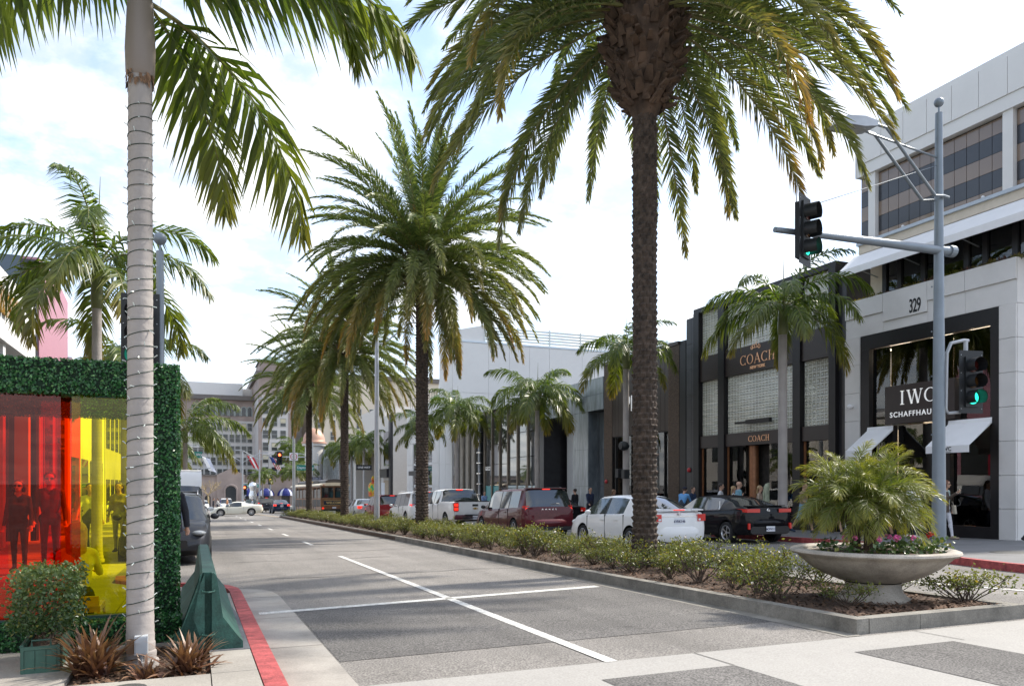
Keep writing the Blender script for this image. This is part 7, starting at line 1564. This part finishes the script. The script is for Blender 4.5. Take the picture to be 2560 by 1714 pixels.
    if jacket:
        g = MB(); n = 16; rings = [(shz-V((0,0,.02*s)), .20*sx, .115),(chest, .215*sx, .155),(waist, .19*sx, .150),(pel+V((0,0,-.06*s)), .205*sx, .165),(pel+V((0,0,-.14*s)), .215*sx, .17)]
        vs = []
        for c, rx, ry in rings:
            for k in range(n+1): a = math.pi/2 + .32 + (2*math.pi-.64)*k/n; vs.append(c + V((rx*s*math.cos(a), ry*s*math.sin(a), 0)) + off)
        g.add(vs, [(i*(n+1)+k, i*(n+1)+k+1, (i+1)*(n+1)+k+1, (i+1)*(n+1)+k) for i in range(len(rings)-1) for k in range(n)])
        for (wr, d2, palm, el, sh_) in wr_: g.tube([sh_+off, el+off, wr+off], [.068*s,.056*s,.045*s], 8)
        g.build('jacket', cloth(jacket), t, 50)
    if phone: wr, d2, palm, el, sh_ = wr_[1]; MB().box(-.036,.036,-.005,.005,-.07,.07).build('phone', m_sig, t, None, palm + d2*.04*s + off, (R(30),0,R(20)))
    if bag:
        wr, d2, palm, el, sh_ = wr_[0]; hg = thing('handbag', bag[1], 'handbag', (0,0,0)); hg.location = V(loc) + Matrix.Rotation(R(face),3,'Z') @ (el + off + V((-.06,.02,-.22*s))); hg.rotation_euler = (0,0,R(face)); mb = MB(); mb.prism([(-.05,-.16,-.14),(-.05,.16,-.14),(-.05,.13,.10),(-.05,-.13,.10)], (.10,0,0)); mb.build('bag_body', cloth(bag[0]), hg); MB().tube([(0,-.09,.09),(0,-.06,.20),(0,.06,.20),(0,.09,.09)], .009, 6).build('handle', cloth(bag[0]), hg)
    return t
def gz(x, y): return G(y)+.15
PP = lambda lab, x, y, f, **k: person(lab, (x, y, gz(x,y)), f, **k)
# by the white shop
PP('woman in brown jacket, striped top and white trousers pointing before the black window', 19.75, 15.55, 190, h=1.66, pose='point', top=(.45,.55,.52), bottom=(.66,.66,.70), shoes=(.35,.27,.2), hair=(.13,.05,.025), hairlen='bob', glasses=True, jacket=(.085,.06,.045), sex='f', vox=.012, bag=((.55,.50,.40),'cream handbag hanging from the arm of the woman in the brown jacket'), head_turn=25)
PP('person in white jacket and dark patterned trousers looking at a phone', 19.4, 16.35, 170, h=1.66, pose='phone', top=(.70,.71,.74), bottom=(.03,.035,.05), shoes=(.6,.6,.6), jacket=(.72,.73,.76), hairlen='long', hair=(.10,.06,.03), sex='f', vox=.014, phone=True)
PP('person in blue shirt and grey shorts walking behind the white jacket', 19.6, 17.5, 200, h=1.72, pose='walk2', top=(.05,.12,.24), bottom=(.30,.32,.35), shorts=True, sk='tan', sleeves='short', vox=.014)
PP('man in black cap and dark shirt stepping past the corner of the white shop', 19.95, 12.95, 185, h=1.72, pose='walk', top=(.012,.012,.014), bottom=(.02,.02,.025), sk='tan', hat=(.01,.01,.01), sleeves='short', vox=.014)
PP('man in tan shirt and blue denim shorts walking with white socks', 19.3, 20.6, 200, h=1.74, pose='walk', top=(.30,.22,.15), bottom=(.17,.33,.48), shorts=True, sleeves='short', shoes=(.03,.05,.09), vox=.014)
PP('person in pale blue shirt and khaki shorts beside the man in denim shorts', 19.5, 19.3, 185, h=1.68, pose='walk2', top=(.32,.42,.55), bottom=(.40,.33,.24), shorts=True, sleeves='short', hairlen='long', hair=(.20,.12,.06), sex='f', vox=.014)
# before the glass block shop
PP('bald man in light blue jumper standing before the glass block shop', 18.35, 22.85, 250, h=1.78, pose='stand', top=(.16,.32,.40), bottom=(.10,.10,.12), hairlen='bald', head_turn=-40, vox=.014)
PP('man in dark waistcoat and white shirt before the glass block shop', 18.9, 24.6, 225, h=1.74, pose='stand', top=(.66,.67,.70), bottom=(.03,.03,.035), jacket=None, hair=(.02,.015,.012), vox=.014)
PP('blonde woman holding a phone beside the bald man', 18.75, 23.65, 235, h=1.62, pose='phone', top=(.62,.62,.62), bottom=(.05,.06,.09), hairlen='long', hair=(.36,.24,.12), sex='f', phone=True, vox=.016)
PP('blonde woman in beige top behind the bald man', 19.1, 22.6, 215, h=1.62, pose='stand', top=(.42,.33,.26), bottom=(.08,.09,.12), hairlen='long', hair=(.38,.26,.13), sex='f', vox=.018)
PP('man in blue shirt and dark cap bending beside the kerb', 18.0, 25.9, 300, h=1.70, pose='bend', top=(.13,.33,.62), bottom=(.03,.04,.06), hat=(.012,.014,.03), sleeves='short', vox=.016)
PP('person in dark blue coat by the copper jambs', 19.6, 27.4, 200, h=1.66, pose='stand', top=(.02,.04,.09), bottom=(.03,.03,.04), vox=.02)
# before bronze and marble fronts
PP('woman with sunglasses before the pale window of the bronze shop', 18.9, 32.9, 230, h=1.62, pose='stand', top=(.10,.07,.06), bottom=(.05,.05,.05), hairlen='long', hair=(.22,.13,.07), glasses=True, sex='f', vox=.02)
PP('man in navy jumper walking past the marble pier', 18.3, 34.2, 185, h=1.80, pose='walk', top=(.02,.03,.07), bottom=(.03,.03,.04), hair=(.015,.012,.012), vox=.018)
PP('man in black jumper beside the dark red minivan', 18.2, 35.6, 20, h=1.70, pose='stand', top=(.012,.014,.02), bottom=(.03,.03,.035), hair=(.02,.015,.012), vox=.02)
PP('person in blue checked shirt behind the white pickup', 18.3, 49.5, 190, h=1.78, pose='walk', top=(.20,.30,.50), bottom=(.05,.05,.07), vox=.022)
PP('person in black top on the pavement before the teal panels', 18.2, 47.0, 20, h=1.62, pose='stand', top=(.014,.014,.016), bottom=(.04,.04,.05), vox=.022, sex='f', hairlen='bob')
PP('person in grey top near the hoarding', 18.4, 44.6, 200, h=1.60, pose='walk2', top=(.10,.10,.11), bottom=(.03,.03,.03), vox=.022, sex='f', hairlen='long')
PP('person in black beside the white corner wing', 18.4, 68.9, 190, h=1.72, pose='walk', top=(.015,.015,.02), bottom=(.02,.02,.02), vox=.025)
# crossing crowd
CG = 'pedestrians at the far crossing'
for i, (x, y, f, tc_, bc, lb) in enumerate([(-.3,98,90,(.02,.025,.05),(.03,.03,.04),'person in navy at the far crossing left of the group'),(.3,97,80,(.45,.33,.15),(.05,.05,.06),'person in mustard top at the far crossing'),(1.9,98,270,(.02,.02,.03),(.04,.04,.05),'person in black jacket at the far crossing'),(2.4,97.2,90,(.60,.58,.55),(.05,.05,.07),'person in pale top walking at the far crossing'),(3.4,96,100,(.55,.28,.14),(.30,.2,.15),'person in orange top at the far crossing'),(5.5,99,90,(.68,.68,.68),(.10,.10,.12),'person in white shirt at the far crossing near the sculpture'),(6.3,97.5,90,(.50,.54,.60),(.2,.22,.26),'person in cap and pale clothes near the sculpture'),(7.0,98.5,270,(.08,.22,.30),(.05,.05,.06),'person in teal top near the sculpture'),(8.0,99.5,270,(.50,.45,.30),(.25,.2,.15),'person in sand coloured clothes near the sculpture'),(11.6,100.5,260,(.55,.45,.35),(.06,.06,.07),'person waiting left of the trolley bus'),(9.0,101,90,(.5,.1,.1),(.05,.05,.06),'person in red top behind the black vehicle')]):
    person(lb, (x, y, G(y)+.002), f, h=1.62+.04*(i % 5), pose=['walk','walk2','stand'][i % 3], top=tc_, bottom=bc, vox=.03, sex='fm'[i % 2], hairlen=['short','long'][i % 2], group=CG, hat=(.7,.7,.7) if i == 6 else None)
# near side: seen through the tinted panes and by the parked cars
NGp = 'people behind the tinted panes'
person('woman with long blonde hair sitting with her back to us behind the yellow pane', (-1.18,9.35,G(9.35)+.15), 0, h=1.62, pose='sit', top=(.66,.62,.54), bottom=(.05,.05,.06), hairlen='long', hair=(.42,.27,.12), sex='f', vox=.012, group=NGp, seat=.17)
person('woman with sunglasses and dark dress standing behind the red pane', (-2.95,16.2,G(16.2)+.15), 175, h=1.62, pose='stand', top=(.03,.03,.035), bottom=(.03,.03,.035), hairlen='bob', hair=(.06,.03,.02), glasses=True, sex='f', vox=.014, group=NGp)
person('man with sunglasses and grey jacket beside the woman in the dark dress', (-2.5,16.4,G(16.4)+.15), 185, h=1.76, pose='stand', top=(.10,.10,.11), bottom=(.05,.05,.06), glasses=True, vox=.014, group=NGp)
person('man in dark shirt seen through the red pane with a hand on his hip', (-4.1,16.0,G(16)+.15), 190, h=1.72, pose='hips', top=(.04,.04,.05), bottom=(.06,.06,.08), vox=.018, group=NGp)
person('person in pale shirt at the edge of the red pane', (-3.35,13.2,G(13.2)+.15), 180, h=1.66, pose='hips', top=(.6,.6,.58), bottom=(.10,.12,.2), sleeves='short', vox=.016, group=NGp)
person('person in white top further off behind the yellow pane', (-2.3,20.5,G(20.5)+.15), 180, h=1.70, pose='walk', top=(.6,.6,.58), bottom=(.08,.09,.12), vox=.02, group=NGp)
person('person with folded arms far behind the yellow pane', (-1.75,21.2,G(21.2)+.15), 170, h=1.68, pose='stand', top=(.25,.22,.2), bottom=(.3,.3,.32), vox=.02, sex='f', hairlen='long', group=NGp)
person('person in dark padded jacket beside the parked dark vehicle', (-.40,13.4,G(13.4)+.15), 160, h=1.72, pose='walk', top=(.015,.016,.022), bottom=(.03,.03,.04), jacket=(.014,.016,.024), vox=.014)
# low chair under the seated woman and a side table
m_chr = M('chair_frame', (.55,.42,.12), .5, var=.1)
t = thing('low_chair', 'low wooden framed lounge chair under the seated blonde woman', 'chair', (-1.18,9.30,G(9.3)+.15)); MB().box(-.25,.25,-.20,.30,.10,.16).build('seat', m_chr, t)
for x in (-.23,.23):
    for y in (-.18,.27): MB().tube([(x,y,.11),(x*1.08,y*1.08,0)], .016, 6).build('leg', m_chr, t)
MB().box(-.24,.24,-.24,-.20,.16,.27).build('back_rail', m_chr, t)
t = thing('bistro_table', 'small round bistro table behind the red pane', 'table', (-2.35,10.0,G(10)+.15)); MB().lathe([(.3,.68),(.3,.71),(0,.71)], 24).build('table_top', m_canv, t); MB().tube([(0,0,0),(0,0,.68)], .025, 8).build('stem', m_sig, t); MB().lathe([(.22,0),(.2,.02),(0,.03)], 20).build('base', m_sig, t)
bpy.data.scenes.remove(TMP)
